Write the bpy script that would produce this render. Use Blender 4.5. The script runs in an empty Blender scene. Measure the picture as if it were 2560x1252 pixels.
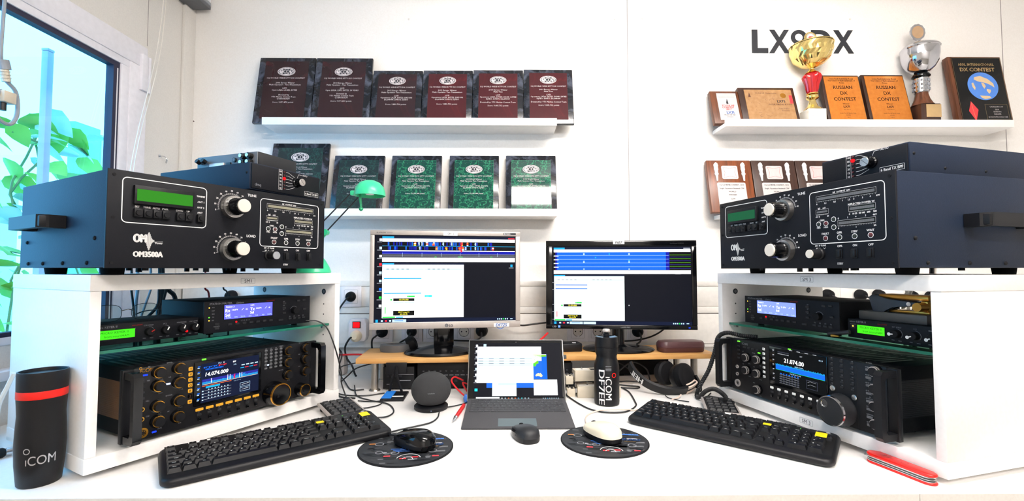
import bpy, bmesh, math, random
from mathutils import Vector, Matrix
random.seed(7)
sc = bpy.context.scene
COL = sc.collection
DZ = 0.74                      # desk top height; all z below are measured from the desk top
PI = math.pi

# ------------------------------------------------------------------ camera, exposure
cam = bpy.data.cameras.new('camera')
cam.sensor_width = 36.0
cam.lens = 1163.44 / 2560 * 36.0
cam.clip_start = 0.02
cam_o = bpy.data.objects.new('camera', cam)
COL.objects.link(cam_o)
cam_o.location = (0, 0, 0.4016 + DZ)
cam_o.rotation_euler = (PI / 2 + 0.0412, 0, -0.0117)
sc.camera = cam_o
vs = sc.view_settings
vs.view_transform = 'Standard'
vs.look = 'None'
vs.gamma = 1
vs.use_curve_mapping = False
vs.exposure = 0.7

# ------------------------------------------------------------------ sky and lamps
w = bpy.data.worlds.new('sky')
sc.world = w
w.use_nodes = True
bg = w.node_tree.nodes['Background']
bg.inputs[0].default_value = (0.16, 0.55, 1.0, 1)
bg.inputs[1].default_value = 3.3

def area(name, loc, rot, sx, sy, power, col):
    l = bpy.data.lights.new(name, 'AREA')
    l.shape = 'RECTANGLE'
    l.size, l.size_y, l.energy, l.color = sx, sy, power, col
    o = bpy.data.objects.new(name, l)
    COL.objects.link(o)
    o.location = loc
    o.rotation_euler = rot
    return o
# the two fluorescent luminaires of the cabin (TUBE = emission of their bare tubes) are built with the room below
TUBE = {0.555: 62.0, -1.1: 74.0}

# the window opening guides the sampling of the sky light
pt = area('window_portal', (-1.42, 0.95, 0.66 + DZ), (0, -PI / 2, 0), 0.92, 1.30, 1, (1, 1, 1))
pt.data.cycles.is_portal = True

# ------------------------------------------------------------------ materials
MATS = {}
def lin(h):
    h = h.lstrip('#')
    r = []
    for i in (0, 2, 4):
        c = int(h[i:i + 2], 16) / 255
        r.append(c / 12.92 if c <= 0.04045 else ((c + 0.055) / 1.055) ** 2.4)
    return r + [1]

def mat(name, col='#808080', rough=0.5, metal=0.0, em=0.0, kind='plain', col2=None, scale=60, bump=0.0, spec=0.5):
    if name in MATS:
        return MATS[name]
    m = bpy.data.materials.new(name)
    m.use_nodes = True
    nt = m.node_tree
    N, L = nt.nodes, nt.links
    b = N['Principled BSDF']
    c = lin(col)
    b.inputs['Base Color'].default_value = c
    b.inputs['Roughness'].default_value = rough
    b.inputs['Metallic'].default_value = metal
    b.inputs['Specular IOR Level'].default_value = spec
    if em:
        b.inputs['Emission Color'].default_value = c
        b.inputs['Emission Strength'].default_value = em
        b.inputs['Base Color'].default_value = (0.004, 0.004, 0.004, 1)
        b.inputs['Specular IOR Level'].default_value = 0.05
        MATS[name] = m
        return m
    tc = N.new('ShaderNodeTexCoord')
    nz = N.new('ShaderNodeTexNoise')
    nz.inputs['Scale'].default_value = scale
    nz.inputs['Detail'].default_value = 4
    L.new(tc.outputs['Object'], nz.inputs['Vector'])
    ramp = N.new('ShaderNodeValToRGB')
    L.new(ramp.outputs[0], b.inputs['Base Color'])
    src = nz.outputs['Fac']
    c2 = lin(col2) if col2 else [x * 0.93 for x in c[:3]] + [1]
    if kind == 'wood':
        mp = N.new('ShaderNodeMapping')
        mp.inputs['Scale'].default_value = (2.5, 30, 30) if scale > 0 else (30, 30, 2.5)
        L.new(tc.outputs['Object'], mp.inputs['Vector'])
        L.new(mp.outputs[0], nz.inputs['Vector'])
        nz.inputs['Scale'].default_value = abs(scale)
        nz.inputs['Detail'].default_value = 6
        nz.inputs['Distortion'].default_value = 0.6
        ramp.color_ramp.elements[0].position = 0.32
        ramp.color_ramp.elements[1].position = 0.68
    elif kind == 'marble':
        nz.inputs['Detail'].default_value = 9
        nz.inputs['Roughness'].default_value = 0.65
        nz.inputs['Distortion'].default_value = 1.2
        ramp.color_ramp.elements[0].position = 0.5
        ramp.color_ramp.elements[1].position = 0.72
    elif kind == 'vein':
        wv = N.new('ShaderNodeTexVoronoi')
        wv.feature = 'DISTANCE_TO_EDGE'
        wv.inputs['Scale'].default_value = scale
        ad = N.new('ShaderNodeMixRGB')
        ad.inputs[0].default_value = 0.12
        nz.inputs['Scale'].default_value = scale * 1.2
        L.new(tc.outputs['Object'], ad.inputs[1])
        L.new(nz.outputs['Color'], ad.inputs[2])
        L.new(ad.outputs[0], wv.inputs['Vector'])
        src = wv.outputs['Distance']
        ramp.color_ramp.elements[0].position = 0.0
        ramp.color_ramp.elements[1].position = 0.06
        c, c2 = c2, c
    else:
        ramp.color_ramp.elements[0].position = 0.35
        ramp.color_ramp.elements[1].position = 0.75
    ramp.color_ramp.elements[0].color = c
    ramp.color_ramp.elements[1].color = c2
    L.new(src, ramp.inputs[0])
    if bump:
        bp = N.new('ShaderNodeBump')
        bp.inputs['Strength'].default_value = bump
        bp.inputs['Distance'].default_value = 0.001
        L.new(nz.outputs['Fac'], bp.inputs['Height'])
        L.new(bp.outputs[0], b.inputs['Normal'])
    MATS[name] = m
    return m

def glassmat(name, tint, gloss=0.06, rough=0.0):
    m = bpy.data.materials.new(name)
    m.use_nodes = True
    N, L = m.node_tree.nodes, m.node_tree.links
    for n in list(N):
        if n.type != 'OUTPUT_MATERIAL':
            N.remove(n)
    out = [n for n in N if n.type == 'OUTPUT_MATERIAL'][0]
    t = N.new('ShaderNodeBsdfTransparent')
    t.inputs[0].default_value = lin(tint)
    g = N.new('ShaderNodeBsdfGlossy')
    g.inputs['Roughness'].default_value = rough
    fr = N.new('ShaderNodeFresnel')
    fr.inputs[0].default_value = 1.45
    mx = N.new('ShaderNodeMixShader')
    ge = N.new('ShaderNodeNewGeometry')
    iv = N.new('ShaderNodeMath'); iv.operation = 'SUBTRACT'; iv.inputs[0].default_value = 1.0
    L.new(ge.outputs['Backfacing'], iv.inputs[1])
    mu = N.new('ShaderNodeMath'); mu.operation = 'MULTIPLY'
    L.new(fr.outputs[0], mu.inputs[0]); L.new(iv.outputs[0], mu.inputs[1])
    L.new(mu.outputs[0], mx.inputs[0])
    L.new(t.outputs[0], mx.inputs[1])
    L.new(g.outputs[0], mx.inputs[2])
    L.new(mx.outputs[0], out.inputs[0])
    MATS[name] = m
    return m

mat('wall_paint', '#efece8', 0.6, col2='#eae6e1', scale=220, bump=0.15)
mat('wall_panel', '#dedad4', 0.6, col2='#d6d2cc', scale=220, bump=0.1)
mat('seam', '#8b8784', 0.7)
mat('ceiling_paint', '#f2f0ec', 0.7)
mat('floor_lino', '#9a958c', 0.5, scale=20, col2='#8a857d')
mat('white_lam', '#f3f1ef', 0.42, col2='#efedea', scale=120)
mat('shelf_white', '#f6f5f4', 0.4, col2='#f1f0ef')
mat('trunk_white', '#f1eee9', 0.45)
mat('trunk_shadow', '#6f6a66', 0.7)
mat('pvc_white', '#eceaf0', 0.35)
mat('gasket', '#20203a', 0.6)
mat('amp_body', '#182234', 0.55, col2='#151f2f', scale=400, bump=0.2, spec=0.18)
mat('amp_front', '#0c0e15', 0.55, col2='#0a0c12', scale=500, bump=0.15, spec=0.2)
mat('black_plastic', '#0d0e12', 0.45, col2='#0b0c10', spec=0.28)
mat('black_matte', '#0b0c10', 0.65, spec=0.2)
mat('black_gloss', '#06070a', 0.12, spec=0.35)
mat('dark_grey', '#202226', 0.5, spec=0.35)
mat('mid_grey', '#5c5e62', 0.5)
mat('rubber', '#08080a', 0.8, spec=0.1)
mat('print_white', '#f4f4f2', 0.6)
mat('print_grey', '#8d9096', 0.6)
mat('ink', '#22252c', 0.6)
mat('lcd_green', '#2f8a1c', 0.5, em=0.75)
mat('lcd_green_dim', '#1c6a44', 0.4, em=0.55)
mat('lcd_lime', '#3fd01a', em=1.0)
mat('lcd_lime_ink', '#1d7a10', em=0.5)
mat('lcd_blue', '#5a5cf0', em=1.25)
mat('lcd_blue_r', '#6f82f2', em=1.3)
mat('meter', '#8d8a76', 0.4)
mat('alu', '#c9c7c4', 0.3, 1.0, scale=300)
mat('alu_cap', '#e6ded2', 0.45, 0.3)
mat('chrome', '#d8d8da', 0.12, 1.0)
mat('brushed', '#b5afa6', 0.35, 1.0)
mat('gold_trim', '#d39a3c', 0.25, 1.0)
mat('gold', '#f6dc90', 0.13, 1.0, bump=0.0)
mat('brass', '#c79445', 0.3, 1.0)
mat('amber_btn', '#e0a030', em=0.75)
mat('led_red', '#f01018', em=1.1)
mat('led_off', '#4a1a1e', 0.3)
mat('led_dark', '#16201c', 0.3)
mat('led_blue', '#1838ff', em=1.4)
mat('led_ice', '#b8c8ff', em=1.6)
mat('led_green', '#60ff30', em=1.6)
mat('led_amber', '#ffc040', em=1.6)
mat('jack_dark', '#050506', 0.5)
mat('brown_side', '#7a5430', 0.5, 0.2)
mat('silver_print', '#c4c4c8', 0.3, 0.7)
mat('wood_light', '#d9aa68', 0.45, kind='wood', col2='#c58f50', scale=3)
mat('wood_walnut', '#6a3c22', 0.4, kind='wood', col2='#492613', scale=-3)
mat('wood_dark', '#3c241a', 0.4, kind='wood', col2='#2c1810', scale=-3)
mat('wood_cherry', '#7d4322', 0.35, kind='wood', col2='#552a14', scale=-3)
mat('marble_black', '#14171e', 0.16, kind='marble', col2='#5a6070', scale=14)
mat('plaque_red', '#42141a', 0.2, kind='marble', col2='#6a1c20', scale=7)
mat('plaque_redblack', '#2c191d', 0.25, kind='marble', col2='#4a1c20', scale=7)
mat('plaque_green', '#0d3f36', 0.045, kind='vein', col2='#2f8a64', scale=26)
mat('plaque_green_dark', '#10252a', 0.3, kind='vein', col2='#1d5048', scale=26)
mat('green_rim', '#188260', 0.3)
mat('green_rim_dark', '#1a4c48', 0.3)
mat('silver_plate', '#cfc9c8', 0.35, 0.25)
mat('plate_tape', '#f6f4f0', 0.4)
mat('orange_plate', '#dc8a3a', 0.28, 0.45, col2='#d27d30')
mat('tan_plate', '#c79d72', 0.25, 0.5, col2='#b98d60')
mat('plaque_text', '#d8cfcf', 0.5)
mat('brown_text', '#4a2410', 0.6)
mat('gold_text', '#d3b382', 0.3, 0.5)
mat('red_print', '#d8363e', 0.5)
mat('blue_print', '#3f74c8', 0.5)
mat('globe_blue', '#4f86dc', 0.4)
mat('land_tan', '#d9bd95', 0.5)
mat('red_glass', '#b0060f', 0.08, spec=0.8)
mat('marble_white', '#efe8da', 0.3, kind='marble', col2='#d8cdb8', scale=30)
mat('medal_tan', '#c9a784', 0.4, 0.4)
mat('silver', '#cfd0d6', 0.09, 1.0)
mat('lamp_green', '#3ad096', 0.3)
mat('lamp_green_dark', '#1f9e6c', 0.4)
mat('bezel_silver', '#b3aca8', 0.4, 0.25)
mat('scr_dark', '#080b18', em=0.8)
mat('scr_white', '#fbfdff', em=1.25)
mat('scr_mint', '#e6fbf8', em=1.15)
mat('scr_pale', '#b9d8f2', em=1.0)
mat('scr_grey', '#b8bcc4', em=0.8)
mat('scr_blue', '#1ba0da', em=1.0)
mat('scr_blue2', '#1060d8', em=1.0)
mat('scr_deep', '#0c18a0', em=0.9)
mat('scr_violet', '#2a2c9a', em=0.8)
mat('scr_slate', '#3a3d4c', em=0.7)
mat('scr_green', '#18d040', em=1.0)
mat('scr_cyan', '#20e0ee', em=1.0)
mat('scr_yellow', '#f4e840', em=1.0)
mat('scr_orange', '#ff6a20', em=1.2)
mat('scr_red', '#f02838', em=1.0)
mat('scr_black', '#06080a', em=1.0)
mat('scr_lime', '#68c820', em=0.9)
mat('scr_sand', '#e8cfa4', em=1.0)
mat('scr_navy', '#0b1530', em=0.9)
mat('kb_grey', '#3a3a3e', 0.85, scale=900, col2='#434346')
mat('kb_key', '#2d2e32', 0.7)
mat('kb_pad', '#4d5b60', 0.5)
mat('yellow_tape', '#f6d410', 0.5)
mat('fabric_grey', '#323335', 0.95, scale=1500, col2='#222325', bump=0.6)
mat('red_plastic', '#d8181c', 0.3)
mat('red_handle', '#d81208', 0.3)
mat('red_handle_ink', '#9c140e', 0.4)
mat('steel', '#c4c6ca', 0.2, 1.0)
mat('cream', '#efe3c8', 0.4)
mat('case_brown', '#4a2a2c', 0.4, bump=0.15, scale=300)
mat('beige', '#cfc5b2', 0.5)
mat('beige_label', '#e6e2da', 0.5)
mat('blue_tape', '#1d7ad8', 0.5)
mat('red_cable', '#c4101a', 0.4)
mat('cable_black', '#101114', 0.5)
mat('cable_grey', '#8f959c', 0.5)
mat('cable_white', '#e2ddd4', 0.45)
mat('cable_pink', '#dcc6b8', 0.5)
mat('bottle_black', '#0a0b0f', 0.42, bump=0.1, spec=0.3)
mat('bottle_blue', '#2f5a86', 0.4)
mat('paddle', '#26303c', 0.4)
mat('iron', '#55524e', 0.5, 0.4)
mat('fence', '#c8ecf4', 0.7)
mat('post', '#a9aab8', 0.6)
mat('fence_blue', '#7fd0e6', 0.7)
mat('ext_wall', '#f2f6fa', 0.8)
mat('leaf', '#84c653', 0.5, col2='#6db244', scale=12)
mat('leaf_blue', '#b4d8cf', 0.5, col2='#92c4ba', scale=12)
mat('stem', '#6a8a5a', 0.7)
mat('earth', '#c4cdd0', 0.9)
mat('glass_edge', '#1d6a58', 0.15)
glassmat('window_glass', '#f8ffff')
glassmat('shelf_glass', '#a8d2c4')
glassmat('lens_glass', '#f0f8f8')

# ------------------------------------------------------------------ mesh builder
_TX = {}
def tmesh(s, bold, shear):
    k = (s, bold, shear)
    if k not in _TX:
        cu = bpy.data.curves.new('t', 'FONT')
        cu.body = s
        cu.size = 1
        cu.resolution_u = 4 if len(s) < 7 else (2 if len(s) < 14 else 1)
        cu.offset = bold
        cu.shear = shear
        ob = bpy.data.objects.new('t', cu)
        me = bpy.data.meshes.new_from_object(ob)
        V = [(v.co.x, v.co.y) for v in me.vertices]
        Fc = [list(p.vertices) for p in me.polygons]
        bpy.data.objects.remove(ob)
        bpy.data.curves.remove(cu)
        bpy.data.meshes.remove(me)
        if not V:
            V = [(0, 0), (0.01, 0), (0, 0.01)]
            Fc = [[0, 1, 2]]
        _TX[k] = (V, Fc, min(v[0] for v in V), max(v[0] for v in V), min(v[1] for v in V), max(v[1] for v in V))
    return _TX[k]

FRONT = Matrix(((1, 0, 0, 0), (0, 0, -1, 0), (0, 1, 0, 0), (0, 0, 0, 1)))   # 2-D drawing plane -> a face looking to -Y
def frontat(x=0, y=0, z=0):
    return Matrix.Translation((x, y, z)) @ FRONT
LEFTF = Matrix(((0, 0, -1, 0), (-1, 0, 0, 0), (0, 1, 0, 0), (0, 0, 0, 1)))  # face looking to -X

def smooth_pts(pts, n=6):
    P = [Vector(p) for p in pts]
    if len(P) < 3:
        return P
    out = []
    for i in range(len(P) - 1):
        p0 = P[i - 1] if i else P[0] * 2 - P[1]
        p1, p2 = P[i], P[i + 1]
        p3 = P[i + 2] if i + 2 < len(P) else P[-1] * 2 - P[-2]
        for k in range(n):
            t = k / n
            out.append(0.5 * ((2 * p1) + (p2 - p0) * t + (2 * p0 - 5 * p1 + 4 * p2 - p3) * t * t + (3 * p1 - p0 - 3 * p2 + p3) * t ** 3))
    out.append(P[-1])
    return out

class MB:
    def __init__(s, M=None):
        s.bm = bmesh.new()
        s.mats = []
        s.M = M.copy() if M else Matrix.Identity(4)
    def mi(s, name):
        if name not in s.mats:
            s.mats.append(name)
        return s.mats.index(name)
    def raw(s, verts, faces, m, fn=None):
        i = s.mi(m)
        vv = [s.bm.verts.new(fn(*v) if fn else (s.M @ Vector(v))) for v in verts]
        out = []
        for f in faces:
            try:
                fc = s.bm.faces.new([vv[k] for k in f])
                fc.material_index = i
                out.append(fc)
            except ValueError:
                pass
        return vv, out
    def box(s, x0, x1, y0, y1, z0, z1, m, bev=0.0, seg=2):
        v = [(x, y, z) for z in (z0, z1) for y in (y0, y1) for x in (x0, x1)]
        f = [(0, 2, 3, 1), (4, 5, 7, 6), (0, 1, 5, 4), (2, 6, 7, 3), (0, 4, 6, 2), (1, 3, 7, 5)]
        vv, ff = s.raw(v, f, m)
        if bev:
            ed = list({e for fc in ff for e in fc.edges})
            bmesh.ops.bevel(s.bm, geom=ed, offset=bev, segments=seg, affect='EDGES', profile=0.5, material=s.mi(m))
        return s
    def loft(s, rings, m, caps=True, closed=True):
        n = len(rings[0])
        v = [p for r in rings for p in r]
        f = []
        for i in range(len(rings) - 1):
            for j in range(n if closed else n - 1):
                a, b = i * n + j, i * n + (j + 1) % n
                f.append((a, b, b + n, a + n))
        if caps:
            f.append(tuple(range(n - 1, -1, -1)))
            f.append(tuple((len(rings) - 1) * n + k for k in range(n)))
        return s.raw(v, f, m)
    def lathe(s, prof, m, c=(0, 0, 0), n=32, sx=1, sy=1, caps=True, lobes=0, amp=0.0):
        rings = []
        for r, z in prof:
            ring = []
            for k in range(n):
                a = 2 * PI * k / n
                rr = r * (1 + (amp * math.cos(lobes * a) if lobes else 0))
                ring.append((c[0] + rr * sx * math.cos(a), c[1] + rr * sy * math.sin(a), c[2] + z))
            rings.append(ring)
        s.loft(rings, m, caps)
        return s
    def cyl(s, p0, p1, r0, m, r1=None, n=20, caps=True):
        p0, p1 = Vector(p0), Vector(p1)
        r1 = r0 if r1 is None else r1
        d = (p1 - p0).normalized()
        u = d.orthogonal().normalized()
        v = d.cross(u)
        R = [[p + (u * math.cos(2 * PI * k / n) + v * math.sin(2 * PI * k / n)) * r for k in range(n)] for p, r in ((p0, r0), (p1, r1))]
        s.loft(R, m, caps)
        return s
    def tube(s, pts, r, m, n=8, sm=6, flat=None):
        P = smooth_pts(pts, sm) if sm else [Vector(p) for p in pts]
        rings = []
        up = None
        for i, p in enumerate(P):
            d = (P[min(i + 1, len(P) - 1)] - P[max(i - 1, 0)]).normalized()
            if up is None:
                up = d.orthogonal().normalized()
            up = (up - d * up.dot(d))
            up = up.normalized() if up.length > 1e-6 else d.orthogonal().normalized()
            v = d.cross(up)
            rr = r(i / (len(P) - 1)) if callable(r) else r
            rings.append([p + up * rr * math.cos(2 * PI * k / n) + v * rr * math.sin(2 * PI * k / n) for k in range(n)])
        s.loft(rings, m)
        return s
    def prism(s, poly, h0, h1, m, bev=0.0, seg=2):
        n = len(poly)
        v = [(x, y, h0) for x, y in poly] + [(x, y, h1) for x, y in poly]
        f = [tuple(range(n - 1, -1, -1)), tuple(range(n, 2 * n))] + [(i, (i + 1) % n, n + (i + 1) % n, n + i) for i in range(n)]
        vv, ff = s.raw(v, f, m)
        if bev:
            ed = list(ff[0].edges) + list(ff[1].edges)
            bmesh.ops.bevel(s.bm, geom=ed, offset=bev, segments=seg, affect='EDGES', profile=0.5, material=s.mi(m))
        return s
    # ---- flat drawing in the local XY plane, k = layer
    def poly(s, pts, m, k=1):
        s.raw([(x, y, k * 0.00012) for x, y in pts], [tuple(range(len(pts)))], m)
        return s
    def rect(s, x, y, w, h, m, k=1):           # centre
        return s.poly([(x - w / 2, y - h / 2), (x + w / 2, y - h / 2), (x + w / 2, y + h / 2), (x - w / 2, y + h / 2)], m, k)
    def rc(s, x0, y0, x1, y1, m, k=1):
        return s.rect((x0 + x1) / 2, (y0 + y1) / 2, abs(x1 - x0), abs(y1 - y0), m, k)
    def disc(s, x, y, r, m, k=1, n=24, sx=1, sy=1):
        return s.poly([(x + r * sx * math.cos(2 * PI * i / n), y + r * sy * math.sin(2 * PI * i / n)) for i in range(n)], m, k)
    def ring(s, x, y, r0, r1, m, k=1, n=28, sx=1, sy=1, a0=0, a1=2 * PI):
        full = abs(a1 - a0 - 2 * PI) < 1e-6
        c = n if full else n + 1
        v = []
        for r in (r0, r1):
            v += [(x + r * sx * math.cos(a0 + (a1 - a0) * i / n), y + r * sy * math.sin(a0 + (a1 - a0) * i / n), k * 0.00012) for i in range(c)]
        f = [(i, (i + 1) % c, c + (i + 1) % c, c + i) for i in range(n)]
        s.raw(v, [q[::-1] for q in f], m)
        return s
    def line(s, x0, y0, x1, y1, t, m, k=1):
        d = Vector((x1 - x0, y1 - y0))
        nn = Vector((-d.y, d.x)).normalized() * t / 2
        return s.poly([(x0 - nn.x, y0 - nn.y), (x1 - nn.x, y1 - nn.y), (x1 + nn.x, y1 + nn.y), (x0 + nn.x, y0 + nn.y)], m, k)
    def frame(s, x0, y0, x1, y1, r, t, m, k=1):
        def rr(q, rad):
            out = []
            for cx, cy, a in ((x1 - r, y1 - r, 0), (x0 + r, y1 - r, 90), (x0 + r, y0 + r, 180), (x1 - r, y0 + r, 270)):
                for j in range(6):
                    an = math.radians(a + 18 * j)
                    out.append((cx + rad * math.cos(an), cy + rad * math.sin(an), k * 0.00012))
            return out
        o, i = rr(0, r), rr(0, max(r - t, 0.00001))
        n = len(o)
        s.raw(o + i, [(a, (a + 1) % n, n + (a + 1) % n, n + a) for a in range(n)], m)
        return s
    def text(s, t, x, y, h, m, k=1, al='C', bold=0.012, shear=0.0, rot=0.0, sx=1.0, maxw=None, fn=None):
        if bold >= 0.015:
            # heavier strokes: the outline is laid down again slightly to every side
            sc0 = h / 0.70
            offs = [(-bold * .8, 0), (bold * .8, 0)] + ([(0, -bold * .5), (0, bold * .5)] if bold >= .03 and fn is None else [])
            for dx_, dy_ in offs:
                s.text(t, x + (dx_ * math.cos(rot) - dy_ * math.sin(rot)) * sc0, y + (dx_ * math.sin(rot) + dy_ * math.cos(rot)) * sc0, h, m, k, al, 0, shear, rot, sx, maxw, fn)
        bold = 0
        V, Fc, a0, a1, b0, b1 = tmesh(t, bold, shear)
        sc_ = h / 0.70
        wd = (a1 - a0) * sc_ * sx
        if maxw and wd > maxw:
            sx *= maxw / wd
            wd = maxw
        ox = {'L': 0, 'C': -wd / 2, 'R': -wd}[al]
        c, sn = math.cos(rot), math.sin(rot)
        P = []
        for vx, vy in V:
            px, py = ox + (vx - a0) * sc_ * sx, vy * sc_ - h / 2
            P.append((x + px * c - py * sn, y + px * sn + py * c, k * 0.00012))
        if fn:
            tb = bmesh.new()
            tv = [tb.verts.new(q) for q in P]
            for f in Fc:
                try:
                    tb.faces.new([tv[q] for q in f])
                except ValueError:
                    pass
            bmesh.ops.subdivide_edges(tb, edges=tb.edges[:], cuts=4, use_grid_fill=True)
            tb.verts.index_update()
            P = [tuple(v.co) for v in tb.verts]
            Fc = [[v.index for v in f.verts] for f in tb.faces]
            tb.free()
        s.raw(P, Fc, m, fn)
        return s
    def textbox(s, t, x0, y0, x1, y1, m, k=1, bold=0.03, h3=0.0):
        V, Fc, a0, a1, b0, b1 = tmesh(t, bold, 0)
        P = [(x0 + (vx - a0) / (a1 - a0) * (x1 - x0), y0 + (vy - b0) / (b1 - b0) * (y1 - y0), k * 0.00012) for vx, vy in V]
        vv, ff = s.raw(P, Fc, m)
        if h3:
            r = bmesh.ops.extrude_face_region(s.bm, geom=ff)
            d = (s.M.to_3x3() @ Vector((0, 0, h3)))
            bmesh.ops.translate(s.bm, verts=[e for e in r['geom'] if isinstance(e, bmesh.types.BMVert)], vec=d)
        return s
    def build(s, name, parent=None, loc=None, rot=None, smooth=True, ang=35):
        me = bpy.data.meshes.new(name)
        bm = s.bm
        if smooth:
            bm.normal_update()
            th = math.radians(ang)
            for f in bm.faces:
                f.smooth = True
            for e in bm.edges:
                if len(e.link_faces) == 2 and e.calc_face_angle(0) > th:
                    e.smooth = False
        bm.to_mesh(me)
        bm.free()
        for m in s.mats:
            me.materials.append(MATS[m])
        o = bpy.data.objects.new(name, me)
        COL.objects.link(o)
        if parent:
            o.parent = parent
        if loc:
            o.location = loc
        if rot:
            o.rotation_euler = rot
        return o

def join(dst, src):
    bm = bmesh.new(); bm.from_mesh(dst.data)
    n0 = len(bm.faces)
    bm.from_mesh(src.data); bm.faces.ensure_lookup_table()
    names = [m.name for m in dst.data.materials]
    mp = []
    for m in src.data.materials:
        if m.name not in names:
            names.append(m.name); dst.data.materials.append(m)
        mp.append(names.index(m.name))
    for f in bm.faces[n0:]:
        f.material_index = mp[f.material_index]
    bm.to_mesh(dst.data); bm.free()
    bpy.data.objects.remove(src)
def thing(name, label, cat, loc=(0, 0, 0), rz=0.0, group=None, rot=None):
    o = bpy.data.objects.new(name, None)
    o.empty_display_size = 0.03
    COL.objects.link(o)
    o.location = (loc[0], loc[1], loc[2] + DZ)
    o.rotation_euler = rot if rot else (0, 0, rz)
    o['label'] = label
    o['category'] = cat
    if group:
        o['group'] = group
    return o
def tag(o, label, cat, group=None, loc=(0, 0, 0), rz=0.0, rot=None):
    o.location = (loc[0], loc[1], loc[2] + DZ)
    o.rotation_euler = rot if rot else (0, 0, rz)
    o['label'] = label
    o['category'] = cat
    if group:
        o['group'] = group
    return o
def struct(name, mb, parent=None):
    o = mb.build(name, parent)
    if not parent:
        o.location = (0, 0, DZ)
        o['kind'] = 'structure'
    return o
def copy_thing(root, loc, rz=None, label=None, group=None):
    r = root.copy()
    COL.objects.link(r)
    r.location = (loc[0], loc[1], loc[2] + DZ)
    if rz is not None:
        r.rotation_euler = (0, 0, rz)
    if label:
        r['label'] = label
    if group:
        r['group'] = group
    for ch in list(root.children):
        c = ch.copy()
        COL.objects.link(c)
        c.parent = r
        for g in list(ch.children):
            d = g.copy()
            COL.objects.link(d)
            d.parent = c
    return r

# ------------------------------------------------------------------ room shell
XW, YB, ZF, ZC, XR, YF = -1.3102, 1.92, -DZ, 1.66, 2.75, -2.6
WY0, WY1, WZ0, WZ1 = 0.30, 1.60, 0.205, 1.125
m = MB(); m.box(XW - .1, XR + .1, YF - .1, YB + .1, ZF - .08, ZF, 'floor_lino'); struct('floor', m)
m = MB(); m.box(XW - .1, XR + .1, YF - .1, YB + .1, ZC, ZC + .08, 'ceiling_paint'); struct('ceiling', m)
m = MB()
m.box(XW - .1, XR + .1, YB, YB + .1, ZF, ZC, 'wall_paint')
for x in (0.5096, 2.1105):
    m.box(x - .0012, x + .0012, YB - .0006, YB + .001, ZF, ZC, 'seam')
for x, z in ((-.4114, 1.4536), (.4571, 1.4591), (.5742, 1.4634), (1.4601, 1.4656)):
    m.cyl((x, YB + .001, z), (x, YB - .003, z), .005, 'wall_panel', r1=.003, n=12)
m.cyl((-1.296, YB + .001, 1.016), (-1.296, YB - .002, 1.016), .0025, 'case_brown', n=8)
struct('wall_back', m)
m = MB(); m.box(XR, XR + .1, YF, YB, ZF, ZC, 'wall_paint'); struct('wall_right', m)
m = MB(); m.box(XW, XR, YF - .1, YF, ZF, ZC, 'wall_paint'); struct('wall_front', m)
m = MB()
m.box(XW - .035, XW, WY1, YB, ZF, ZC, 'wall_panel')
m.box(XW - .035, XW, YF, WY0, ZF, ZC, 'wall_panel')
m.box(XW - .035, XW, WY0, WY1, ZF, WZ0, 'wall_panel')
m.box(XW - .035, XW, WY0, WY1, WZ1, ZC, 'wall_panel')
m.box(XW - .001, XW + .0006, 1.6785, 1.6805, WZ1 + .09, ZC, 'seam')
m.box(XW - .001, XW + .0006, 1.6775, 1.6795, .2, WZ1 - .05, 'seam')
struct('wall_left', m)
m = MB(); m.box(XW, XW + .012, 1.855, YB, ZF, ZC, 'wall_panel', .002); struct('trim_1', m)
# fluorescent luminaires: housing, two bare tubes, louvre blades
def _luminaire(lx, ly):
    t = thing('ceiling_lamp', 'long white fluorescent luminaire on the ceiling ' + ('above the desk edge' if ly > 0 else 'behind the viewer'), 'lamp', (lx, ly, 1.585))
    q = MB(); q.box(-.62, .62, -.09, .09, .030, ZC - 1.585 - .0005, 'white_lam', .003); q.box(-.62, -.606, -.08, .08, -.03, .030, 'white_lam'); q.box(.606, .62, -.08, .08, -.03, .030, 'white_lam'); q.build('housing', t)
    mat('tube_light', '#fff8f2', em=TUBE[.555]); mat('tube_light_rear', '#fff8f2', em=TUBE[-1.1])
    for dy, r in ((-.045, .024), (.048, .018)):
        q = MB(); q.cyl((-.605, dy, 0), (.605, dy, 0), r, 'tube_light' if ly > 0 else 'tube_light_rear', n=20); q.build('tube', t)
    for k in range(22):
        q = MB(); q.box(-.60 + k * .057, -.5985 + k * .057, -.072, -.018, -.040, -.026, 'white_lam'); q.build('louvre', t)
# window 1: casing, sash, gasket, pane, sill
wf = MB()
for a in ((WY0 - .075, WY1 + .075, WZ1, WZ1 + .078), (WY0 - .075, WY0, WZ0 - .06, WZ1), (WY1, WY1 + .075, WZ0 - .06, WZ1)):
    wf.box(XW - .030, XW + .008, *a, 'pvc_white', .0025)
win = struct('window_1', wf)
m = MB()
m.box(XW - .001, XW + .0012, WY0 - .078, WY1 + .0775, WZ1 + .0782, WZ1 + .0805, 'seam'); m.box(XW - .001, XW + .0012, WY1 + .0752, WY1 + .0772, WZ0 - .06, WZ1 + .0782, 'seam')
struct('window_joint', m, win)
m = MB()
for a in ((WY0, WY1, WZ1 - .024, WZ1), (WY0, WY0 + .03, WZ0, WZ1 - .024), (WY1 - .034, WY1, WZ0, WZ1 - .024), (WY0, WY1, WZ0, WZ0 + .02)):
    m.box(XW - .028, XW + .0045, *a, 'pvc_white', .0012)
struct('window_sash', m, win)
m = MB()
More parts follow.
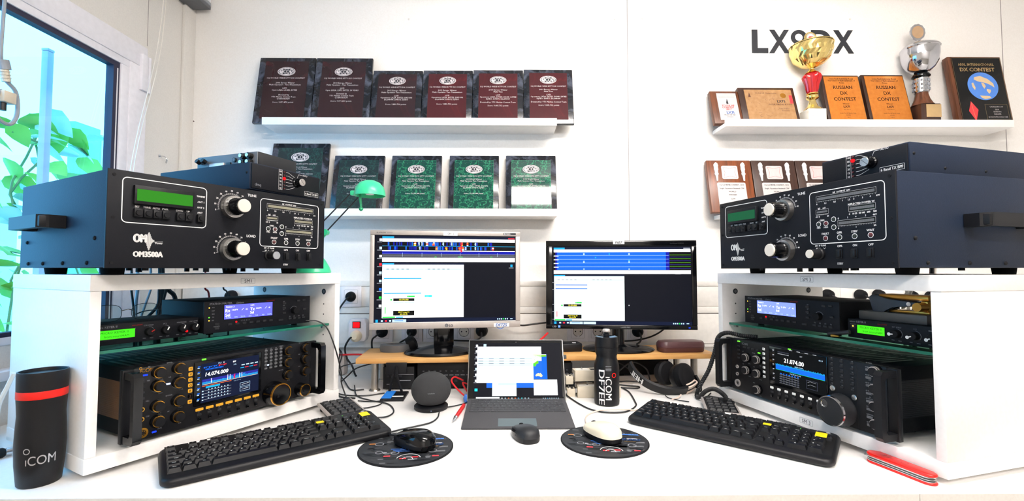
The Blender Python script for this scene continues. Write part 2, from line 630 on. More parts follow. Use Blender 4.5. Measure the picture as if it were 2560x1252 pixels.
for a in ((WY0 + .03, WY1 - .034, WZ1 - .040, WZ1 - .0242), (WY1 - .058, WY1 - .0342, WZ0 + .02, WZ1 - .040), (WY0 + .03, WY0 + .05, WZ0 + .02, WZ1 - .040), (WY0 + .03, WY1 - .034, WZ0 + .0201, WZ0 + .032)):
    m.box(XW - .026, XW - .0005, *a, 'gasket')
m.box(XW - .0004, XW + .0008, WY1 - .045, WY1 - .0415, WZ0 + .03, WZ1 - .045, 'pvc_white')
struct('window_gasket', m, win)
m = MB(); m.box(XW - .018, XW - .014, WY0 + .05, WY1 - .058, WZ0 + .0321, WZ1 - .0401, 'window_glass'); struct('window_pane', m, win)
m = MB()
m.box(XW + .002, XW + .018, 1.640, 1.668, WZ1 - .085, WZ1 + .045, 'pvc_white', .003)
m.cyl((XW + .010, 1.680, WZ1 - .085), (XW + .010, 1.680, WZ1 + .045), .006, 'pvc_white', n=12)
struct('window_hinge', m, win)
m = MB(); m.box(XW - .03, XW + .045, WY0 - .08, WY1 + .08, WZ0 - .085, WZ0 - .06, 'pvc_white', .004); struct('window_sill', m, win)

for lx, ly in ((.62, .555), (.62, -1.1)):
    _luminaire(lx, ly)
# ------------------------------------------------------------------ outside the window
m = MB(); m.box(-9, XW - .1, -3, 9, ZF - .08, ZF - .02, 'earth'); struct('ground_outside', m)
m = MB()
m.box(-.0115, .0115, -.0115, .0115, -DZ - .02, 1.16, 'post', .003)
m.box(-.0125, .0125, -.0125, .0125, 1.1601, 1.17, 'post', .003)
tag(m.build('fence_post'), 'slim grey metal post standing outside the window', 'post', loc=(-1.60, 1.6127, 0))
t = thing('garden_fence', 'pale blue board fence outside the window behind the climbing plant', 'fence', (-2.6, 2.78, -DZ - .02))
m = MB(); m.box(-.02, .02, 0, .175, 0, 2.05, 'fence_blue', .003); m.build('board', t)
m = MB(); m.box(-.02, .02, .185, .24, 0, 2.02, 'fence', .003); m.build('board', t)
m = MB(); m.box(-.02, .02, -.62, -.30, 0, 1.62, 'fence', .003); m.build('board', t)
def leaf(mb, p, L, W, az, el, roll, mt):
    R = Matrix.Rotation(az, 3, 'Z') @ Matrix.Rotation(el, 3, 'X') @ Matrix.Rotation(roll, 3, 'Y')
    prof = [(0, 0), (.12, .62), (.34, 1.0), (.6, .82), (.84, .4), (1, 0)]
    up, dn, mid = [], [], []
    for t_, w_ in prof:
        y = t_ * L
        sag = -0.25 * L * t_ * t_
        mid.append((0, y, sag)); up.append((w_ * W / 2, y, sag + .12 * W * w_)); dn.append((-w_ * W / 2, y, sag + .12 * W * w_))
    V = [Vector(p) + R @ Vector(q) for q in mid + up + dn]
    n = len(prof); F = []
    for i in range(n - 1):
        F += [(i, i + 1, n + i + 1, n + i), (i, 2 * n + i, 2 * n + i + 1, i + 1)]
    mb.raw(V, F, mt)
t = thing('climbing_plant', 'leafy green climbing plant growing up outside the window', 'plant', (-1.78, 1.80, -DZ - .02))
rnd = random.Random(5)
lm = MB(); sm_ = MB()
base = DZ + .02
for i in range(9):
    y0 = -.32 + i * .10
    x0 = rnd.uniform(-.1, .08)
    top = rnd.uniform(.80, 1.0) + base
    pts = [(x0, y0, 0)]
    z = 0
    while z < top:
        z += .16
        pts.append((x0 + rnd.uniform(-.05, .05), y0 + rnd.uniform(-.05, .05), min(z, top)))
    sm_.tube(pts, .004, 'stem', n=5, sm=3)
    for p in pts[3:]:
        for k in range(2):
            L = rnd.uniform(.08, .145)
            leaf(lm, (p[0] + rnd.uniform(-.03, .03), p[1] + rnd.uniform(-.05, .05), p[2] + rnd.uniform(-.06, .06)), L, L * .8, rnd.uniform(-1.9, .6), rnd.uniform(-.9, .5), rnd.uniform(-.8, .8), rnd.choice(['leaf', 'leaf', 'leaf_blue']))
for k in range(34):
    y, z_ = (rnd.uniform(-.16, .20), rnd.uniform(.70, 1.0)) if k < 16 else (rnd.uniform(-.17, -.05), rnd.uniform(.2, .72))
    L = rnd.uniform(.07, .13)
    leaf(lm, (rnd.uniform(-.12, .10), y, base + z_), L, L * .8, rnd.uniform(-1.9, .6), rnd.uniform(-.9, .5), rnd.uniform(-.8, .8), rnd.choice(['leaf', 'leaf', 'leaf_blue']))
lo = lm.build('leaves', t, ang=85); sm_.build('stems', t)
# ------------------------------------------------------------------ on the left wall
t = thing('window_blind', 'grey slatted blind headrail in the top corner with white pull cords beside the window', 'blind', (0, 0, 0))
m = MB()
m.box(XW + .0005, XW + .085, 1.45, 1.90, 1.476, 1.49, 'mid_grey', .002)
m.box(XW + .0005, XW + .085, 1.45, 1.90, 1.4905, 1.505, 'cable_grey', .002)
m.box(XW + .0005, XW + .085, 1.45, 1.90, 1.5055, 1.54, 'pvc_white', .003)
m.build('headrail', t)
for dx in (0, .012):
    m = MB()
    m.tube([(XW + .06 + dx * .2, 1.664 + dx, 1.50), (XW + .065, 1.664 + dx, 1.37), (XW + .068 + dx * .3, 1.630 + dx, 1.14), (XW + .07, 1.545 + dx, .78), (XW + .075, 1.50 + dx * 2, .45)], .0016, 'cable_white', n=6)
    m.build('pull_cord', t)
m = MB()
m.tube([(XW, 0, .012), (XW + .02, 0, .010), (XW + .026, .004, -.004), (XW + .018, .012, -.012), (XW + .010, .020, -.006), (XW + .014, .026, .008)], .0018, 'chrome', n=8)
m.cyl((XW, 0, .012), (XW + .002, 0, .012), .007, 'chrome', n=14)
tag(m.build('wall_hook'), 'small bent metal hook on the wall panel right of the window', 'hook', loc=(0, 1.7555, .8177))
t = thing('hanging_cable_connector', 'beige plug connector with a looped grey cable hanging before the window', 'connector', (-1.15, 1.0584, .735))
m = MB(); m.tube([(0, 0, .90), (.002, -.003, .40), (0, -.006, .18), (-.004, 0, .14)], .0035, 'cable_grey'); m.tube([(0, .008, .10), (.0, .030, .08), (.0, .034, .03), (.0, .018, .002), (.0, -.01, .012), (0, -.016, .05), (0, -.002, .075)], .0042, 'cable_grey'); m.build('cable', t)
m = MB(); m.cyl((0, -.002, .145), (0, .004, .125), .011, 'cable_grey', n=18); m.cyl((0, .002, .127), (0, .008, .098), .008, 'beige', n=16)
for k in range(3):
    m.cyl((0, .003 + k * .0015, .121 - k * .007), (0, .0035 + k * .0015, .119 - k * .007), .0095, 'beige', n=16)
m.build('plug', t)
m = MB(); m.box(-.012, .012, -.006, .022, .048, .075, 'beige', .003); m.cyl((0, .003, .05), (0, .003, .03), .006, 'jack_dark', n=12); m.build('connector_box', t)

# ------------------------------------------------------------------ ledge shelves
SH0, SH1 = 1.7996, 1.92
def ledge(x0, zb, label):
    t = thing('picture_ledge', label, 'shelf', (x0, SH0, zb))
    m = MB(); m.box(0, 1.15, 0, .012, 0, .0294, 'shelf_white', .0012); m.build('front_lip', t)
    m = MB(); m.box(0, 1.15, .0122, SH1 - SH0, 0, .0155, 'shelf_white', .001); m.build('shelf_board', t)
    return t
ledge(-.9531, .9659, 'long white picture ledge holding the dark red award plaques')
ledge(-.9531, .6088, 'long white picture ledge holding the green award plaques')
ledge(.8632, .9659, 'long white picture ledge holding the trophies and orange plaques')
ledge(.8632, .6088, 'long white picture ledge behind the right amplifier holding walnut plaques')

# ------------------------------------------------------------------ plaques
def emblem(m, x, y, s, k, ring='plaque_text', ink='ink'):
    m.disc(x, y, s, ring, k, 36, 1, .55)
    m.ring(x, y, s * .86, s * .92, ink, k + 1, 36, 1, .55)
    m.ring(x - .60 * s, y - .02 * s, .22 * s, .25 * s, ink, k + 1)
    m.poly([(x - .66 * s, y + .12 * s), (x - .48 * s, y + .14 * s), (x - .54 * s, y - .02 * s)], ink, k + 1)
    m.ring(x + .56 * s, y - .02 * s, .20 * s, .24 * s, ink, k + 1)
    m.poly([(x + .50 * s, y + .18 * s), (x + .70 * s, y + .05 * s), (x + .55 * s, y - .06 * s)], ink, k + 1)
    m.poly([(x + .62 * s, y - .05 * s), (x + .74 * s, y - .12 * s), (x + .6 * s, y - .22 * s)], ink, k + 1)
    a, b = .44 * s, .36 * s
    m.poly([(x - a, y - b), (x, y - b * .8), (x + a, y - b), (x + a * .78, y), (x + a, y + b), (x, y + b * .8), (x - a, y + b), (x - a * .78, y)], ink, k + 2)
    m.text('CQ', x, y, .46 * s, ring, k + 3, bold=.04, sx=.72)
    m.disc(x, y + .44 * s, .05 * s, ink, k + 2, 10)

def plaque(label, x0, x1, zb, ztop, th, board, draw, group=None, yf=1.842, top=1.897, rz=0.0, name='award_plaque'):
    h = math.hypot(ztop - zb, top - yf)
    lean = math.atan2(top - yf, ztop - zb)
    W = x1 - x0
    t = thing(name, label, 'plaque', ((x0 + x1) / 2, yf, zb + th * math.sin(lean) + .0004), group=group, rot=(-lean, 0, rz))
    m = MB(); m.box(-W / 2, W / 2, 0, th, 0, h, board, .003, 2); m.build('board', t)
    draw(t, W, h)
    ch = {c.name.split('.')[0]: c for c in t.children}
    if 'engraving' in ch:
        join(ch.get('emblem_plate', ch.get('engraved_plate')), ch['engraving'])
        if 'lettering' in ch:
            join(ch['engraved_plate'], ch['lettering'])
    return t

def cq_plaque(W, h, plate, rim, txt, lines, emb_y, plate_box, t, ts=.0062):
    x0, x1, y0, y1 = plate_box
    m = MB(frontat(0, -.0006, 0))
    m.M = frontat(0, 0, 0)
    m.prism([(x0, y0), (x1, y0), (x1, y1), (x0, y1)], 0, .0012, plate)
    if rim:
        m.M = frontat(0, -.0012, 0)
        m.frame(x0, y0, x1, y1, .0005, .007, rim, 1)
        m.frame(x0 + .0085, y0 + .0085, x1 - .0085, y1 - .0085, .0005, .0012, 'ink', 1)
    m.build('engraved_plate', t)
    m = MB(frontat(0, -.0014, 0))
    emblem(m, 0, emb_y, .034 * (1.06 if W > .22 else 1), 1, txt)
    y = emb_y - .030
    for s in lines:
        if s:
            m.text(s, 0, y, ts, txt, 1, bold=.008, maxw=W * .72)
        y -= ts * 1.45 if s else ts * 1.0
    m.build('engraving', t)

ZU = .9659 + .0158
ZL = .6088 + .0158
H1 = ['CQ WORLD WIDE RTTY DX CONTEST', '', '', '2006 Europe Winner', 'Multi Operator - Two Transmitters', '', 'LX7I', 'Oprs: LX2A, LX1ER, DF7EE', '', '', 'Donated by', 'YT1 Maritsa Contest Team', 'CT3NT/KT3V', '', 'Score: 9,071,874 points']
H2 = ['CQ WORLD WIDE RTTY DX CONTEST', '', '', '2010 Europe Winner', 'Multi Operator - Two Transmitters', '', 'LX7I', 'Oprs: LX2A, LX7I, DF7ZS, SV 9DRU', '', 'Donated by', 'YT1 Maritsa Contest Team', 'CT3NT/KT3V', '', 'Score: 9,071,280 points']
H3 = ['CQ WORLD WIDE RTTY DX CONTEST', '', '2012 Europe Winner', 'Multi Operator Two Transmitters', '', 'LX7I', 'Operators: LX2A, DF7ZS, DK5ON', 'DL6MHW, DM5TI, DJ7EO', '', '', 'Score: 9,880,704 points']
H4 = ['CQ WORLD WIDE RTTY DX CONTEST', '', '2014 Europe Winner', 'Multi Two', '', 'LX7I', 'Operators: LX2A, DF7ZS, DK9IP, DF7EE', 'DJ7EO, DM5TI, DL6MHW', '', 'Donated by: YT1 Maritsa Contest Team', '', 'Score: 9,405,712 points']
def mk(plate, lines, rim=None, txt='plaque_text', big=False):
    def d(t, W, h):
        if rim:
            cq_plaque(W, h, plate, rim, txt, lines, h - .062, (-W * .39, W * .39, .012, h - .022), t, .0055)
        else:
            cq_plaque(W, h, plate, None, txt, lines, h * .78 if big else h - .050, (-W * .385, W * .385, .02, h - .018), t, .0062)
    return d
RG = 'dark red award plaques on the upper ledge'
up = [(-1.015, -.786, 1.2725, 'plaque_redblack', H1, True, 'tall near-black award plaque, leftmost on the upper ledge'),
      (-.784, -.552, 1.2725, 'plaque_redblack', H2, True, 'tall dark maroon award plaque second from left on the upper ledge'),
      (-.550, -.346, 1.2200, 'plaque_redblack', H3, False, 'short dark maroon award plaque right beside the two tall ones'),
      (-.344, -.140, 1.2222, 'plaque_red', H3, False, 'short maroon marbled award plaque, fourth from left on the upper ledge'),
      (-.138, .068, 1.2250, 'plaque_red', H4, False, 'short red marbled award plaque second from right on the upper ledge'),
      (.070, .272, 1.2280, 'plaque_red', H4, False, 'short red marbled award plaque overhanging the right end of the upper ledge')]
for x0, x1, zt, pl, ln, big, lab in up:
    plaque(lab, x0, x1, ZU, zt, .014, 'marble_black', mk(pl, ln, None, 'plaque_text', big), RG)
GG = 'green award plaques on the lower ledge'
G1 = ['CQ WORLD WIDE WPX RTTY CONTEST', '', '2014 World Winner', 'Multi Operator Two Transmitters', '', 'LX7I', 'Operators: LX2A, DF7ZS, DK5ON', 'DL6MHW, DM5TI, DJ7EO', '', '', '', 'Score: 13,256,384 points']
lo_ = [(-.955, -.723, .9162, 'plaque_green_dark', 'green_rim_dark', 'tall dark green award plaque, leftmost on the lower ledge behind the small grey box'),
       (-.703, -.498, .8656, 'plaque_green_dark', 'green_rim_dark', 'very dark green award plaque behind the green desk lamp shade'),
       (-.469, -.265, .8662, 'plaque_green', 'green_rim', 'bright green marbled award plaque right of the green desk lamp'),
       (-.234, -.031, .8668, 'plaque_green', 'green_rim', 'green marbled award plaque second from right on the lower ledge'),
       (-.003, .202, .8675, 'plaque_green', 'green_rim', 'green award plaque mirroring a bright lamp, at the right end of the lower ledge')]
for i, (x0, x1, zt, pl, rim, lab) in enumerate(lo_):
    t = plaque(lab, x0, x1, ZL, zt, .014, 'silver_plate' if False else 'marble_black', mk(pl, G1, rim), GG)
# right ledge, upper
def d_yo(t, W, h):
    m = MB(frontat(0, 0, 0)); m.prism([(-.033, .016), (.047, .016), (.047, h - .012), (-.033, h - .012)], 0, .0015, 'silver_plate'); m.build('engraved_plate', t)
    m = MB(frontat(.007, -.0016, 0))
    m.text('Federatia Romana de Radioamatorism', 0, .128, .0035, 'ink', maxw=.066)
    m.poly([(-.006, .098), (.0, .120), (.003, .098)], 'ink'); m.rc(-.005, .094, .003, .098, 'ink')
    for s, y in (('YO DX HF', .086), ('CONTEST', .077), ('2017', .068)):
        m.text(s, .0, y, .0078, 'red_print', bold=.035, maxw=.066)
    m.text('LX7I', .004, .052, .0115, 'blue_print', bold=.04, maxw=.045)
    m.text('MULTI OP. AB', 0, .040, .005, 'ink', bold=.02, maxw=.066); m.text('2nd place', 0, .031, .0045, 'ink', maxw=.05)
    m.build('engraving', t)
plaque('small walnut plaque with silver plate, leftmost on the right ledge', .838, .956, ZU, 1.133, .022, 'wood_walnut', d_yo, yf=1.838, top=1.888)
def d_tan(t, W, h):
    m = MB(frontat(0, 0, 0)); m.prism([(-.092, .014), (.103, .014), (.103, h - .012), (-.092, h - .012)], 0, .0015, 'tan_plate'); m.build('engraved_plate', t)
    m = MB(frontat(.006, -.0016, 0))
    m.text('YO DX HF Championship', -.01, .146, .0058, 'brown_text', bold=.02)
    m.text('LX73', .047, .106, .011, 'ink', bold=.05); m.text('OSCA, FIRDAI & YO3', .04, .091, .0075, 'brown_text', bold=.02, maxw=.095)
    m.text('Trap Dispru', .052, .072, .006, 'brown_text', bold=.01); m.text('Romania', .058, .062, .006, 'brown_text', bold=.01)
    m.poly([(-.085, .126), (-.079, .150), (-.074, .126)], 'brown_text')
    rr = random.Random(3)
    for k in range(26):
        x, y = rr.uniform(-.085, .03), rr.uniform(.03, .12)
        m.line(x, y, x + rr.uniform(-.014, .014), y + rr.uniform(-.008, .008), .0008, 'brown_text')
    m.disc(.060, .134, .012, 'brass', 1); m.rc(.083, .095, .096, .135, 'red_print', 1)
    m.build('engraving', t)
plaque('wide walnut plaque with tan metal plate, left of the gold trophy', .955, 1.188, ZU, 1.149, .022, 'wood_dark', d_tan, yf=1.838, top=1.888)
def d_rus(t, W, h):
    m = MB(frontat(0, 0, 0)); m.prism([(-W * .43, .010), (W * .47, .010), (W * .47, h - .008), (-W * .43, h - .008)], 0, .0015, 'orange_plate'); m.build('engraved_plate', t)
    m = MB(frontat(W * .02, -.0016, 0))
    for s, y, hh, b, mw in (('Soyuz Radiolyubiteley Rossii', .210, .0062, .03, .13), ('The Union of Radioamateurs of', .201, .0062, .03, .13), ('Russia', .191, .006, .02, .1), ('RUSSIAN', .170, .0145, .03, .125), ('DX', .143, .0145, .03, .1), ('CONTEST', .115, .0145, .03, .125), ('Winner', .093, .006, .02, .1), ('LX7I', .080, .0095, .05, .1), ('MIX MULTI', .067, .004, 0, .1), ('Single Op All Bands, High', .050, .0045, 0, .1), ('MIXED', .041, .0045, 0, .1), ('2011', .031, .0045, 0, .1), ('R. Secretary', .014, .0045, 0, .1)):
        m.text(s, 0, y, hh, 'brown_text', bold=b, maxw=mw)
    m.build('engraving', t)
plaque('orange plaque on dark wood, left one of the pair, right behind the gold trophy', 1.302, 1.462, ZU, 1.2045, .022, 'wood_dark', d_rus, 'orange contest plaques', yf=1.838, top=1.888)
plaque('orange plaque on dark wood, right one of the pair, next to the silver trophy', 1.472, 1.650, ZU, 1.2070, .022, 'wood_dark', d_rus, 'orange contest plaques', yf=1.838, top=1.888)
def d_arrl(t, W, h):
    m = MB(frontat(.004, 0, 0)); x, y0, y1 = W * .455, .006, h - .006
    m.prism([(-x, y0), (x, y0), (x, y1), (-x, y1)], 0, .0015, 'black_gloss')
    m.M = frontat(.004, -.0016, 0); m.frame(-x + .001, y0 + .001, x - .001, y1 - .001, .0005, .006, 'gold_text', 1); m.build('engraved_plate', t)
    m = MB(frontat(.004, -.0018, 0))
    m.text('ARRL INTERNATIONAL', -.004, h - .037, .0115, 'gold_text', bold=.03, maxw=.150)
    m.text('DX CONTEST', -.002, h - .060, .0165, 'gold_text', bold=.05, maxw=.150)
    cx, cy, r = .008, h - .135, .062
    m.disc(cx, cy, r, 'globe_blue', 1, 48, 1.02, 1)
    for pl in ([(-.03, .04), (-.005, .046), (.025, .032), (.045, .012), (.047, -.006), (.034, .004), (.02, .012), (.0, .018), (-.02, .022), (-.033, .030)], [(-.005, .016), (.006, .014), (.012, .0), (.004, -.012), (-.002, .0)], [(-.046, .012), (-.038, .016), (-.032, -.006), (-.036, -.018), (-.044, -.004)], [(.014, -.012), (.03, -.016), (.028, -.026), (.02, -.034), (.012, -.020)], [(-.02, -.042), (.02, -.044), (.026, -.052), (.0, -.058), (-.014, -.052)]):
        m.poly([(cx + a, cy + b) for a, b in pl], 'land_tan', 2)
    m.poly([(-.055, .105), (-.030, .067), (-.047, .018), (-.070, .062)], 'red_print', 1)
    m.line(-.055, .098, -.048, .03, .0012, 'gold_text', 2)
    m.frame(.0, .024, .092, .092, .0005, .003, 'gold_text', 1)
    for s, y in (('CATEGORY: HP', .081), ('2014', .069), ('SEVENTH', .059), ('EUROPE', .049), ('sponsored by contest club', .037)):
        m.text(s, .046, y, .0055, 'plaque_text', bold=.03, maxw=.08)
    m.build('engraving', t)
plaque('black and gold plaque with blue globe, rightmost on the right ledge', 1.838, 2.062, ZU, 1.286, .026, 'wood_walnut', d_arrl, yf=1.842, top=1.886)
# right ledge, lower
def d_cq160(bd):
    def d(t, W, h):
        m = MB(frontat(0, 0, 0))
        def rrp(x0, x1, y0, y1, r=.006):
            out = []
            for cx, cy, a in ((x1 - r, y1 - r, 0), (x0 + r, y1 - r, 90), (x0 + r, y0 + r, 180), (x1 - r, y0 + r, 270)):
                out += [(cx + r * math.cos(math.radians(a + q * 30)), cy + r * math.sin(math.radians(a + q * 30))) for q in range(4)]
            return out
        m.prism(rrp(-.033, .033, h - .084, h - .026), 0, .0015, 'silver_plate'); m.build('emblem_plate', t)
        m = MB(frontat(0, -.0017, 0)); c = h - .055
        m.text('CQ', 0, c, .024, 'red_print', bold=0, sx=.8)
        m.text('CQ', 0, c, .024, 'silver_plate', 2, bold=-.016, sx=.8)
        q = [(-.026, c + .023), (0, c + .017), (.026, c + .023), (.020, c), (.026, c - .023), (0, c - .017), (-.026, c - .023), (-.020, c)]
        for k in range(8):
            m.line(*q[k], *q[(k + 1) % 8], .0008, 'red_print')
        m.build('engraving', t)
        m = MB(frontat(0, 0, 0)); m.prism(rrp(-.058, .058, .02, h - .100), 0, .0015, 'silver_plate'); m.build('engraved_plate', t)
        m = MB(frontat(0, -.0017, 0))
        for s, y in (('CQ 160 METER CONTEST - 2013', h - .110), ('Single Operator Assisted CW', h - .125), ('WORLD', h - .139), ('WINNER', h - .153), ('LX7I', h - .170)):
            m.text(s, 0, y, .0058, 'ink', bold=.03, maxw=.10)
        m.build('lettering', t)
        for sx in (-.055, .055):
            m = MB(frontat(sx, 0, 0))
            z = h - .092
            m.prism([(-.003, z), (.003, z), (.0045, z + .024), (.009, z + .030), (.005, z + .036), (.006, z + .045), (.009, z + .050), (.007, z + .062), (.010, z + .066), (.008, z + .076), (.002, z + .082), (-.004, z + .078), (-.009, z + .070), (-.007, z + .062), (-.009, z + .050), (-.006, z + .045), (-.005, z + .036), (-.009, z + .030), (-.0045, z + .024)], 0, .003, 'plate_tape', .0006)
            m.build('torch_ornament', t)
    return d
for x0, x1, b, lab in ((.820, 1.002, 'wood_cherry', 'red-brown walnut plaque with torches, leftmost behind the right amplifier'), (1.0045, 1.184, 'wood_dark', 'dark walnut plaque with torches, middle of the three behind the right amplifier'), (1.1865, 1.366, 'wood_dark', 'dark walnut plaque with torches half hidden by the upper box on the right amplifier')):
    plaque(lab, x0, x1, ZL, .8465, .022, b, d_cq160(b), 'walnut torch plaques on the lower right ledge', yf=1.838, top=1.888)

# ------------------------------------------------------------------ trophies
t = thing('gold_trophy_cup', 'gold trophy cup with red fluted stem on the right ledge', 'trophy', (1.246, 1.855, ZU))
m = MB(); m.box(-.036, .036, -.03, .03, 0, .066, 'marble_white', .002); m.build('marble_base', t)
m = MB(frontat(0, -.0302, 0)); m.rc(-.030, .028, .030, .060, 'plate_tape', 1)
for k, s in enumerate(('Winner 2011', 'LX7I', 'World DX Contest')):
    m.text(s, 0, .054 - k * .009, .004, 'brown_text', 2, bold=0, maxw=.05)
m.build('name_plate', t)
m = MB(); m.lathe([(.034, .066), (.033, .070), (.020, .082), (.013, .100), (.012, .108), (.022, .116), (.023, .122), (.020, .128), (.012, .131), (.022, .133), (.0225, .136), (.014, .138)], 'gold', n=32); m.build('foot', t)
m = MB(); m.lathe([(.016, .137), (.020, .146), (.024, .172), (.032, .196), (.034, .205), (.030, .213), (.018, .216)], 'red_glass', n=72, lobes=12, amp=.07); m.build('red_stem', t)
m = MB(); m.lathe([(.018, .2165), (.026, .219), (.016, .228), (.008, .236), (.008, .2395)], 'gold', n=32); m.build('collar', t)
m = MB()
prof = [(.008, .240), (.018, .244), (.036, .252), (.053, .264), (.066, .279), (.073, .296), (.077, .313), (.078, .331), (.075, .332)]
rings = []
for i, (r, z) in enumerate(prof):
    ring = []
    for k in range(44):
        a = 2 * PI * (k + .5 * (i % 2)) / 44
        rr = r * (1 + (.022 * math.cos(22 * a) if 2 <= i <= 7 else 0))
        ring.append((rr * math.cos(a), rr * math.sin(a), z))
    rings.append(ring)
m.loft(rings, 'gold'); m.build('bowl', t, smooth=False)
m = MB(); m.lathe([(.080, .3325), (.080, .336), (.058, .341), (.030, .346), (.006, .348), (.005, .352)], 'gold', n=48); m.build('lid', t)
m = MB(Matrix.Translation((-.002, 0, .370)) @ Matrix.Rotation(-.12, 4, 'X') @ FRONT)
m.prism([(.024 * math.cos(2 * PI * k / 40) * (1 + .02 * (k % 2)), .023 * math.sin(2 * PI * k / 40) * (1 + .02 * (k % 2))) for k in range(40)], -.003, .003, 'gold', .001)
m.M = m.M @ Matrix.Translation((0, 0, .0032)); m.disc(0, 0, .018, 'marble_white', 1); m.ring(0, 0, .015, .0165, 'ink', 2); m.poly([(-.012, -.002), (-.004, .004), (.011, .002), (.012, -.004), (.0, -.006)], 'red_print', 2); m.build('medallion', t)

t = thing('silver_trophy_cup', 'silver trophy cup with brown twisted foot beside the globe plaque', 'trophy', (1.694, 1.853, ZU))
m = MB(); m.box(-.034, .046, -.034, .034, 0, .086, 'wood_dark', .002); m.build('wood_base', t)
m = MB(frontat(0, -.0342, 0)); m.prism([(-.014, .030), (.046, .030), (.046, .082), (-.014, .082)], 0, .002, 'gold_text', .0005); m.build('name_plate', t)
m = MB(); m.lathe([(.038, .086), (.034, .092), (.026, .110), (.021, .130), (.020, .140)], 'wood_walnut', n=40, lobes=6, amp=.08); m.build('twisted_foot', t)
m = MB(); m.lathe([(.024, .139), (.0235, .142), (.026, .1425), (.026, .198), (.0245, .200)], 'silver', n=32)
for k in range(14):
    a = 2 * PI * k / 14
    for j in range(3):
        m.box(.0255 * math.cos(a) - .0025, .0255 * math.cos(a) + .0025, .0255 * math.sin(a) - .0025, .0255 * math.sin(a) + .0025, .148 + j * .017, .158 + j * .017, 'print_grey')
m.build('engraved_stem', t)
m = MB(); m.lathe([(.024, .2005), (.031, .206), (.031, .210), (.026, .212), (.027, .216), (.020, .220)], 'black_gloss', n=32); m.build('black_ring', t)
m = MB(); m.lathe([(.018, .2195), (.030, .226), (.046, .242), (.058, .264), (.063, .290), (.0635, .318), (.066, .321), (.066, .324)], 'silver', n=48); m.build('bowl', t)
m = MB(); m.lathe([(.0655, .3245), (.058, .334), (.040, .343), (.020, .349), (.004, .352), (.003, .366)], 'silver', n=48); m.build('lid', t)
m = MB(Matrix.Translation((-.008, 0, .393)) @ Matrix.Rotation(.25, 4, 'Y') @ FRONT)
m.prism([(.031 * math.cos(2 * PI * k / 60) * (1 + .05 * math.sin(12 * 2 * PI * k / 60)), .034 * math.sin(2 * PI * k / 60) * (1 + .05 * math.sin(12 * 2 * PI * k / 60))) for k in range(60)], -.0025, .0025, 'silver', .0008)
m.M = m.M @ Matrix.Translation((0, 0, .0027)); m.disc(0, 0, .024, 'medal_tan', 1, 36, 1, 1.08); m.build('medallion', t)

# ------------------------------------------------------------------ call sign on the wall
t = thing('wall_sign', 'large black letters of the call sign on the wall above the trophies', 'sign', (0, YB - .0005, 0))
for s, x0, x1 in (('L', 1.0370, 1.1060), ('X', 1.1105, 1.1975), ('X', 1.3840, 1.4710)):
    m = MB(frontat()); m.textbox(s, x0, 1.3165, x1, 1.4165, 'ink', 0, .035, .002); m.build('letter', t)
m = MB(frontat())
def dpath(x0, z0, x1, z1, n=16):
    rz_, rx_ = (z1 - z0) / 2, min(.046, (x1 - x0) * .62)
    out = [(x0, z0), (x0, z1), (x1 - rx_, z1)]
    out += [(x1 - rx_ + rx_ * math.sin(PI * k / n), (z0 + z1) / 2 + rz_ * math.cos(PI * k / n)) for k in range(1, n)]
    return out + [(x1 - rx_, z0)]
do, di = dpath(1.2905, 1.3165, 1.3765, 1.4165), dpath(1.3105, 1.3335, 1.3560, 1.3995)
md = MB(frontat()); md.loft([[(x, y, z_) for x, y in q] for q, z_ in ((do, 0), (di, 0), (di, .002), (do, .002), (do, 0))], 'ink', caps=False); md.build('letter', t)
r = []
for rad in (.034, .017):
    for z in (0, .002):
        r.append([(1.238 + rad * math.cos(2 * PI * k / 40), 1.385 + rad * .93 * math.sin(2 * PI * k / 40), z) for k in range(40)])
m.loft([r[0], r[1], r[3], r[2], r[0]], 'ink', caps=False)
m.box(1.210, 1.266, 1.332, 1.343, 0, .002, 'ink')
m.build('letter', t)
# ------------------------------------------------------------------ desk
t = thing('desk', 'white laminate desk top across the whole foreground', 'desk', (0, 0, 0))
m = MB(); m.box(-1.30, 2.4, .846, 1.90, -.030, 0, 'white_lam', .0015); m.build('desk_top', t)
m = MB(); m.box(-1.30, .7410, .8440, .8458, -.030, -.0008, 'wall_panel'); m.build('edge_band', t)
m = MB(); m.box(.7425, 2.4, .8440, .8458, -.030, -.0008, 'wall_panel'); m.build('edge_band', t)
for x in (-1.15, .74, 2.2):
    for y in (.93, 1.80):
        m = MB(); m.box(x - .025, x + .025, y - .025, y + .025, -DZ, -.0305, 'mid_grey', .002); m.build('leg', t)

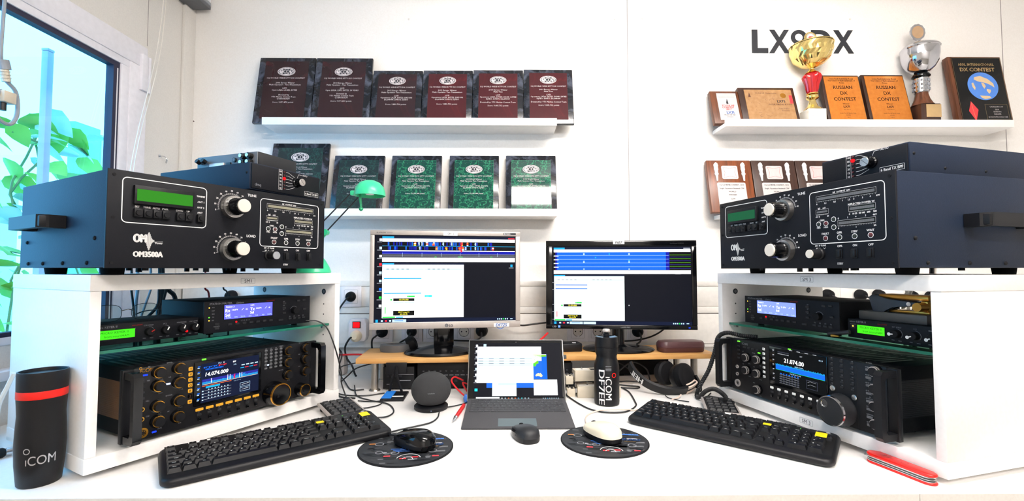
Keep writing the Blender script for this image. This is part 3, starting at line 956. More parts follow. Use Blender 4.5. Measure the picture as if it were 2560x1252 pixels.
# ------------------------------------------------------------------ white shelf cabinets
CW, CH, CD = .6012, .3914, .4003
LCP, LCA = (-.799, .9041), 1.0632
RCP, RCA = (.6582, 1.4482), -1.3018
def cabinet(P, A, label, labels):
    t = thing('shelf_cabinet', label, 'cabinet', (P[0], P[1], 0), A)
    m = MB(); m.box(0, CW, 0, CD, .3596, CH, 'white_lam', .0012); m.build('top_panel', t)
    m = MB(); m.box(0, CW, 0, CD, .012, .0418, 'white_lam', .0012); m.build('bottom_panel', t)
    for x in (0.001, CW - .019):
        m = MB(); m.box(x, x + .018, .001, CD, .0420, .3594, 'white_lam', .001)
        xi = x + .0182 if x < .1 else x - .0002
        s = 1 if x < .1 else -1
        for y in (.05, .34):
            for k in range(9):
                z = .08 + k * .031
                m.cyl((xi - s * .001, y, z), (xi + s * .0002, y, z), .0024, 'mid_grey', n=10)
            m.cyl((xi - s * .001, y, .335), (xi + s * .0006, y, .335), .0085, 'dark_grey', n=18)
            m.cyl((xi, y, .335), (xi + s * .0009, y, .335), .005, 'mid_grey', n=12)
        m.build('side_panel', t)
    for x in (.06, CW - .06):
        for y in (.05, CD - .05):
            m = MB(); m.cyl((x, y, 0), (x, y, .0119), .018, 'rubber', n=18); m.build('foot', t)
    g = MB(); g.box(.0196, CW - .0196, .0262, .38, .2335, .2398, 'shelf_glass'); g.box(.0196, CW - .0196, .0245, .026, .2335, .2398, 'glass_edge'); g.build('glass_shelf', t)
    for x in (.022, CW - .022):
        for y in (.045, .34):
            m = MB(); m.cyl((x - .003 if x < .1 else x + .003, y, .229), (x + .008 if x < .1 else x - .008, y, .229), .0042, 'chrome', n=12); m.build('shelf_pin', t)
    for s, x, z in labels:
        m = MB(frontat(0, -.0003, 0)); m.rect(x, z, .036, .0135, 'print_white', 1); m.frame(x - .018, z - .0067, x + .018, z + .0067, .001, .0006, 'print_grey', 2); m.text(s, x, z, .0085, 'ink', 3, bold=.01); m.build('label_sticker', t)
    return t
cabinet(LCP, LCA, 'white open cabinet on the left of the desk with an SM1 sticker', [('SM1', .311, .3735)])
cabinet(RCP, RCA, 'white open cabinet on the right of the desk with two SM 3 stickers', [('SM 3', .316, .3775), ('SM 3', .304, .0275)])
def incab(P, A, x, y):
    return (P[0] + x * math.cos(A) - y * math.sin(A), P[1] + x * math.sin(A) + y * math.cos(A))

# ------------------------------------------------------------------ power amplifiers
AW, AH, AD = .485, .186, .418
def amplifier(loc, A, label, lcd, tint_meter, tune_ang):
    t = thing('power_amplifier', label, 'amplifier', loc, A, group='large black power amplifiers')
    m = MB(); m.box(.001, AW - .001, .0045, AD, .001, AH - .001, 'amp_body', .0015)
    m.build('case', t)
    m = MB(); m.prism([(0, 0), (AW, 0), (AW, AH), (0, AH)], -.0042, 0, 'amp_front', .0008)
    for v in m.bm.verts:
        v.co = Vector((v.co.x, -v.co.z, v.co.y))
    m.bm.normal_update()
    bmesh.ops.reverse_faces(m.bm, faces=m.bm.faces[:]) if False else None
    fp = m.build('front_panel', t)
    # printing
    m = MB(frontat(0, -.0001, 0))
    m.frame(.0225, .0865, .1755, .1745, .009, .0016, 'print_white')
    m.frame(.298, .0535, .4655, .1705, .009, .0016, 'print_white')
    for x, s in ((.048, 'SET'), (.064, 'TUNE'), (.080, 'AUTO'), (.096, 'PWR'), (.1222, 'DWN'), (.1387, 'UP'), (.162, 'ANT')):
        m.text(s, x, .1195, .0036, 'print_white', bold=.06, maxw=.0125)
    for s, z in (('TRANSMIT', .1545), ('ANT 1', .1425), ('ANT 2', .1305)):
        m.text(s, .1632, z, .0036, 'print_white', bold=.05, maxw=.017)
    m.text('OM', .0440, .0585, .0155, 'print_white', al='L', bold=.075, sx=.62)
    for k in range(15):
        a = .002 + .017 * math.exp(-((k - 6) / 3.6) ** 2)
        m.line(.0625 + k * .0011, .054 - a, .0625 + k * .0011, .054 + a * .9, .0006, 'print_white')
    m.line(.078, .052, .0935, .053, .0009, 'print_white'); m.text('Power', .0866, .0498, .0035, 'print_white', bold=.04, maxw=.013)
    m.text('OM3500A', .0440, .0275, .0105, 'print_white', al='L', bold=.08, sx=.78)
    for cz, lab in ((.140, 'TUNE'), (.0435, 'LOAD')):
        m.text(lab, .277, cz + .033, .0058, 'print_white', bold=.05)
        for k in range(46):
            an = math.radians(195 - k * (195 - 8) / 45)
            l = .0045 if k % 5 == 0 else .0028
            m.line(.2300 + .0285 * math.cos(an), cz + .0285 * math.sin(an), .2300 + (.0285 + l) * math.cos(an), cz + (.0285 + l) * math.sin(an), .0005, 'print_white')
            if k % 5 == 0:
                m.text(str(k * 2), .2300 + .0368 * math.cos(an), cz + .0368 * math.sin(an), .0034, 'print_white', bold=.05)
    m.text('RF  OUTPUT  kW', .376, .1625, .0036, 'print_white', bold=.06)
    def sc_(x0, x1, z0, z1, labs, s=1):
        m.frame(x0 - .0016, z0 - .0016, x1 + .0016, z1 + .0016, .0003, .0006, 'print_white')
        zz = z0 - .0066 if s > 0 else z1 + .0066
        for f, q in labs:
            m.text(q, x0 + (x1 - x0) * f, zz, .0032, 'print_white', bold=.06)
        for k in range(24):
            x = x0 + (x1 - x0) * k / 23
            m.line(x, z0 - .0016, x, z0 - .0034, .0003, 'print_white')
    sc_(.317, .447, .1490, .1580, ((0, '0'), (.16, '0,1'), (.33, '0,5'), (.47, '1'), (.58, '1,5'), (.66, '2'), (.8, '3'), (.92, '4'), (1.04, 'kW')))
    sc_(.3155, .3435, .1205, .1280, ((0, '-25'), (.24, '0'), (1, '25')))
    m.text('Ig2    mA', .329, .1325, .0036, 'print_white', bold=.06)
    sc_(.3925, .445, .1185, .1270, ((0, '0'), (.22, '10 20'), (.42, '50'), (.56, '100'), (.76, '200'), (1, '500')))
    m.text('REFLECTED POWER W', .4175, .1320, .0038, 'print_white', bold=.06, maxw=.055)
    sc_(.3675, .4445, .0910, .0995, ((0, '0'), (.5, 'v'), (1, '2A')))
    for f, q in ((0, '0'), (.27, '1'), (.5, '+'), (.76, '3'), (1.0, '4kV')):
        m.text(q, .3675 + .077 * f, .1055, .0034, 'print_white', bold=.06)
    m.text('GRID', .329, .1055, .0034, 'print_white', bold=.06); m.text('MIN', .320, .0895, .0034, 'print_white', bold=.06); m.text('MAX', .338, .0895, .0034, 'print_white', bold=.06)
    for s, x in (('FAULT', .336), ('OPR', .369), ('STBY', .402), ('WAIT', .435)):
        m.text(s, x, .0755, .0042, 'print_white', bold=.06)
    for s, x in (('OPR', .369), ('ON', .402), ('OFF', .435)):
        m.text(s, x, .0470, .0042, 'print_white', bold=.06)
    m.text('STBY', .369, .0100, .0042, 'print_white', bold=.06)
    m.text('HV  IP TUNE', .3235, .0500, .0034, 'print_white', bold=.06, maxw=.032); m.text('kV  A', .318, .0440, .0034, 'print_white', bold=.06)
    m.line(.330, .0455, .333, .0425, .0006, 'print_white'); m.line(.333, .0425, .336, .0455, .0006, 'print_white'); m.line(.306, .0405, .314, .0405, .0005, 'print_white')
    m.build('panel_lettering', t)
    # display
    m = MB(); m.box(.040, .146, -.0085, .0, .1240, .1605, 'black_plastic', .0012); db = m.build('display_bezel', t)
    m = MB(frontat(0, -.0087, 0)); m.rc(.0435, .1300, .1428, .1530, lcd); m.build('green_display', db)
    for x in (.048, .064, .080, .096, .1222, .1387, .162):
        m = MB(); m.box(x - .0072, x + .0072, -.0075, 0, .0990, .1150, 'black_plastic', .001); m.cyl((x, -.0074, .107), (x, -.0098, .107), .0055, 'black_plastic', r1=.005, n=18); m.build('button', t)
    # knobs
    for cz in (.140, .0435):
        m = MB(); m.cyl((.230, 0, cz), (.230, -.012, cz), .0262, 'alu', r1=.0250, n=48)
        m.build('dial_ring', t)
        m = MB()
        M2 = Matrix.Translation((.230, -.0121, cz)) @ Matrix.Rotation(PI / 2, 4, 'X')
        m.M = M2; m.lathe([(.0195, 0), (.0195, .006), (.0180, .008), (.0172, .032), (.0160, .0335)], 'black_gloss', n=72, lobes=24, amp=.018)
        kn = m.build('knob', t)
        m = MB(M2); m.lathe([(.0148, .0336), (.0148, .0362), (.0140, .0370)], 'alu_cap', n=40); m.build('silver_cap', kn)
        m = MB(frontat(0, -.0123, 0)); an = math.radians(tune_ang); m.poly([(.230 + .0235 * math.cos(an) - .0018, cz + .0235 * math.sin(an)), (.230 + .0235 * math.cos(an) + .0018, cz + .0235 * math.sin(an)), (.230 + .020 * math.cos(an), cz + .020 * math.sin(an))], 'ink'); m.build('pointer', kn)
    m = MB(Matrix.Translation((.3225, 0, .0315)) @ Matrix.Rotation(PI / 2, 4, 'X')); m.lathe([(.0125, 0), (.0125, .005), (.0105, .007), (.0102, .028), (.0098, .029)], 'black_plastic', n=36); kn = m.build('selector_knob', t)
    m = MB(Matrix.Translation((.3225, -.0291, .0315)) @ Matrix.Rotation(PI / 2, 4, 'X')); m.lathe([(.0092, 0), (.0092, .002)], 'alu_cap' if tune_ang < 180 else 'print_grey', n=32); m.build('silver_cap', kn)
    # meters
    for x0, x1, z0, z1 in ((.317, .447, .1490, .1580), (.3155, .3435, .1205, .1280), (.3925, .445, .1185, .1270), (.3675, .4445, .0910, .0995)):
        m = MB(frontat(0, -.0002, 0)); m.rc(x0, z0, x1, z1, 'black_gloss', 1); m.rc(x0 + .001, z0 + .0015, x1 - .001, z1 - .0015, tint_meter, 2)
        for k in range(int((x1 - x0) / .0022)):
            m.line(x0 + .001 + k * .0022, z0 + .0015, x0 + .001 + k * .0022, z1 - .0015, .0003, 'ink', 3)
        m.build('bar_meter', t)
    for x, z in ((.320, .0975), (.338, .0975), (.3563, .1050), (.3563, .0880), (.336, .0655), (.369, .0655), (.402, .0655), (.435, .0655)):
        m = MB(frontat(x, 0, z)); m.ring(0, 0, .0047, .0058, 'print_white', 1); m.M = Matrix.Translation((x, 0, z)) @ Matrix.Rotation(PI / 2, 4, 'X'); m.lathe([(.0042, 0), (.0036, .0018), (.002, .0028), (.0003, .003)], 'led_off' if x in (.336, .435, .338) else 'led_dark', n=16); m.build('indicator_lamp', t)
    for x in (.369, .402, .435):
        m = MB(); m.box(x - .0062, x + .0062, -.003, 0, .0205, .0405, 'black_plastic', .0008); m.box(x - .0045, x + .0045, -.0075, -.003, .0225, .0385, 'black_plastic', .001); m.build('rocker_switch', t)
    # side handles, feet, screws
    for s in (0, 1):
        m = MB()
        x0 = 0 if s == 0 else AW
        d = -1 if s == 0 else 1
        for y0, y1 in ((.175, .20), (.315, .34)):
            m.box(min(x0, x0 + d * .040), max(x0, x0 + d * .040), y0, y1, .082, .104, 'black_plastic', .002)
        pl = [(.172, .026), (.185, .042), (.330, .042), (.343, .026), (.343, .0005), (.318, .0005), (.318, .030), (.197, .030), (.197, .0005), (.172, .0005)]
        rings = [[(x0 + d * b, a, z) for a, b in pl] for z in (.080, .106)]
        n = len(pl)
        m.loft(rings, 'black_plastic'); m.build('side_handle', t)
        m = MB()
        for y, z in ((.045, .057), (.075, .010), (.185, .010), (.285, .010), (.365, .010), (.375, .057)):
            m.lathe([(.0042, -.0005), (.004, .001), (.002, .0025)], 'black_matte', n=12)
            for v in m.bm.verts:
                if not v.tag:
                    c = v.co.copy(); v.co = Vector((x0 + d * c.z, y + c.x, z + c.y)); v.tag = True
        m.build('screws', t)
    m = MB(Matrix.Rotation(0, 4, 'X'))
    for x, z in ((.010, .176), (.475, .176), (.010, .010), (.475, .010), (.010, .095), (.475, .095)):
        m.cyl((x, 0, z), (x, -.0012, z), .0028, 'black_matte', n=14)
    m.build('panel_screws', t)
    for x in (.045, .44):
        for y in (.085, .36):
            m = MB(); m.cyl((x, y, -.0132), (x, y, .001), .018, 'rubber', r1=.02, n=20); m.build('foot', t)
    m = MB()
    for k, x in enumerate((.09, .13, .16, .21, .25, .29, .33, .37, .40)):
        m.cyl((x, .06 + (k % 3) * .12, -.005 - (k % 2) * .003), (x, .06 + (k % 3) * .12, .001), .006, 'black_plastic', n=10)
    m.build('underside_screws', t)
    return t
ZA = CH + .0132
amplifier((-.7398, .8652, ZA), 1.063, 'large black amplifier with lit green display on the left white cabinet', 'lcd_green', 'meter', 187)
amplifier((.6162, 1.332, ZA), -1.3306, 'large black amplifier with dim green display on the right white cabinet', 'lcd_green_dim', 'mid_grey', 95)

# ------------------------------------------------------------------ band filter boxes
def filterbox(loc, A, W, D, H, label, dmq, led_i):
    t = thing('filter_box', label, 'radio accessory', loc, A, group='dark filter boxes on the amplifiers')
    m = MB(); m.box(0, W, .004, D, 0, H, 'amp_body', .001); m.build('case', t)
    m = MB(); m.box(.003, W - .003, 0, .0038, .003, H - .003, 'amp_front', .0006); m.build('front_panel', t)
    cx = W * .62; cz = H * .56; x0 = cx - .042
    m = MB(frontat(0, -.0001, 0))
    m.frame(x0 - .014, cz - .026, x0 - .003, cz + .026, .0005, .0007, 'print_white')
    for k, s in enumerate(('160', '80', '40', '20', '15', '10')):
        z = cz + .0215 - k * .0086
        m.text(s, x0 - .0085, z, .0042, 'print_white', bold=.03)
        if k not in (2,) or True:
            m.line(x0 + .008, z, x0 + .016, z, .0006, 'print_white')
            an = math.radians(118 + k * 26)
            m.line(x0 + .016, z, cx + .0145 * math.cos(an), cz + .0145 * math.sin(an), .0006, 'print_white')
    m.line(cx + .002, cz + .014, cx + .006, cz + .023, .0006, 'print_white'); m.line(cx + .006, cz + .023, cx + .018, cz + .023, .0006, 'print_white'); m.text('AUTO', cx + .027, cz + .0235, .004, 'print_white', bold=.03)
    m.rc(W - .056, .007, W - .008, .019, 'print_white', 1); m.rc(W - .0554, .0076, W - .0086, .0184, 'amp_front', 2); m.text('6 Band TX BPF', W - .032, .013, .0055, 'print_white', 3, bold=.04, maxw=.043)
    if dmq:
        m.text('dmq', .020, .013, .007, 'print_grey', bold=.02)
    m.build('panel_lettering', t)
    for k in range(6):
        z = cz + .0215 - k * .0086
        m = MB(); m.cyl((x0 + .002, 0, z), (x0 + .002, -.0025, z), .0042 if k == led_i else .002, 'led_red' if k == led_i else 'led_off', n=14); o = m.build('indicator_lamp', t)
    m = MB(Matrix.Translation((cx, 0, cz)) @ Matrix.Rotation(PI / 2, 4, 'X')); m.lathe([(.0125, 0), (.0125, .003), (.0105, .005), (.0100, .020)], 'black_gloss', n=48, lobes=18, amp=.02); kn = m.build('knob', t)
    m = MB(Matrix.Translation((cx, -.0201, cz)) @ Matrix.Rotation(PI / 2, 4, 'X')); m.lathe([(.0095, 0), (.0095, .0012), (.009, .0016)], 'alu', n=32); m.M = frontat(cx, -.0218, cz); m.line(-.006, .006, .006, -.006, .0012, 'mid_grey', 1); m.build('silver_cap', kn)
    m = MB()
    for x, d in ((0, -1), (W, 1)):
        for y, z in ((.014, H * .62), (.10, .012), (.22, .012), (D - .03, .012)):
            m.cyl((x - d * .0005, y, z), (x + d * .0022, y, z), .0036, 'black_matte', r1=.002, n=12)
    m.build('screws', t)
    for x in (.03, W - .03):
        for y in (.04, D - .04):
            m = MB(); m.cyl((x, y, -.0048), (x, y, .0005), .009, 'rubber', n=14); m.build('foot', t)
    return t
ZT = ZA + AH
filterbox((-.612, 1.112, ZT + .0048), math.radians(66.5), .217, .345, .065, 'dark filter box with red lamp and knob on the left amplifier', True, 2)
filterbox((.745, 1.085, ZT + .0048), math.radians(-75.0), .190, .41, .060, 'dark filter box with red lamp and knob on the right amplifier', False, 1)
# small box with sockets on the left filter box
t = thing('switch_box', 'small grey box with sockets on its side, stacked on the left filter box', 'radio accessory', (-.626, 1.166, ZT + .0048 + .065), math.radians(70))
m = MB(); m.box(.0035, .127, 0, .21, .0005, .039, 'dark_grey', .0008); m.build('case', t)
m = MB(); m.box(0, .0033, .001, .209, .001, .0385, 'mid_grey', .0004)
m.build('connector_panel', t)
for y, z in ((.020, .028), (.042, .028), (.020, .012), (.042, .012)):
    m = MB(); m.cyl((.001, y, z), (-.011, y, z), .0075, 'jack_dark', n=16); m.cyl((-.0111, y, z), (-.015, y, z), .0045, 'chrome', n=14); m.build('phono_socket', t)
m = MB(); m.cyl((.001, .075, .022), (-.004, .075, .022), .006, 'jack_dark', n=16); m.cyl((-.004, .075, .022), (-.0045, .075, .022), .004, 'mid_grey', n=12); m.build('round_socket', t)
m = MB(); m.box(-.003, .001, .088, .102, .010, .017, 'jack_dark'); m.build('square_socket', t)
m = MB(); m.box(-.0035, .001, .112, .162, .006, .018, 'silver_plate', .001); m.build('multi_pin_socket', t)
for y in (.172, .192):
    m = MB(); m.cyl((.001, y, .022), (-.012, y, .022), .004, 'chrome', n=12); m.cyl((-.006, y, .022), (-.016, y, .026), .006, 'jack_dark', n=12); m.build('thumb_screw', t)

# ------------------------------------------------------------------ transceivers
def transceiver(P, A, label, gold):
    x, y = incab(P, A, .033, .0)
    t = thing('radio_transceiver', label, 'radio', (x, y, .0498), A)
    W, H = .485, .149
    trim = 'gold_trim' if gold else 'bezel_silver'
    pr = 'gold_trim' if gold else 'print_white'
    XL = .046 if gold else .030
    m = MB(); m.box(XL, W - .030, .0135, .365, .004, H - .004, 'black_matte', .002)
    for k in range(22):
        m.box(.06 + k * .0165, .068 + k * .0165, .06, .16, H - .0041, H - .0030, 'jack_dark')
        m.box(.06 + k * .0165, .068 + k * .0165, .19, .29, H - .0041, H - .0030, 'jack_dark')
    m.build('case', t)
    for sx in (XL - .0004, W - .030):
        m = MB(); m.box(sx, sx + .0004, .03, .34, .035, .115, 'brown_side' if gold else 'black_plastic')
        for k in range(20):
            m.box(sx - .0004 if sx < .1 else sx, sx + .0003 if sx < .1 else sx + .0009, .03, .34, .037 + k * .0039, .0388 + k * .0039, 'brown_side' if gold else 'dark_grey')
        m.build('side_vent', t)
    m = MB(); m.box(XL - .004 if gold else .020, W - .020, 0, .0132, 0, H, 'black_plastic', .003); m.build('front_panel', t)
    for sx, x0 in ((0, .026 if gold else .002), (1, W - .018)):
        pl = [(.004, .004), (-.036, .004), (-.042, .012), (-.042, H - .012), (-.036, H - .004), (.004, H - .004), (.004, H - .018), (-.026, H - .018), (-.030, H - .024), (-.030, .024), (-.026, .018), (.004, .018)]
        m = MB()
        mp = [(a, b) for a, b in pl]
        v = [(xx, a, b) for xx in (x0, x0 + .016) for a, b in mp]
        n = len(mp)
        f = [(i, (i + 1) % n, n + (i + 1) % n, n + i) for i in range(n)]
        q = [(0, 1, 10, 11), (1, 2, 9, 10), (2, 3, 8, 9), (3, 4, 7, 8), (4, 5, 6, 7)]
        f += [tuple(reversed(a)) for a in q] + [tuple(n + k for k in a) for a in q]
        m.raw(v, f, 'black_gloss' if gold else 'black_plastic'); m.box(x0 - .002, x0 + .018, .0005, .0125, .001, H - .001, 'black_plastic', .001)
        hd = m.build('rack_handle', t)
    m = MB(frontat(0, -.0001, 0))
    def kn(x, z, r=.0115, L=.016, name='knob', nt=22):
        b = MB(Matrix.Translation((x, -.0002, z)) @ Matrix.Rotation(PI / 2, 4, 'X'))
        b.lathe([(r * 1.22, 0), (r * 1.22, .0015)], 'black_gloss', n=28)
        b.lathe([(r, .0016), (r, .007), (r * .86, .0085), (r * .82, L)], 'black_plastic', n=40, lobes=nt, amp=.02)
        o = b.build(name, t)
        b = MB(Matrix.Translation((x, -.0002, z)) @ Matrix.Rotation(PI / 2, 4, 'X'))
        if gold:
            b.lathe([(r * .90, .0084), (r * 1.015, .0084), (r * 1.015, .0092), (r * .90, .0092), (r * .90, .0084)], trim, n=32, caps=False)
        else:
            for zz in (.006, .0115):
                b.lathe([(r * .8, zz), (r * 1.02, zz), (r * 1.02, zz + .0016), (r * .8, zz + .0016), (r * .8, zz)], trim, n=32, caps=False)
        b.build('trim_ring', o)
        return o
    def btn(x, z, w, h, mt, name='button', d=.0022):
        b = MB(); b.box(x - w / 2, x + w / 2, -d, -.0001, z - h / 2, z + h / 2, mt, min(w, h) * .15, 1); return b.build(name, t)
    def jack(x, z, r, mt):
        b = MB(frontat(x, -.0002, z)); b.disc(0, 0, r * .8, 'jack_dark', 1); b.M = Matrix.Translation((x, -.0002, z)) @ Matrix.Rotation(PI / 2, 4, 'X')
        b.lathe([(r * .62, 0), (r, 0), (r, .003), (r * .62, .003), (r * .62, 0)], mt, n=24, caps=False); b.build('jack_socket', t)
    rr = random.Random(9 + gold)
    if gold:
        ks = [(.0865, .134), (.125, .136), (.086, .1055), (.126, .1047), (.0857, .0634), (.1256, .0657), (.0866, .0316), (.125, .0316), (.391, .134), (.446, .134), (.391, .103), (.446, .103), (.391, .070), (.446, .070)]
        jk = [(.058, .063), (.058, .043)]; mic = (.060, .0148)
        colx, colz = .150, [.1293 - k * .0121 for k in range(7)]
        S = (.174, .050, .307, .1335); Fm = (.157, .0425, .3165, .1425)
        rowz = .0340; dial = (.352, .030, .029); sub = (.432, .022, .017); grid = (.330, .097, .372, .142, 4)
        m.text('ICOM', .066, .1425, .0072, 'gold_trim', bold=.02); m.ring(.0545, .1475, .0018, .0027, 'gold_trim')
        for x, z, w, mt in ((.060, .1325, .014, 'led_blue'), (.082, .0105, .008, 'led_blue'), (.105, .1055, .010, 'led_ice'), (.178, .1458, .009, 'led_green'), (.336, .105, .005, 'led_ice')):
            btn(x, z, w, .0032, mt, 'indicator_lamp')
        for k in range(4):
            btn(.058, .120 - k * .0115, .010, .0055, 'dark_grey')
    else:
        ks = [(.085, .1013), (.125, .1028), (.085, .0654), (.125, .0647), (.124, .0203), (.446, .1365), (.446, .100), (.446, .0636), (.446, .0264)]
        jk = [(.046, .068), (.046, .047)]; mic = (.0465, .021)
        colx, colz = .1445, [.1346 - k * .0124 for k in range(7)]
        S = (.186, .056, .3275, .1405); Fm = (.1636, .045, .333, .151 - .004)
        rowz = .0370; dial = (.364, .0335, .0345); sub = None; grid = (.3426, .084, .3915, .1426, 3)
        for x, z, w, mt in ((.053, .1425, .009, 'led_green'), (.128, .121, .008, 'led_green'), (.228, .1475, .008, 'led_green')):
            btn(x, z, w, .003, mt, 'indicator_lamp')
        for k in range(8):
            btn(.428, .136 - k * .0168, .013, .0055, 'mid_grey')
            m.text('AF RF SQL', .428, .1415 - k * .0168, .0024, 'print_grey', bold=.04)
        m.text('ICOM', .075, .1380, .006, 'print_grey', bold=.02)
        for k in range(4):
            btn(.052 + k * .0 , .129 - k * .0115, .010, .0045, 'dark_grey')
            btn(.074 + k * .016, .128, .010, .004, 'dark_grey')
        for x, z in ((.345, .0775), (.396, .069)):
            b = MB(Matrix.Translation((x, -.0002, z)) @ Matrix.Rotation(PI / 2, 4, 'X')); b.lathe([(.006, 0), (.006, .003), (.0045, .0036)], 'alu', n=28); b.build('metal_button', t)
        m.line(.402, .004, .402, .145, .0015, 'jack_dark')
    for i, (x, z) in enumerate(ks):
        kn(x, z, .0115 if gold else .0105)
        m.text(('AF', 'RF/SQL', 'NR', 'NB', 'MIC', 'RF PWR', 'CW')[i % 7], x - .017, z + .0145, .0026, 'print_grey', bold=.03)
        m.text(('LEVEL', 'SUB', 'GAIN')[i % 3], x + .006, z - .0165, .0024, 'print_grey', bold=.03)
    for x, z in jk:
        jack(x, z, .0048, trim)
    jack(mic[0], mic[1], .0105, trim)
    b = MB(frontat(mic[0], -.0035, mic[1]))
    for k in range(8):
        b.disc(.0045 * math.cos(k * PI / 4), .0045 * math.sin(k * PI / 4), .001, trim, 1, 8)
    b.build('connector_pins', t)
    for k, z in enumerate(colz):
        o = btn(colx, z, .0088, .0085 if gold else .0068, 'amber_btn' if gold and k != 5 else ('black_gloss' if gold else 'print_white'), 'lit_button' if gold else 'button')
        b = MB(frontat(colx, -.0024, z)); b.text('TVCGR2M'[k], 0, 0, .005, 'brown_text' if gold else 'print_grey', 1, bold=.03); b.build('button_legend', o)
    # screen
    b = MB(); b.box(Fm[0], Fm[2], -.0030, 0, Fm[1], Fm[3], 'black_gloss', .0025); gl = b.build('screen_glass', t)
    b = MB(frontat(0, -.0031, 0))
    X = lambda u: S[0] + (S[2] - S[0]) * u
    Zf = lambda v: S[1] + (S[3] - S[1]) * v
    b.rc(X(-.02), Zf(-.03), X(1.02), Zf(1.03), 'scr_navy' if gold else 'scr_black', 1)
    for k in range(7):
        b.rc(X(-.075 if gold else -.07), Zf(.98 - k * .145), X(-.035), Zf(.955 - k * .145), 'scr_blue2' if gold else 'scr_grey', 1)
        b.rc(X(-.08 if gold else -.075), Zf(.94 - k * .145), X(-.045), Zf(.92 - k * .145), 'scr_pale' if gold else 'scr_slate', 1)
    if gold:
        b.text('14.074.000', X(.05), Zf(.73), .0085, 'scr_white', 3, 'L', bold=.03, shear=.15, maxw=.052)
        for k in range(14):
            b.rc(X(.02 + k * .028), Zf(.90 + .015 * (k % 3)), X(.04 + k * .028), Zf(.94), 'scr_blue2' if k < 9 else 'scr_red', 2)
            b.rc(X(.05 + k * .022), Zf(.845), X(.065 + k * .022), Zf(.885), 'scr_blue2', 2)
        b.rc(X(0), Zf(.44), X(1), Zf(.68), 'scr_violet', 2); b.rc(X(0), Zf(.60), X(1), Zf(.68), 'scr_navy', 3)
        for k in range(70):
            u = k / 70; h = .02 + (.10 * rr.random() if .42 < u < .75 else .015 * rr.random())
            b.rc(X(u), Zf(.47), X(u + .009), Zf(.50 + h), 'scr_red' if .54 < u < .60 and h > .07 else ('scr_white' if h > .09 else 'scr_blue'), 4)
        b.rc(X(.145), Zf(.48), X(.155), Zf(.60), 'scr_white', 5)
        b.rc(X(0), Zf(.455), X(1), Zf(.463), 'scr_yellow', 5); b.rc(X(0), Zf(.415), X(.5), Zf(.425), 'scr_orange', 4)
        b.rc(X(.06), Zf(.35), X(.30), Zf(.40), 'scr_blue', 4)
        for k in range(4):
            b.line(X(.03), Zf(.29 - k * .08), X(.5), Zf(.29 - k * .08), .0005, 'scr_grey', 4)
            b.rc(X(.0), Zf(.27 - k * .08), X(.025), Zf(.30 - k * .08), 'scr_pale', 4)
            for j in range(7):
                b.rc(X(.1 + j * .055), Zf(.30 - k * .08), X(.118 + j * .055), Zf(.325 - k * .08), 'scr_pale', 4)
        b.frame(X(.66), Zf(.33), X(.86), Zf(.23), .0005, .0006, 'scr_blue', 4) if False else None
        for k in range(2):
            b.rc(X(.66), Zf(.30 - k * .14), X(.85), Zf(.19 - k * .14), 'scr_pale', 4); b.rc(X(.665), Zf(.293 - k * .14), X(.845), Zf(.197 - k * .14), 'scr_navy', 5); b.line(X(.69), Zf(.24 - k * .14), X(.82), Zf(.26 - k * .14), .0005, 'scr_white', 6)
        for k in range(4):
            b.rc(X(.68 + k * .085), Zf(.80), X(.74 + k * .085), Zf(.83), 'scr_pale', 4); b.rc(X(.66 + k * .085), Zf(.725), X(.73 + k * .085), Zf(.745), 'scr_red' if k % 2 else 'scr_blue', 4)
        b.text('BPF', X(.55), Zf(.955), .0034, 'scr_white', 4, bold=.03); b.text('3.0k', X(.56), Zf(.87), .003, 'scr_pale', 4)
        b.text('FIL1', X(.29), Zf(.985), .0034, 'scr_pale', 4); b.text('U', X(.36), Zf(.985), .0034, 'scr_white', 4)
        for k in range(7):
            b.line(X(.55 + k * .02), Zf(.385), X(.55 + k * .02), Zf(.41), .0004, 'scr_pale', 4)
    else:
        b.text('21.074.00', X(.19), Zf(.72), .0105, 'scr_white', 3, 'L', bold=.035, maxw=.078)
        b.text('BAND SCOPE', X(.50), Zf(.595), .0028, 'scr_pale', 3)
        b.rc(X(0), Zf(.40), X(1), Zf(.535), 'scr_blue2', 2)
        for k in range(80):
            h = .02 + .03 * rr.random()
            b.rc(X(k / 80), Zf(.535), X((k + .7) / 80), Zf(.535 + h), 'scr_blue', 3)
        b.rc(X(0), Zf(.393), X(1), Zf(.400), 'scr_green', 3)
        for k in range(10):
            b.rc(X(.05 + k * .025), Zf(.93), X(.068 + k * .025), Zf(.965), 'scr_slate', 2)
            b.rc(X(.05 + k * .025), Zf(.88), X(.066 + k * .025), Zf(.90), 'scr_grey', 2)
        for j in range(5):
            for k in range(7):
                b.rc(X(.10 + k * .06), Zf(.28 - j * .065), X(.13 + k * .06), Zf(.31 - j * .065), 'scr_slate' if j else 'scr_blue2', 2)
            b.line(X(.08), Zf(.265 - j * .065), X(.5), Zf(.265 - j * .065), .0004, 'scr_grey', 2)
        b.text('SPECTRUM SCOPE', X(.42), Zf(.35), .0028, 'scr_pale', 3)
        b.rc(X(.64), Zf(.30), X(.86), Zf(.05), 'scr_slate', 2); b.rc(X(.65), Zf(.285), X(.85), Zf(.065), 'scr_black', 3)
        for k in range(2):
            b.line(X(.67), Zf(.14 + k * .09), X(.72), Zf(.18 + k * .09), .0005, 'scr_grey', 4); b.line(X(.72), Zf(.18 + k * .09), X(.83), Zf(.16 + k * .09), .0005, 'scr_grey', 4)
        b.text('BPF', X(.55), Zf(.93), .0034, 'scr_grey', 3); b.text('09:19', X(.93), Zf(.93), .0034, 'scr_pale', 3)
        for k in range(4):
            b.rc(X(.30 + k * .16), Zf(1.05), X(.37 + k * .16), Zf(1.065), 'scr_grey', 2)
    b.build('screen', gl)
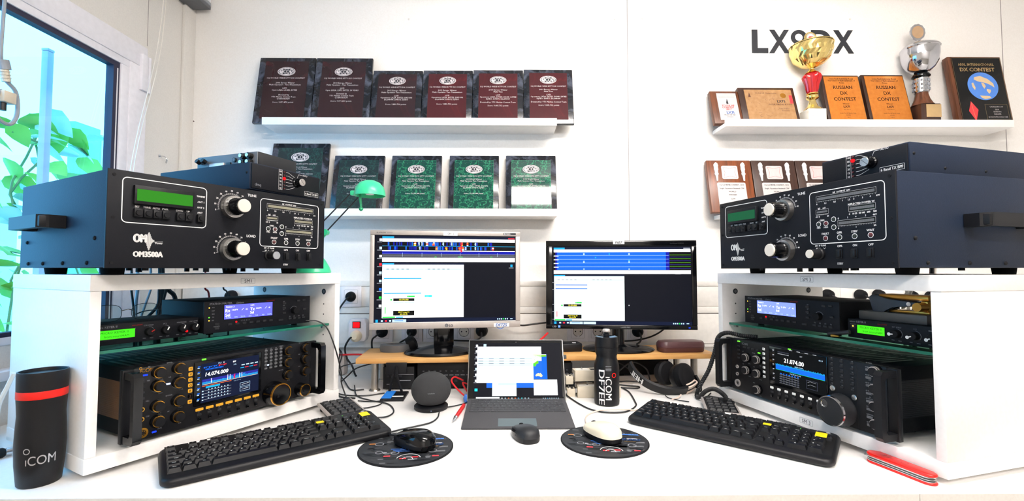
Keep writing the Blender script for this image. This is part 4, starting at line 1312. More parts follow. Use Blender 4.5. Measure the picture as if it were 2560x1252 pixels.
    for k in range(7):
        x = (.1707 + k * .0223) if gold else (.170 + k * .0229)
        btn(x, rowz, .0165 if gold else .010, .0058, 'amber_btn' if gold else 'print_white', 'lit_button' if gold else 'button', .003)
        btn(x, rowz - .0115, .009, .0055, 'dark_grey'); btn(x, rowz - .0215, .0062, .0062, 'black_gloss', 'button', .005)
        m.text('F%d' % (k + 1), x, rowz - .0055, .0024, 'print_grey', bold=.03)
    gx0, gz0, gx1, gz1, nc = grid
    for r_ in range(6):
        for c_ in range(nc):
            x, z = gx0 + (gx1 - gx0) * c_ / (nc - 1), gz1 - (gz1 - gz0) * r_ / 5
            btn(x, z, .0075, .0042, 'mid_grey' if gold else 'dark_grey'); m.text('1.8', x, z + .0045, .0026, 'print_grey', bold=.03)
    for x, z, r, nm, L in ((dial + ('main_dial', .034)),) + ((((sub) + ('sub_dial', .024)),) if sub else ()):
        b = MB(Matrix.Translation((x, -.0002, z)) @ Matrix.Rotation(PI / 2, 4, 'X'))
        b.lathe([(r * 1.04, 0), (r * 1.04, .004), (r, .006), (r * .97, L - .003), (r * .9, L)], 'black_gloss' if gold else 'dark_grey', n=72, lobes=36 if not gold else 0, amp=.008 if not gold else 0)
        o = b.build(nm, t)
        b = MB(Matrix.Translation((x, -.0002, z)) @ Matrix.Rotation(PI / 2, 4, 'X'))
        b.lathe([(r * .9, L - .003), (r * .985, L - .0026), (r * .95, L + .0012), (r * .88, L + .0012), (r * .9, L - .003)], 'gold_trim' if gold else 'chrome', n=64, caps=False); b.build('trim_ring', o)
        b = MB(Matrix.Translation((x - r * .42, -.0002 - L, z + r * .38)) @ Matrix.Rotation(PI / 2, 4, 'X')) if not gold else MB(Matrix.Translation((x - r * .3, -.0002 - L, z - r * .1)) @ Matrix.Rotation(PI / 2, 4, 'X'))
        b.lathe([(r * .28 if not gold else r * .12, .0002), (r * .28 if not gold else r * .12, .0016), (r * .2 if not gold else r * .05, .0016), (r * .17 if not gold else .0005, .0004)], 'chrome' if not gold else 'black_plastic', n=28); b.build('finger_dimple', o)
    m.build('panel_lettering', t)
    for x in (.06, W - .06):
        for y in (.05, .32):
            b = MB(); b.cyl((x, y, -.0079), (x, y, .005), .014, 'rubber', n=16); b.build('foot', t)
    return t
transceiver(LCP, LCA, 'black radio with gold trimmed knobs inside the left cabinet', True)
transceiver(RCP, RCA, 'black radio with silver trimmed knobs inside the right cabinet', False)

# ------------------------------------------------------------------ station controllers and keyers on the glass shelves
def station(P, A, x, y, label, lines, lcd):
    px, py = incab(P, A, x, y)
    t = thing('station_controller', label, 'radio accessory', (px, py, .2398 + .006), A, group='black station controllers with blue displays')
    W, H, D = .298, .078, .20
    m = MB(); m.box(.001, W - .001, .004, D, .001, H - .001, 'black_matte', .0012); m.build('case', t)
    m = MB(); m.box(0, W, 0, .0038, 0, H, 'amp_front', .0008); m.build('front_panel', t)
    m = MB(frontat(0, -.0001, 0))
    m.text('STATION MASTER', .012, .0715, .0048, 'print_grey', al='L', bold=.03, maxw=.062); m.text('Deluxe', .078, .0712, .0046, 'print_grey', al='L', shear=.3)
    m.text('microHAM', .172, .0715, .0036, 'red_handle_ink', bold=.03)
    for k in range(5):
        m.text(('PTT', 'CAT', 'SEQ', 'TX', 'RX')[k], .021, .0625 - k * .0078, .0026, 'print_grey', bold=.02)
    for x_ in (.213,):
        for k in range(4):
            m.text('SET', x_, .066 - k * .011, .0024, 'print_grey')
    m.ring(.2445, .039, .0115, .0122, 'print_grey', a0=math.radians(25), a1=math.radians(155))
    for k in range(4):
        m.text('F%d' % (k + 1), .232 + k * .0145, .0225, .0034, 'print_grey', bold=.02)
    m.text('ROTATE', .0300, .0155, .0026, 'print_grey'); m.text('1  2  3  4  5  6', .103, .0245, .0030, 'print_grey', maxw=.09)
    m.build('panel_lettering', t)
    b = MB(frontat(0, -.0002, 0)); x0, z0, x1, z1 = .0476, .031, .1775, .067
    b.rc(x0 - .001, z0 - .001, x1 + .001, z1 + .001, 'black_gloss', 1); b.rc(x0, z0, x1, z1, lcd, 2)
    b.text(lines[0], x0 + .004, z1 - .005, .0042, 'scr_white', 3, 'L'); b.text('LX7I', x0 + .068, z1 - .0045, .0036, 'scr_white', 3, 'L')
    for x_, s in ((x0 + .003, 'Rx'), (x0 + .067, 'Tx')):
        b.text(s, x_, z1 - .0145, .0078, 'scr_white', 3, 'L', bold=.03); b.text(lines[1], x_ + .016, z1 - .0135, .0042, 'scr_white', 3, 'L')
        b.line(x_ + .041, z1 - .016, x_ + .046, z1 - .011, .0007, 'scr_white', 3); b.text('45', x_ + .054, z1 - .014, .0038, 'scr_white', 3)
    b.text(lines[2], x0 + .003, z1 - .0255, .0075, 'scr_white', 3, 'L', bold=.02); b.text(lines[2], x0 + .067, z1 - .0235, .0065, 'scr_white', 3, 'L', bold=.02)
    for k, s in enumerate(('ICOM', 'ON', '2B12L', '2nd', '3rd', '4th', '2ndAL')):
        b.text(s, x0 + .011 + k * .0185, z0 + .004, .0036, 'scr_pale', 3, maxw=.013)
    b.build('blue_display', t)
    for k, (z, c) in enumerate(((.0625, 'led_amber'), (.0545, 'led_dark'), (.0468, 'led_dark'), (.039, 'led_green'), (.0312, 'led_amber'))):
        if c != 'led_dark':
            b = MB(frontat(.0115, -.0002, z)); b.disc(0, 0, .0016, c); b.build('indicator_lamp', t)
    b = MB(); b.cyl((.0785, 0, .0225), (.0785, -.001, .0225), .0024, 'led_red', n=12); b.build('indicator_lamp', t)
    def bt(x_, z_, w_=.010, h_=.0055):
        q = MB(); q.box(x_ - w_ / 2, x_ + w_ / 2, -.0025, -.0002, z_ - h_ / 2, z_ + h_ / 2, 'dark_grey', .0008, 1); q.build('button', t)
    for k in range(7):
        bt(.062 + k * .0185, .0175)
    for k in range(3):
        bt(.213, .061 - k * .0135)
    for k in range(4):
        bt(.232 + k * .0145, .0165)
    bt(.258, .066); bt(.276, .067); bt(.279, .041); bt(.203, .0155, .014); bt(.030, .0215, .010); bt(.030, .0105, .010)
    b = MB(Matrix.Translation((.2445, -.0002, .039)) @ Matrix.Rotation(PI / 2, 4, 'X')); b.lathe([(.0095, 0), (.0092, .012), (.0082, .013)], 'black_matte', n=36); b.build('knob', t)
    for x_ in (.03, W - .03):
        for y_ in (.03, D - .03):
            b = MB(); b.cyl((x_, y_, -.0059), (x_, y_, .002), .008, 'rubber', n=14); b.build('foot', t)
    return t
station(LCP, LCA, .2385, .055, 'station controller with blue display on the left glass shelf', ('Station 3', '14.074', 'Sel'), 'lcd_blue')
station(RCP, RCA, .068, .040, 'station controller with pale blue display on the right glass shelf', ('Station 1', '21.074', '6el'), 'lcd_blue_r')
def keyer(P, A, x, y, label, ptr, left):
    px, py = incab(P, A, x, y)
    t = thing('morse_keyer', label, 'radio accessory', (px, py, .2398 + .004), A, group='keyers with lime green displays')
    W, H, D = .2035, .043, .15
    m = MB(); m.box(.001, W - .001, .0035, D, 0, H, 'black_matte', .0012)
    m.build('case', t)
    m = MB(); m.box(0, W, 0, .0033, 0, H, 'amp_front', .0008); m.build('front_panel', t)
    m = MB(frontat(0, -.0001, 0))
    m.text('micro KEYER II', .005, .0375, .0042, 'print_grey', al='L', bold=.03, maxw=.045); m.text('microHAM', .078, .0372, .003, 'red_handle_ink', al='C', bold=.03)
    kx = (.100, .132, .1665, .193) if left else (.108, .1435, .178)
    for x_, s in zip(kx, ('CW SPEED', 'PTT', 'HEADPHONES', 'MIC LEVEL')):
        m.text(s, x_, .0345, .0028, 'print_grey', bold=.02, maxw=.02)
        m.text('MIN', x_ - .008, .0065, .0022, 'print_grey'); m.text('MAX', x_ + .006, .0060, .0022, 'print_grey')
        m.ring(x_, .0205, .0105, .0110, 'print_grey', a0=math.radians(-40), a1=math.radians(90))
    m.text('FOOT SWITCH', .0125, .031, .002, 'print_grey', maxw=.012)
    m.build('panel_lettering', t)
    b = MB(frontat(0, -.0002, 0)); x0, x1 = (.002, .074) if left else (.0225, .083)
    b.rc(x0 - .001, .0110, x1 + .001, .0315, 'black_gloss', 1); b.rc(x0, .0120, x1, .0305, 'lcd_lime', 2)
    b.text('MICRO KEYER II', (x0 + x1) / 2, .0255, .0048, 'lcd_lime_ink', 3, maxw=.052); b.text('from microHAM', (x0 + x1) / 2 + .004, .0175, .0045, 'lcd_lime_ink', 3, maxw=.044)
    b.build('green_display', t)
    for i, x_ in enumerate(kx):
        b = MB(Matrix.Translation((x_, -.0002, .0205)) @ Matrix.Rotation(PI / 2, 4, 'X')); b.lathe([(.0085, 0), (.0082, .010), (.0074, .011)], 'black_matte', n=32); kn = b.build('knob', t)
        b = MB(Matrix.Translation((x_, -.0115, .0205)) @ FRONT @ Matrix.Rotation(math.radians(ptr[i]), 4, 'Z')); b.box(.0005, .0078, -.0012, .0012, 0, .0012, 'red_handle_ink' if (left and i == 0) else 'print_white', .0003, 1); b.build('pointer', kn)
        if not left:
            b = MB(Matrix.Translation((x_, -.0115, .0205)) @ FRONT @ Matrix.Rotation(math.radians(ptr[i]), 4, 'Z')); b.disc(.0085, 0, .0035, 'print_white', 1, 16); b.build('pointer_tip', kn)
    if left:
        b = MB(); b.cyl((.1775, 0, .0125), (.1775, -.002, .0125), .0026, 'led_red', n=14); b.build('indicator_lamp', t)
    b = MB(frontat(.0125, -.0002, .0265)); b.rc(-.005, -.005, .005, .005, 'jack_dark', 1); b.disc(0, 0, .0018, 'led_amber' if not left else 'mid_grey', 2); b.build('jack_socket', t) if not left else b.bm.free()
    for x_ in (.02, W - .02):
        for y_ in (.03, D - .03):
            b = MB(); b.cyl((x_, y_, -.0039), (x_, y_, .001), .007, 'rubber', n=14); b.build('foot', t)
    return t
keyer(LCP, LCA, .0305, .070, 'keyer with four knobs under the eyeglasses in the left cabinet', (30, 65, 70, 65), True)
keyer(RCP, RCA, .378, .050, 'keyer with white tipped knobs under the morse paddle in the right cabinet', (185, 200, 205), False)
# eyeglasses resting on the left keyer
gx, gy = incab(LCP, LCA, .106, .11)
t = thing('eyeglasses', 'thin rimless eyeglasses resting on the keyer in the left cabinet', 'eyeglasses', (gx, gy, .2398 + .004 + .0432), LCA)
for cx in (-.036, .036):
    pts = [(cx + .027 * math.copysign(abs(math.cos(a)) ** .75, math.cos(a)), .004 * math.cos(a) ** 2, .0195 + .0185 * math.copysign(abs(math.sin(a)) ** .75, math.sin(a))) for a in [2 * PI * k / 28 for k in range(28)]]
    m = MB(); m.loft([[(x, y - .0007, z) for x, y, z in pts], [(x, y + .0007, z) for x, y, z in pts]], 'lens_glass'); ln = m.build('lens', t)
    m = MB(); m.tube(pts + pts[:1], .0006, 'dark_grey', n=5, sm=0); m.build('rim', t)
m = MB(); m.tube([(-.010, 0, .024), (0, -.004, .027), (.010, 0, .024)], .0011, 'steel', n=6); m.build('bridge', t)
for s in (-1, 1):
    m = MB(); m.tube([(s * .063, .002, .022), (s * .067, .012, .021), (s * .067, .080, .014), (s * .060, .105, .006)], .0014, 'dark_grey', n=6); m.build('temple', t)
# morse paddle on the right keyer
gx, gy = incab(RCP, RCA, .392, .066)
t = thing('morse_paddle', 'brass morse paddle with black finger pieces on the keyer in the right cabinet', 'morse key', (gx, gy, .2398 + .004 + .0432), RCA)
m = MB(); m.box(.0, .142, 0, .075, 0, .020, 'iron', .002); m.build('base_block', t)
m = MB(); m.box(.055, .135, .018, .055, .0201, .026, 'brass', .0015); m.box(.118, .132, .020, .052, .026, .048, 'brass', .002)
m.box(.034, .136, .016, .058, .0482, .0600, 'brass', .004); m.build('brass_frame', t)
for y, dx in ((.012, 0), (.046, -.012)):
    m = MB()
    pr = [(.030, .036), (.075, .034), (.118, .038), (.118, .046), (.075, .047), (.050, .052), (.032, .058), (.022, .056), (.022, .038), (.028, .022), (.036, .012), (.046, .014), (.052, .026)]
    pr = [(.018, .052), (.026, .058), (.036, .056), (.060, .047), (.116, .046), (.116, .036), (.070, .034), (.055, .026), (.044, .012), (.034, .010), (.026, .022)]
    M2 = Matrix.Translation((dx, y, 0)) @ FRONT
    m.M = M2; m.prism(pr, -.005, .004, 'paddle', .002); m.build('finger_paddle', t)
m = MB(); m.cyl((.126, -.004, .036), (.126, .02, .036), .009, 'brass', n=24); m.build('adjusting_knob', t)
m = MB(); m.cyl((.018, .060, .045), (.018, .066, .045), .008, 'brass', n=20); m.build('adjusting_knob', t)
m = MB(); m.cyl((.104, .006, .041), (.104, .0075, .041), .0045, 'chrome', n=16); m.build('screw', t)
# ------------------------------------------------------------------ monitor riser
RZ = .110
ra = math.atan2(.079, 1.225)
t = thing('monitor_riser', 'long wooden board on metal legs carrying the two monitors', 'riser', (-.4936, 1.5417, 0), ra)
m = MB(); m.box(0, 1.228, 0, .205, RZ - .0165, RZ, 'wood_light', .0012); m.build('board', t)
for x, y in ((.056, .030), (1.158, .030), (.056, .175), (1.158, .175)):
    m = MB(); m.cyl((x, y, .004), (x, y, RZ - .0166), .0115, 'brushed', n=24); m.cyl((x, y, 0), (x, y, .004), .019, 'brushed', r1=.0165, n=24); m.build('leg', t)

# ------------------------------------------------------------------ monitors
def ui(W, H, items):
    b = MB(frontat(0, -.0003, 0))
    for it in items:
        k = it[0]
        if k == 'r':
            _, x0, y0, x1, y1, c, l = it
            b.rc(x0 * W, (1 - y0) * H, x1 * W, (1 - y1) * H, c, l)
        elif k == 't':
            _, s, x, y, h, c, l = it[:7]
            b.text(s, x * W, (1 - y) * H, h * H, c, l, *(it[7:] or ('C',)), bold=.02)
        elif k == 'p':
            _, pts, c, l = it
            b.poly([(x * W, (1 - y) * H) for x, y in pts], c, l)
    return b
def desk_ui(kind):
    """window layout shown on both monitors, in fractions of the screen (origin top left)"""
    r_ = random.Random(11)
    I = [('r', 0, 0, 1, 1, 'scr_dark', 1)]
    R = lambda x0, y0, x1, y1, c, l: I.append(('r', x0, y0, x1, y1, c, l))
    a = kind == 'left'
    x0, x1 = (.052, .995) if a else (.010, .995)
    for k in range(9 if a else 5):
        y = (.04 + k * .094) if a else (.05 + k * .05)
        if a:
            R(.033, y, .050, y + .028, ['scr_white', 'scr_pale', 'scr_white', 'scr_red', 'scr_pale', 'scr_pale', 'scr_blue2', 'scr_green', 'scr_white'][k], 2); R(.018, y + .036, .050, y + .042, 'scr_grey', 2)
    if not a:
        for y in (.46, .55, .74, .83, .93):
            R(-.006, y, .008, y + .006, 'scr_grey', 2)
    R(x0, .012, x1, .036, 'scr_navy', 2); R(x0, .014, x0 + .08, .034, 'scr_blue', 3); R(.945, .022, .992, .033, 'scr_red' if a else 'scr_grey', 3)
    R(x0, .038, x1, .074, 'scr_white', 2)
    if a:
        R(x0, .074, x1, .174, 'scr_black', 2); R(x0, .122, x1, .126, 'scr_blue', 3); R(x0, .174, x1, .184, 'scr_white', 3)
        for row, y in ((0, .080), (1, .130)):
            for k in range(44):
                x = r_.uniform(.08, .82); c = r_.choice(['scr_deep', 'scr_deep', 'scr_blue2', 'scr_violet', 'scr_blue2'])
                R(x, y, x + .009, y + .038, c, 3 + k % 3)
            for x in ((.27, .40, .355, .60, .64) if row == 0 else (.42, .49, .585, .608, .825)):
                for q in range(4):
                    R(x + r_.uniform(-.003, .003), y + q * .0095, x + .014, y + .010 + q * .0095, r_.choice(['scr_orange', 'scr_orange', 'scr_red', 'scr_yellow', 'scr_white']), 7)
            for x in ((.30, .32, .47, .53, .70) if row == 0 else (.305, .63, .70)):
                for q in range(4):
                    R(x + r_.uniform(-.002, .002), y + q * .0095, x + .010, y + .007 + q * .0095, 'scr_pale', 7)
        for q in range(3):
            R(.598, .08 + q * .04, .610, .115 + q * .038, 'scr_red', 8)
        R(x0, .184, x1, .225, 'scr_deep', 2); R(x0, .218, x1, .258, 'scr_slate', 3)
        for k in range(6):
            R(.19 + k * .135, .20, .1915 + k * .135, .245, 'scr_pale', 4)
        for k in range(4):
            R(x0, .215 + k * .011, x1, .2165 + k * .011, 'scr_grey', 4)
        for x in (.415, .58, .60, .815):
            R(x, .243, x + .012, .247, 'scr_green', 5); R(x, .247, x + .002, .258, 'scr_green', 5); R(x + .010, .247, x + .012, .258, 'scr_green', 5)
        R(x0, .258, x1, .306, 'scr_white', 2)
        wx, wy, wX, wY = .054, .318, .622, .945
    else:
        R(x0, .074, x1, .305, 'scr_black', 2); R(x0 + .012, .074, .835, .30, 'scr_blue2', 3)
        R(x0 + .012, .074, .035, .30, 'scr_deep', 4); R(.820, .074, .845, .30, 'scr_deep', 4)
        for k in range(4):
            y = .115 + k * .048
            R(x0, y, .84, y + .0035, 'scr_pale', 5); R(.845, y - .006, x1, y - .002, 'scr_lime', 5); R(.845, y + .020, x1, y + .026, 'scr_violet', 5); R(x0, y + .006, x0 + .035, y + .012, 'scr_white', 6)
        for x in (.225, .552):
            for y in (.085, .098, .185, .20, .285):
                R(x, y, x + .011, y + .010, 'scr_pale', 6)
        for x, y in ((.41, .09), (.31, .135), (.552, .172)):
            R(x, y, x + .010, y + .016, 'scr_blue', 6)
        R(x0, .305, x1, .352, 'scr_white', 2)
        wx, wy, wX, wY = .012, .362, .522, .948
    wc = 'scr_white' if a else 'scr_mint'
    R(wx, wy, wX, wy + .022, 'scr_navy', 2); R(wx, wy + .004, wx + .08, wy + .018, 'scr_blue', 3)
    R(wx, wy + .020, wX, wY, wc, 3)
    w_, h_ = wX - wx, wY - wy
    U = lambda u0, v0, u1, v1, c, l=4: R(wx + u0 * w_, wy + v0 * h_, wx + u1 * w_, wy + v1 * h_, c, l)
    U(.02, .105, .50, .125, 'scr_pale'); U(.515, .105, .985, .125, 'scr_pale')
    for k in range(5):
        U(.05 + k * .06, .110, .08 + k * .06, .118, 'scr_slate', 5); U(.55 + k * .06, .110, .58 + k * .06, .118, 'scr_slate', 5)
    bars = (.275, .545) if a else (.215, .295)
    for v in bars:
        U(.02, v, .475, v + .018, 'scr_blue' if a else 'scr_blue2')
    for k in range(13):
        v = .16 + k * .029
        if min(abs(v - q) for q in bars) > .025:
            U(.05, v, .08, v + .005, 'scr_grey'); U(.17, v, .19, v + .005, 'scr_grey'); U(.225, v, .225 + .07 + .06 * r_.random(), v + .006, 'scr_grey')
    U(.30, .597, .395, .625, 'scr_green')
    if a:
        U(.515, .592, .605, .627, 'scr_cyan')
    for k in range(8):
        U(.05 + k * .12, .605, .085 + k * .12, .612, 'scr_grey')
    U(.10, .655, .122, .685, 'scr_green'); U(.135, .645, .39, .695, 'scr_black'); U(.135, .71, .26, .735, 'scr_pale'); U(.27, .71, .39, .735, 'scr_pale')
    U(.135, .87, .39, .955, 'scr_black'); U(.035, .80, .045, .92, 'scr_green' if a else 'scr_red', 4); U(.008, .972, .16, .998, 'scr_green'); U(.17, .975, .255, .998, 'scr_blue')
    for k in range(7):
        U(.66, .67 + k * .042, .66 + .06 + .05 * r_.random(), .675 + k * .042, 'scr_pale'); U(.89, .67 + k * .042, .92, .675 + k * .042, 'scr_grey')
    I.append(('t', '14.074.000' if a else '21.074.000', wx + .262 * w_, wy + .67 * h_, .017, 'scr_yellow', 6))
    I.append(('t', '2019 Aug 31', wx + .262 * w_, wy + .893 * h_, .017, 'scr_yellow', 6))
    I.append(('t', '07:19:10', wx + .262 * w_, wy + .932 * h_, .017, 'scr_yellow', 6))
    if a:
        R(.962, .335, .978, .365, 'scr_blue', 2); R(.950, .372, .985, .378, 'scr_grey', 2)
    else:
        R(.885, .350, .925, .354, 'scr_white', 3); R(.551, .745, .556, .757, 'scr_white', 3)
    R(0, .955, 1, .998, 'scr_navy', 2)
    R(.012, .962, .028, .992, 'scr_blue', 3)
    for k in range(3 if a else 4):
        R(.048 + k * .028, .968, .062 + k * .028, .986, ['scr_pale', 'scr_red', 'scr_pale', 'scr_pale'][k], 3)
    bx = .125 if a else .125
    R(bx, .962, bx + .095, .992, 'scr_pale', 3); R(bx + .1, .962, bx + .19, .992, 'scr_navy' if a else 'scr_pale', 3); R(bx + .015, .973, bx + .075, .980, 'scr_blue2', 4)
    for k in range(6):
        R(.865 + k * .014, .968, .873 + k * .014, .984, 'scr_green' if k == 3 else 'scr_pale', 3)
    R(.96, .972, .978, .981, 'scr_pale', 3)
    return I
a = math.radians(9)
ux, uy = math.cos(a), math.sin(a)
t = thing('computer_monitor', 'silver framed monitor with an SM 1 label on the left half of the riser', 'monitor', (-.24, 1.600, RZ), a)
z = lambda v: v - RZ
m = MB()
for bx in ((-.2210, .2920, .519, .5350), (-.2210, .2920, .2005, .2225), (-.2210, -.2065, .2225, .519), (.2755, .2920, .2225, .519)):
    m.box(bx[0], bx[1], 0, .022, z(bx[2]), z(bx[3]), 'bezel_silver', .002)
m.box(-.2065, .2755, -.0006, .0005, z(.2222), z(.2240), 'print_white')
m.build('bezel', t)
m = MB(); m.box(-.212, .283, .018, .055, z(.21), z(.526), 'dark_grey', .008); m.build('back_shell', t)
b = ui(.482, .2962, desk_ui('left')); o = b.build('screen', t, (-.2065, .003, z(.2226)))
m = MB(frontat(0, -.0003, 0))
m.text('LG', .050, z(.2110), .0078, 'ink', 1, bold=.04); m.disc(.035, z(.2110), .0062, 'mid_grey', 1, 20); m.text('L', .0345, z(.2110), .005, 'bezel_silver', 2)
m.text('FLATRON', -.185, z(.5268), .0048, 'mid_grey', 1, bold=.03); m.text('W2242T', -.157, z(.5268), .004, 'mid_grey', 1, maxw=.02)
m.text('MAGIC   EZ   f-ENGINE   AUTO', -.155, z(.2058), .0026, 'mid_grey', 1, maxw=.07)
m.rc(.232, z(.5235), .276, z(.5305), 'ink', 1); m.disc(.237, z(.527), .0025, 'print_white', 2, 12); m.text('5000:1', .25, z(.527), .0045, 'print_white', 2)
m.build('bezel_lettering', t)
m = MB(frontat(0, -.0009, 0)); m.rc(.0225, z(.5190), .0710, z(.5305), 'print_white', 1); m.text('SM 1', .047, z(.5248), .0078, 'ink', 2, bold=.01); m.build('label_sticker', t)
m = MB(frontat(0, -.0009, 0)); m.rc(.198, z(.2025), .252, z(.2155), 'print_white', 1); m.text('DF7ZS', .225, z(.2092), .0098, 'blue_print', 2, bold=.05, shear=.2, maxw=.048)
m.poly([(.208, z(.2005)), (.221, z(.1935)), (.234, z(.2005)), (.230, z(.2005)), (.221, z(.1965)), (.212, z(.2005))], 'blue_print', 1); m.build('call_sign_sticker', t)
m = MB(); m.box(-.008, .062, .040, .062, .024, z(.30), 'black_gloss', .004); m.box(.006, .048, .036, .0405, .03, z(.22), 'black_gloss', .002); m.build('stand_neck', t)
m = MB(); m.lathe([(.120, 0), (.122, .004), (.116, .010), (.06, .020), (.035, .026)], 'black_gloss', c=(.012, .050, .0), n=56, sx=1.0, sy=.72); m.build('stand_base', t)

a = math.radians(-5)
t = thing('computer_monitor', 'black framed monitor with blue waterfall on the right half of the riser', 'monitor', (.42, 1.660, RZ), a)
m = MB()
for bx in ((-.2785, .2535, .4852, .5060), (-.2785, .2535, .1895, .2045), (-.2785, -.2550, .2045, .4852), (.2355, .2535, .2045, .4852)):
    m.box(bx[0], bx[1], 0, .022, z(bx[2]), z(bx[3]), 'black_gloss', .002)
m.build('bezel', t)
m = MB(); m.box(-.268, .243, .018, .050, z(.198), z(.497), 'black_plastic', .008); m.build('back_shell', t)
b = ui(.4905, .2807, desk_ui('right')); b.build('screen', t, (-.2550, .003, z(.2045)))
m = MB(frontat(0, -.0003, 0))
m.text('SAMSUNG', .003, z(.1970), .0052, 'print_grey', 1, bold=.04, maxw=.044)
m.text('SyncMaster S22B300', .185, z(.4955), .0040, 'dark_grey', 1, maxw=.06)
m.text('LED', -.248, z(.1975), .0060, 'print_grey', 1, maxw=.018); m.rc(-.236, z(.1935), -.227, z(.2025), 'blue_tape', 1)
m.rc(-.2345, z(.199), -.2285, z(.200), 'print_white', 2); m.rc(-.2345, z(.196), -.2285, z(.197), 'print_white', 2)
m.build('bezel_lettering', t)
m = MB(frontat(0, -.0007, 0)); m.rc(-.038, z(.4930), .002, z(.5050), 'print_white', 1); m.text('F6B7', -.018, z(.4990), .0085, 'ink', 2, bold=.05, shear=.2) ; m.build('label_sticker', t)
m = MB(); m.rcx = None; m.box(.222, .228, -.001, .0005, z(.1955), z(.1985), 'led_blue'); m.build('power_light', t)
m = MB(); m.cyl((-.016, .045, .02), (-.016, .045, z(.28)), .022, 'black_gloss', n=28); m.build('stand_neck', t)
m = MB(); m.lathe([(.128, 0), (.130, .004), (.124, .008), (.04, .014), (.03, .022)], 'black_gloss', c=(-.016, .048, 0), n=56, sx=1, sy=.72); m.build('stand_base', t)

# ------------------------------------------------------------------ tablet with keyboard cover
t = thing('tablet_computer', 'black tablet with kickstand and grey keyboard cover in the middle of the desk', 'tablet', (.030, 1.186, 0))
KD, KW = .215, .288
tl = math.atan2(.014, KD)
R0 = Matrix.Translation((0, 0, .0008)) @ Matrix.Rotation(tl, 4, 'X')
m = MB(R0); m.box(-KW / 2, KW / 2, 0, KD, 0, .005, 'kb_grey', .0015); kc = m.build('keyboard_cover', t)
m = MB(R0); m.box(-.052, .048, .008, .060, .0046, .0052, 'kb_pad', .0002, 1); m.build('touchpad', kc)
rows = [([1.0] * 14, .0125), ([1.0] * 13 + [1.6], .0172), ([1.5] + [1.0] * 12 + [1.1], .0172), ([1.75] + [1.0] * 11 + [.85, 1.0], .0172), ([1.25] + [1.0] * 11 + [2.35], .0172), ([1.4, .9, 1, 1, 6.6, 1, 1, 1, .9], .0165)]
y = KD - .012
lg = ['Esc F1 F2 F3 F4 F5 F6 F7 F8 F9 F10 F11 F12 Del', '^ 1 2 3 4 5 6 7 8 9 0 ß ´ Back', 'Tab Q W E R T Z U I O P Ü + #', 'Caps A S D F G H J K L Ö Ä # Ent', 'Shift < Y X C V B N M , . - Shift', 'Ctrl Fn Win Alt _ Alt Gr < >']
for (ws, hh), L_ in zip(rows, lg):
    tot = sum(ws); x = -KW / 2 + .010; un = (KW - .020) / tot
    for wv, s in zip(ws, L_.split()):
        b = MB(R0); b.box(x + .0010, x + wv * un - .0010, y - hh + .001, y - .001, .0050, .0066, 'kb_key', .0005, 1)
        b.M = R0 @ Matrix.Translation((0, 0, .0067))
        if s != '_':
            b.text(s, x + wv * un * .35, y - hh * .4, .0030, 'print_grey', 1, bold=.02, maxw=wv * un * .7)
        b.build('key', kc)
        x += wv * un
    y -= hh
sl = math.atan2(.083, .170)
RS = Matrix.Translation((0, .222, .010)) @ Matrix.Rotation(-sl, 4, 'X')
m = MB(RS); m.box(-.1492, .1492, 0, .0085, 0, .1892, 'alu', .003); m.box(-.1462, .1462, -.0004, .001, .001, .1865, 'black_gloss', .0003, 1); tb = m.build('tablet_body', t)
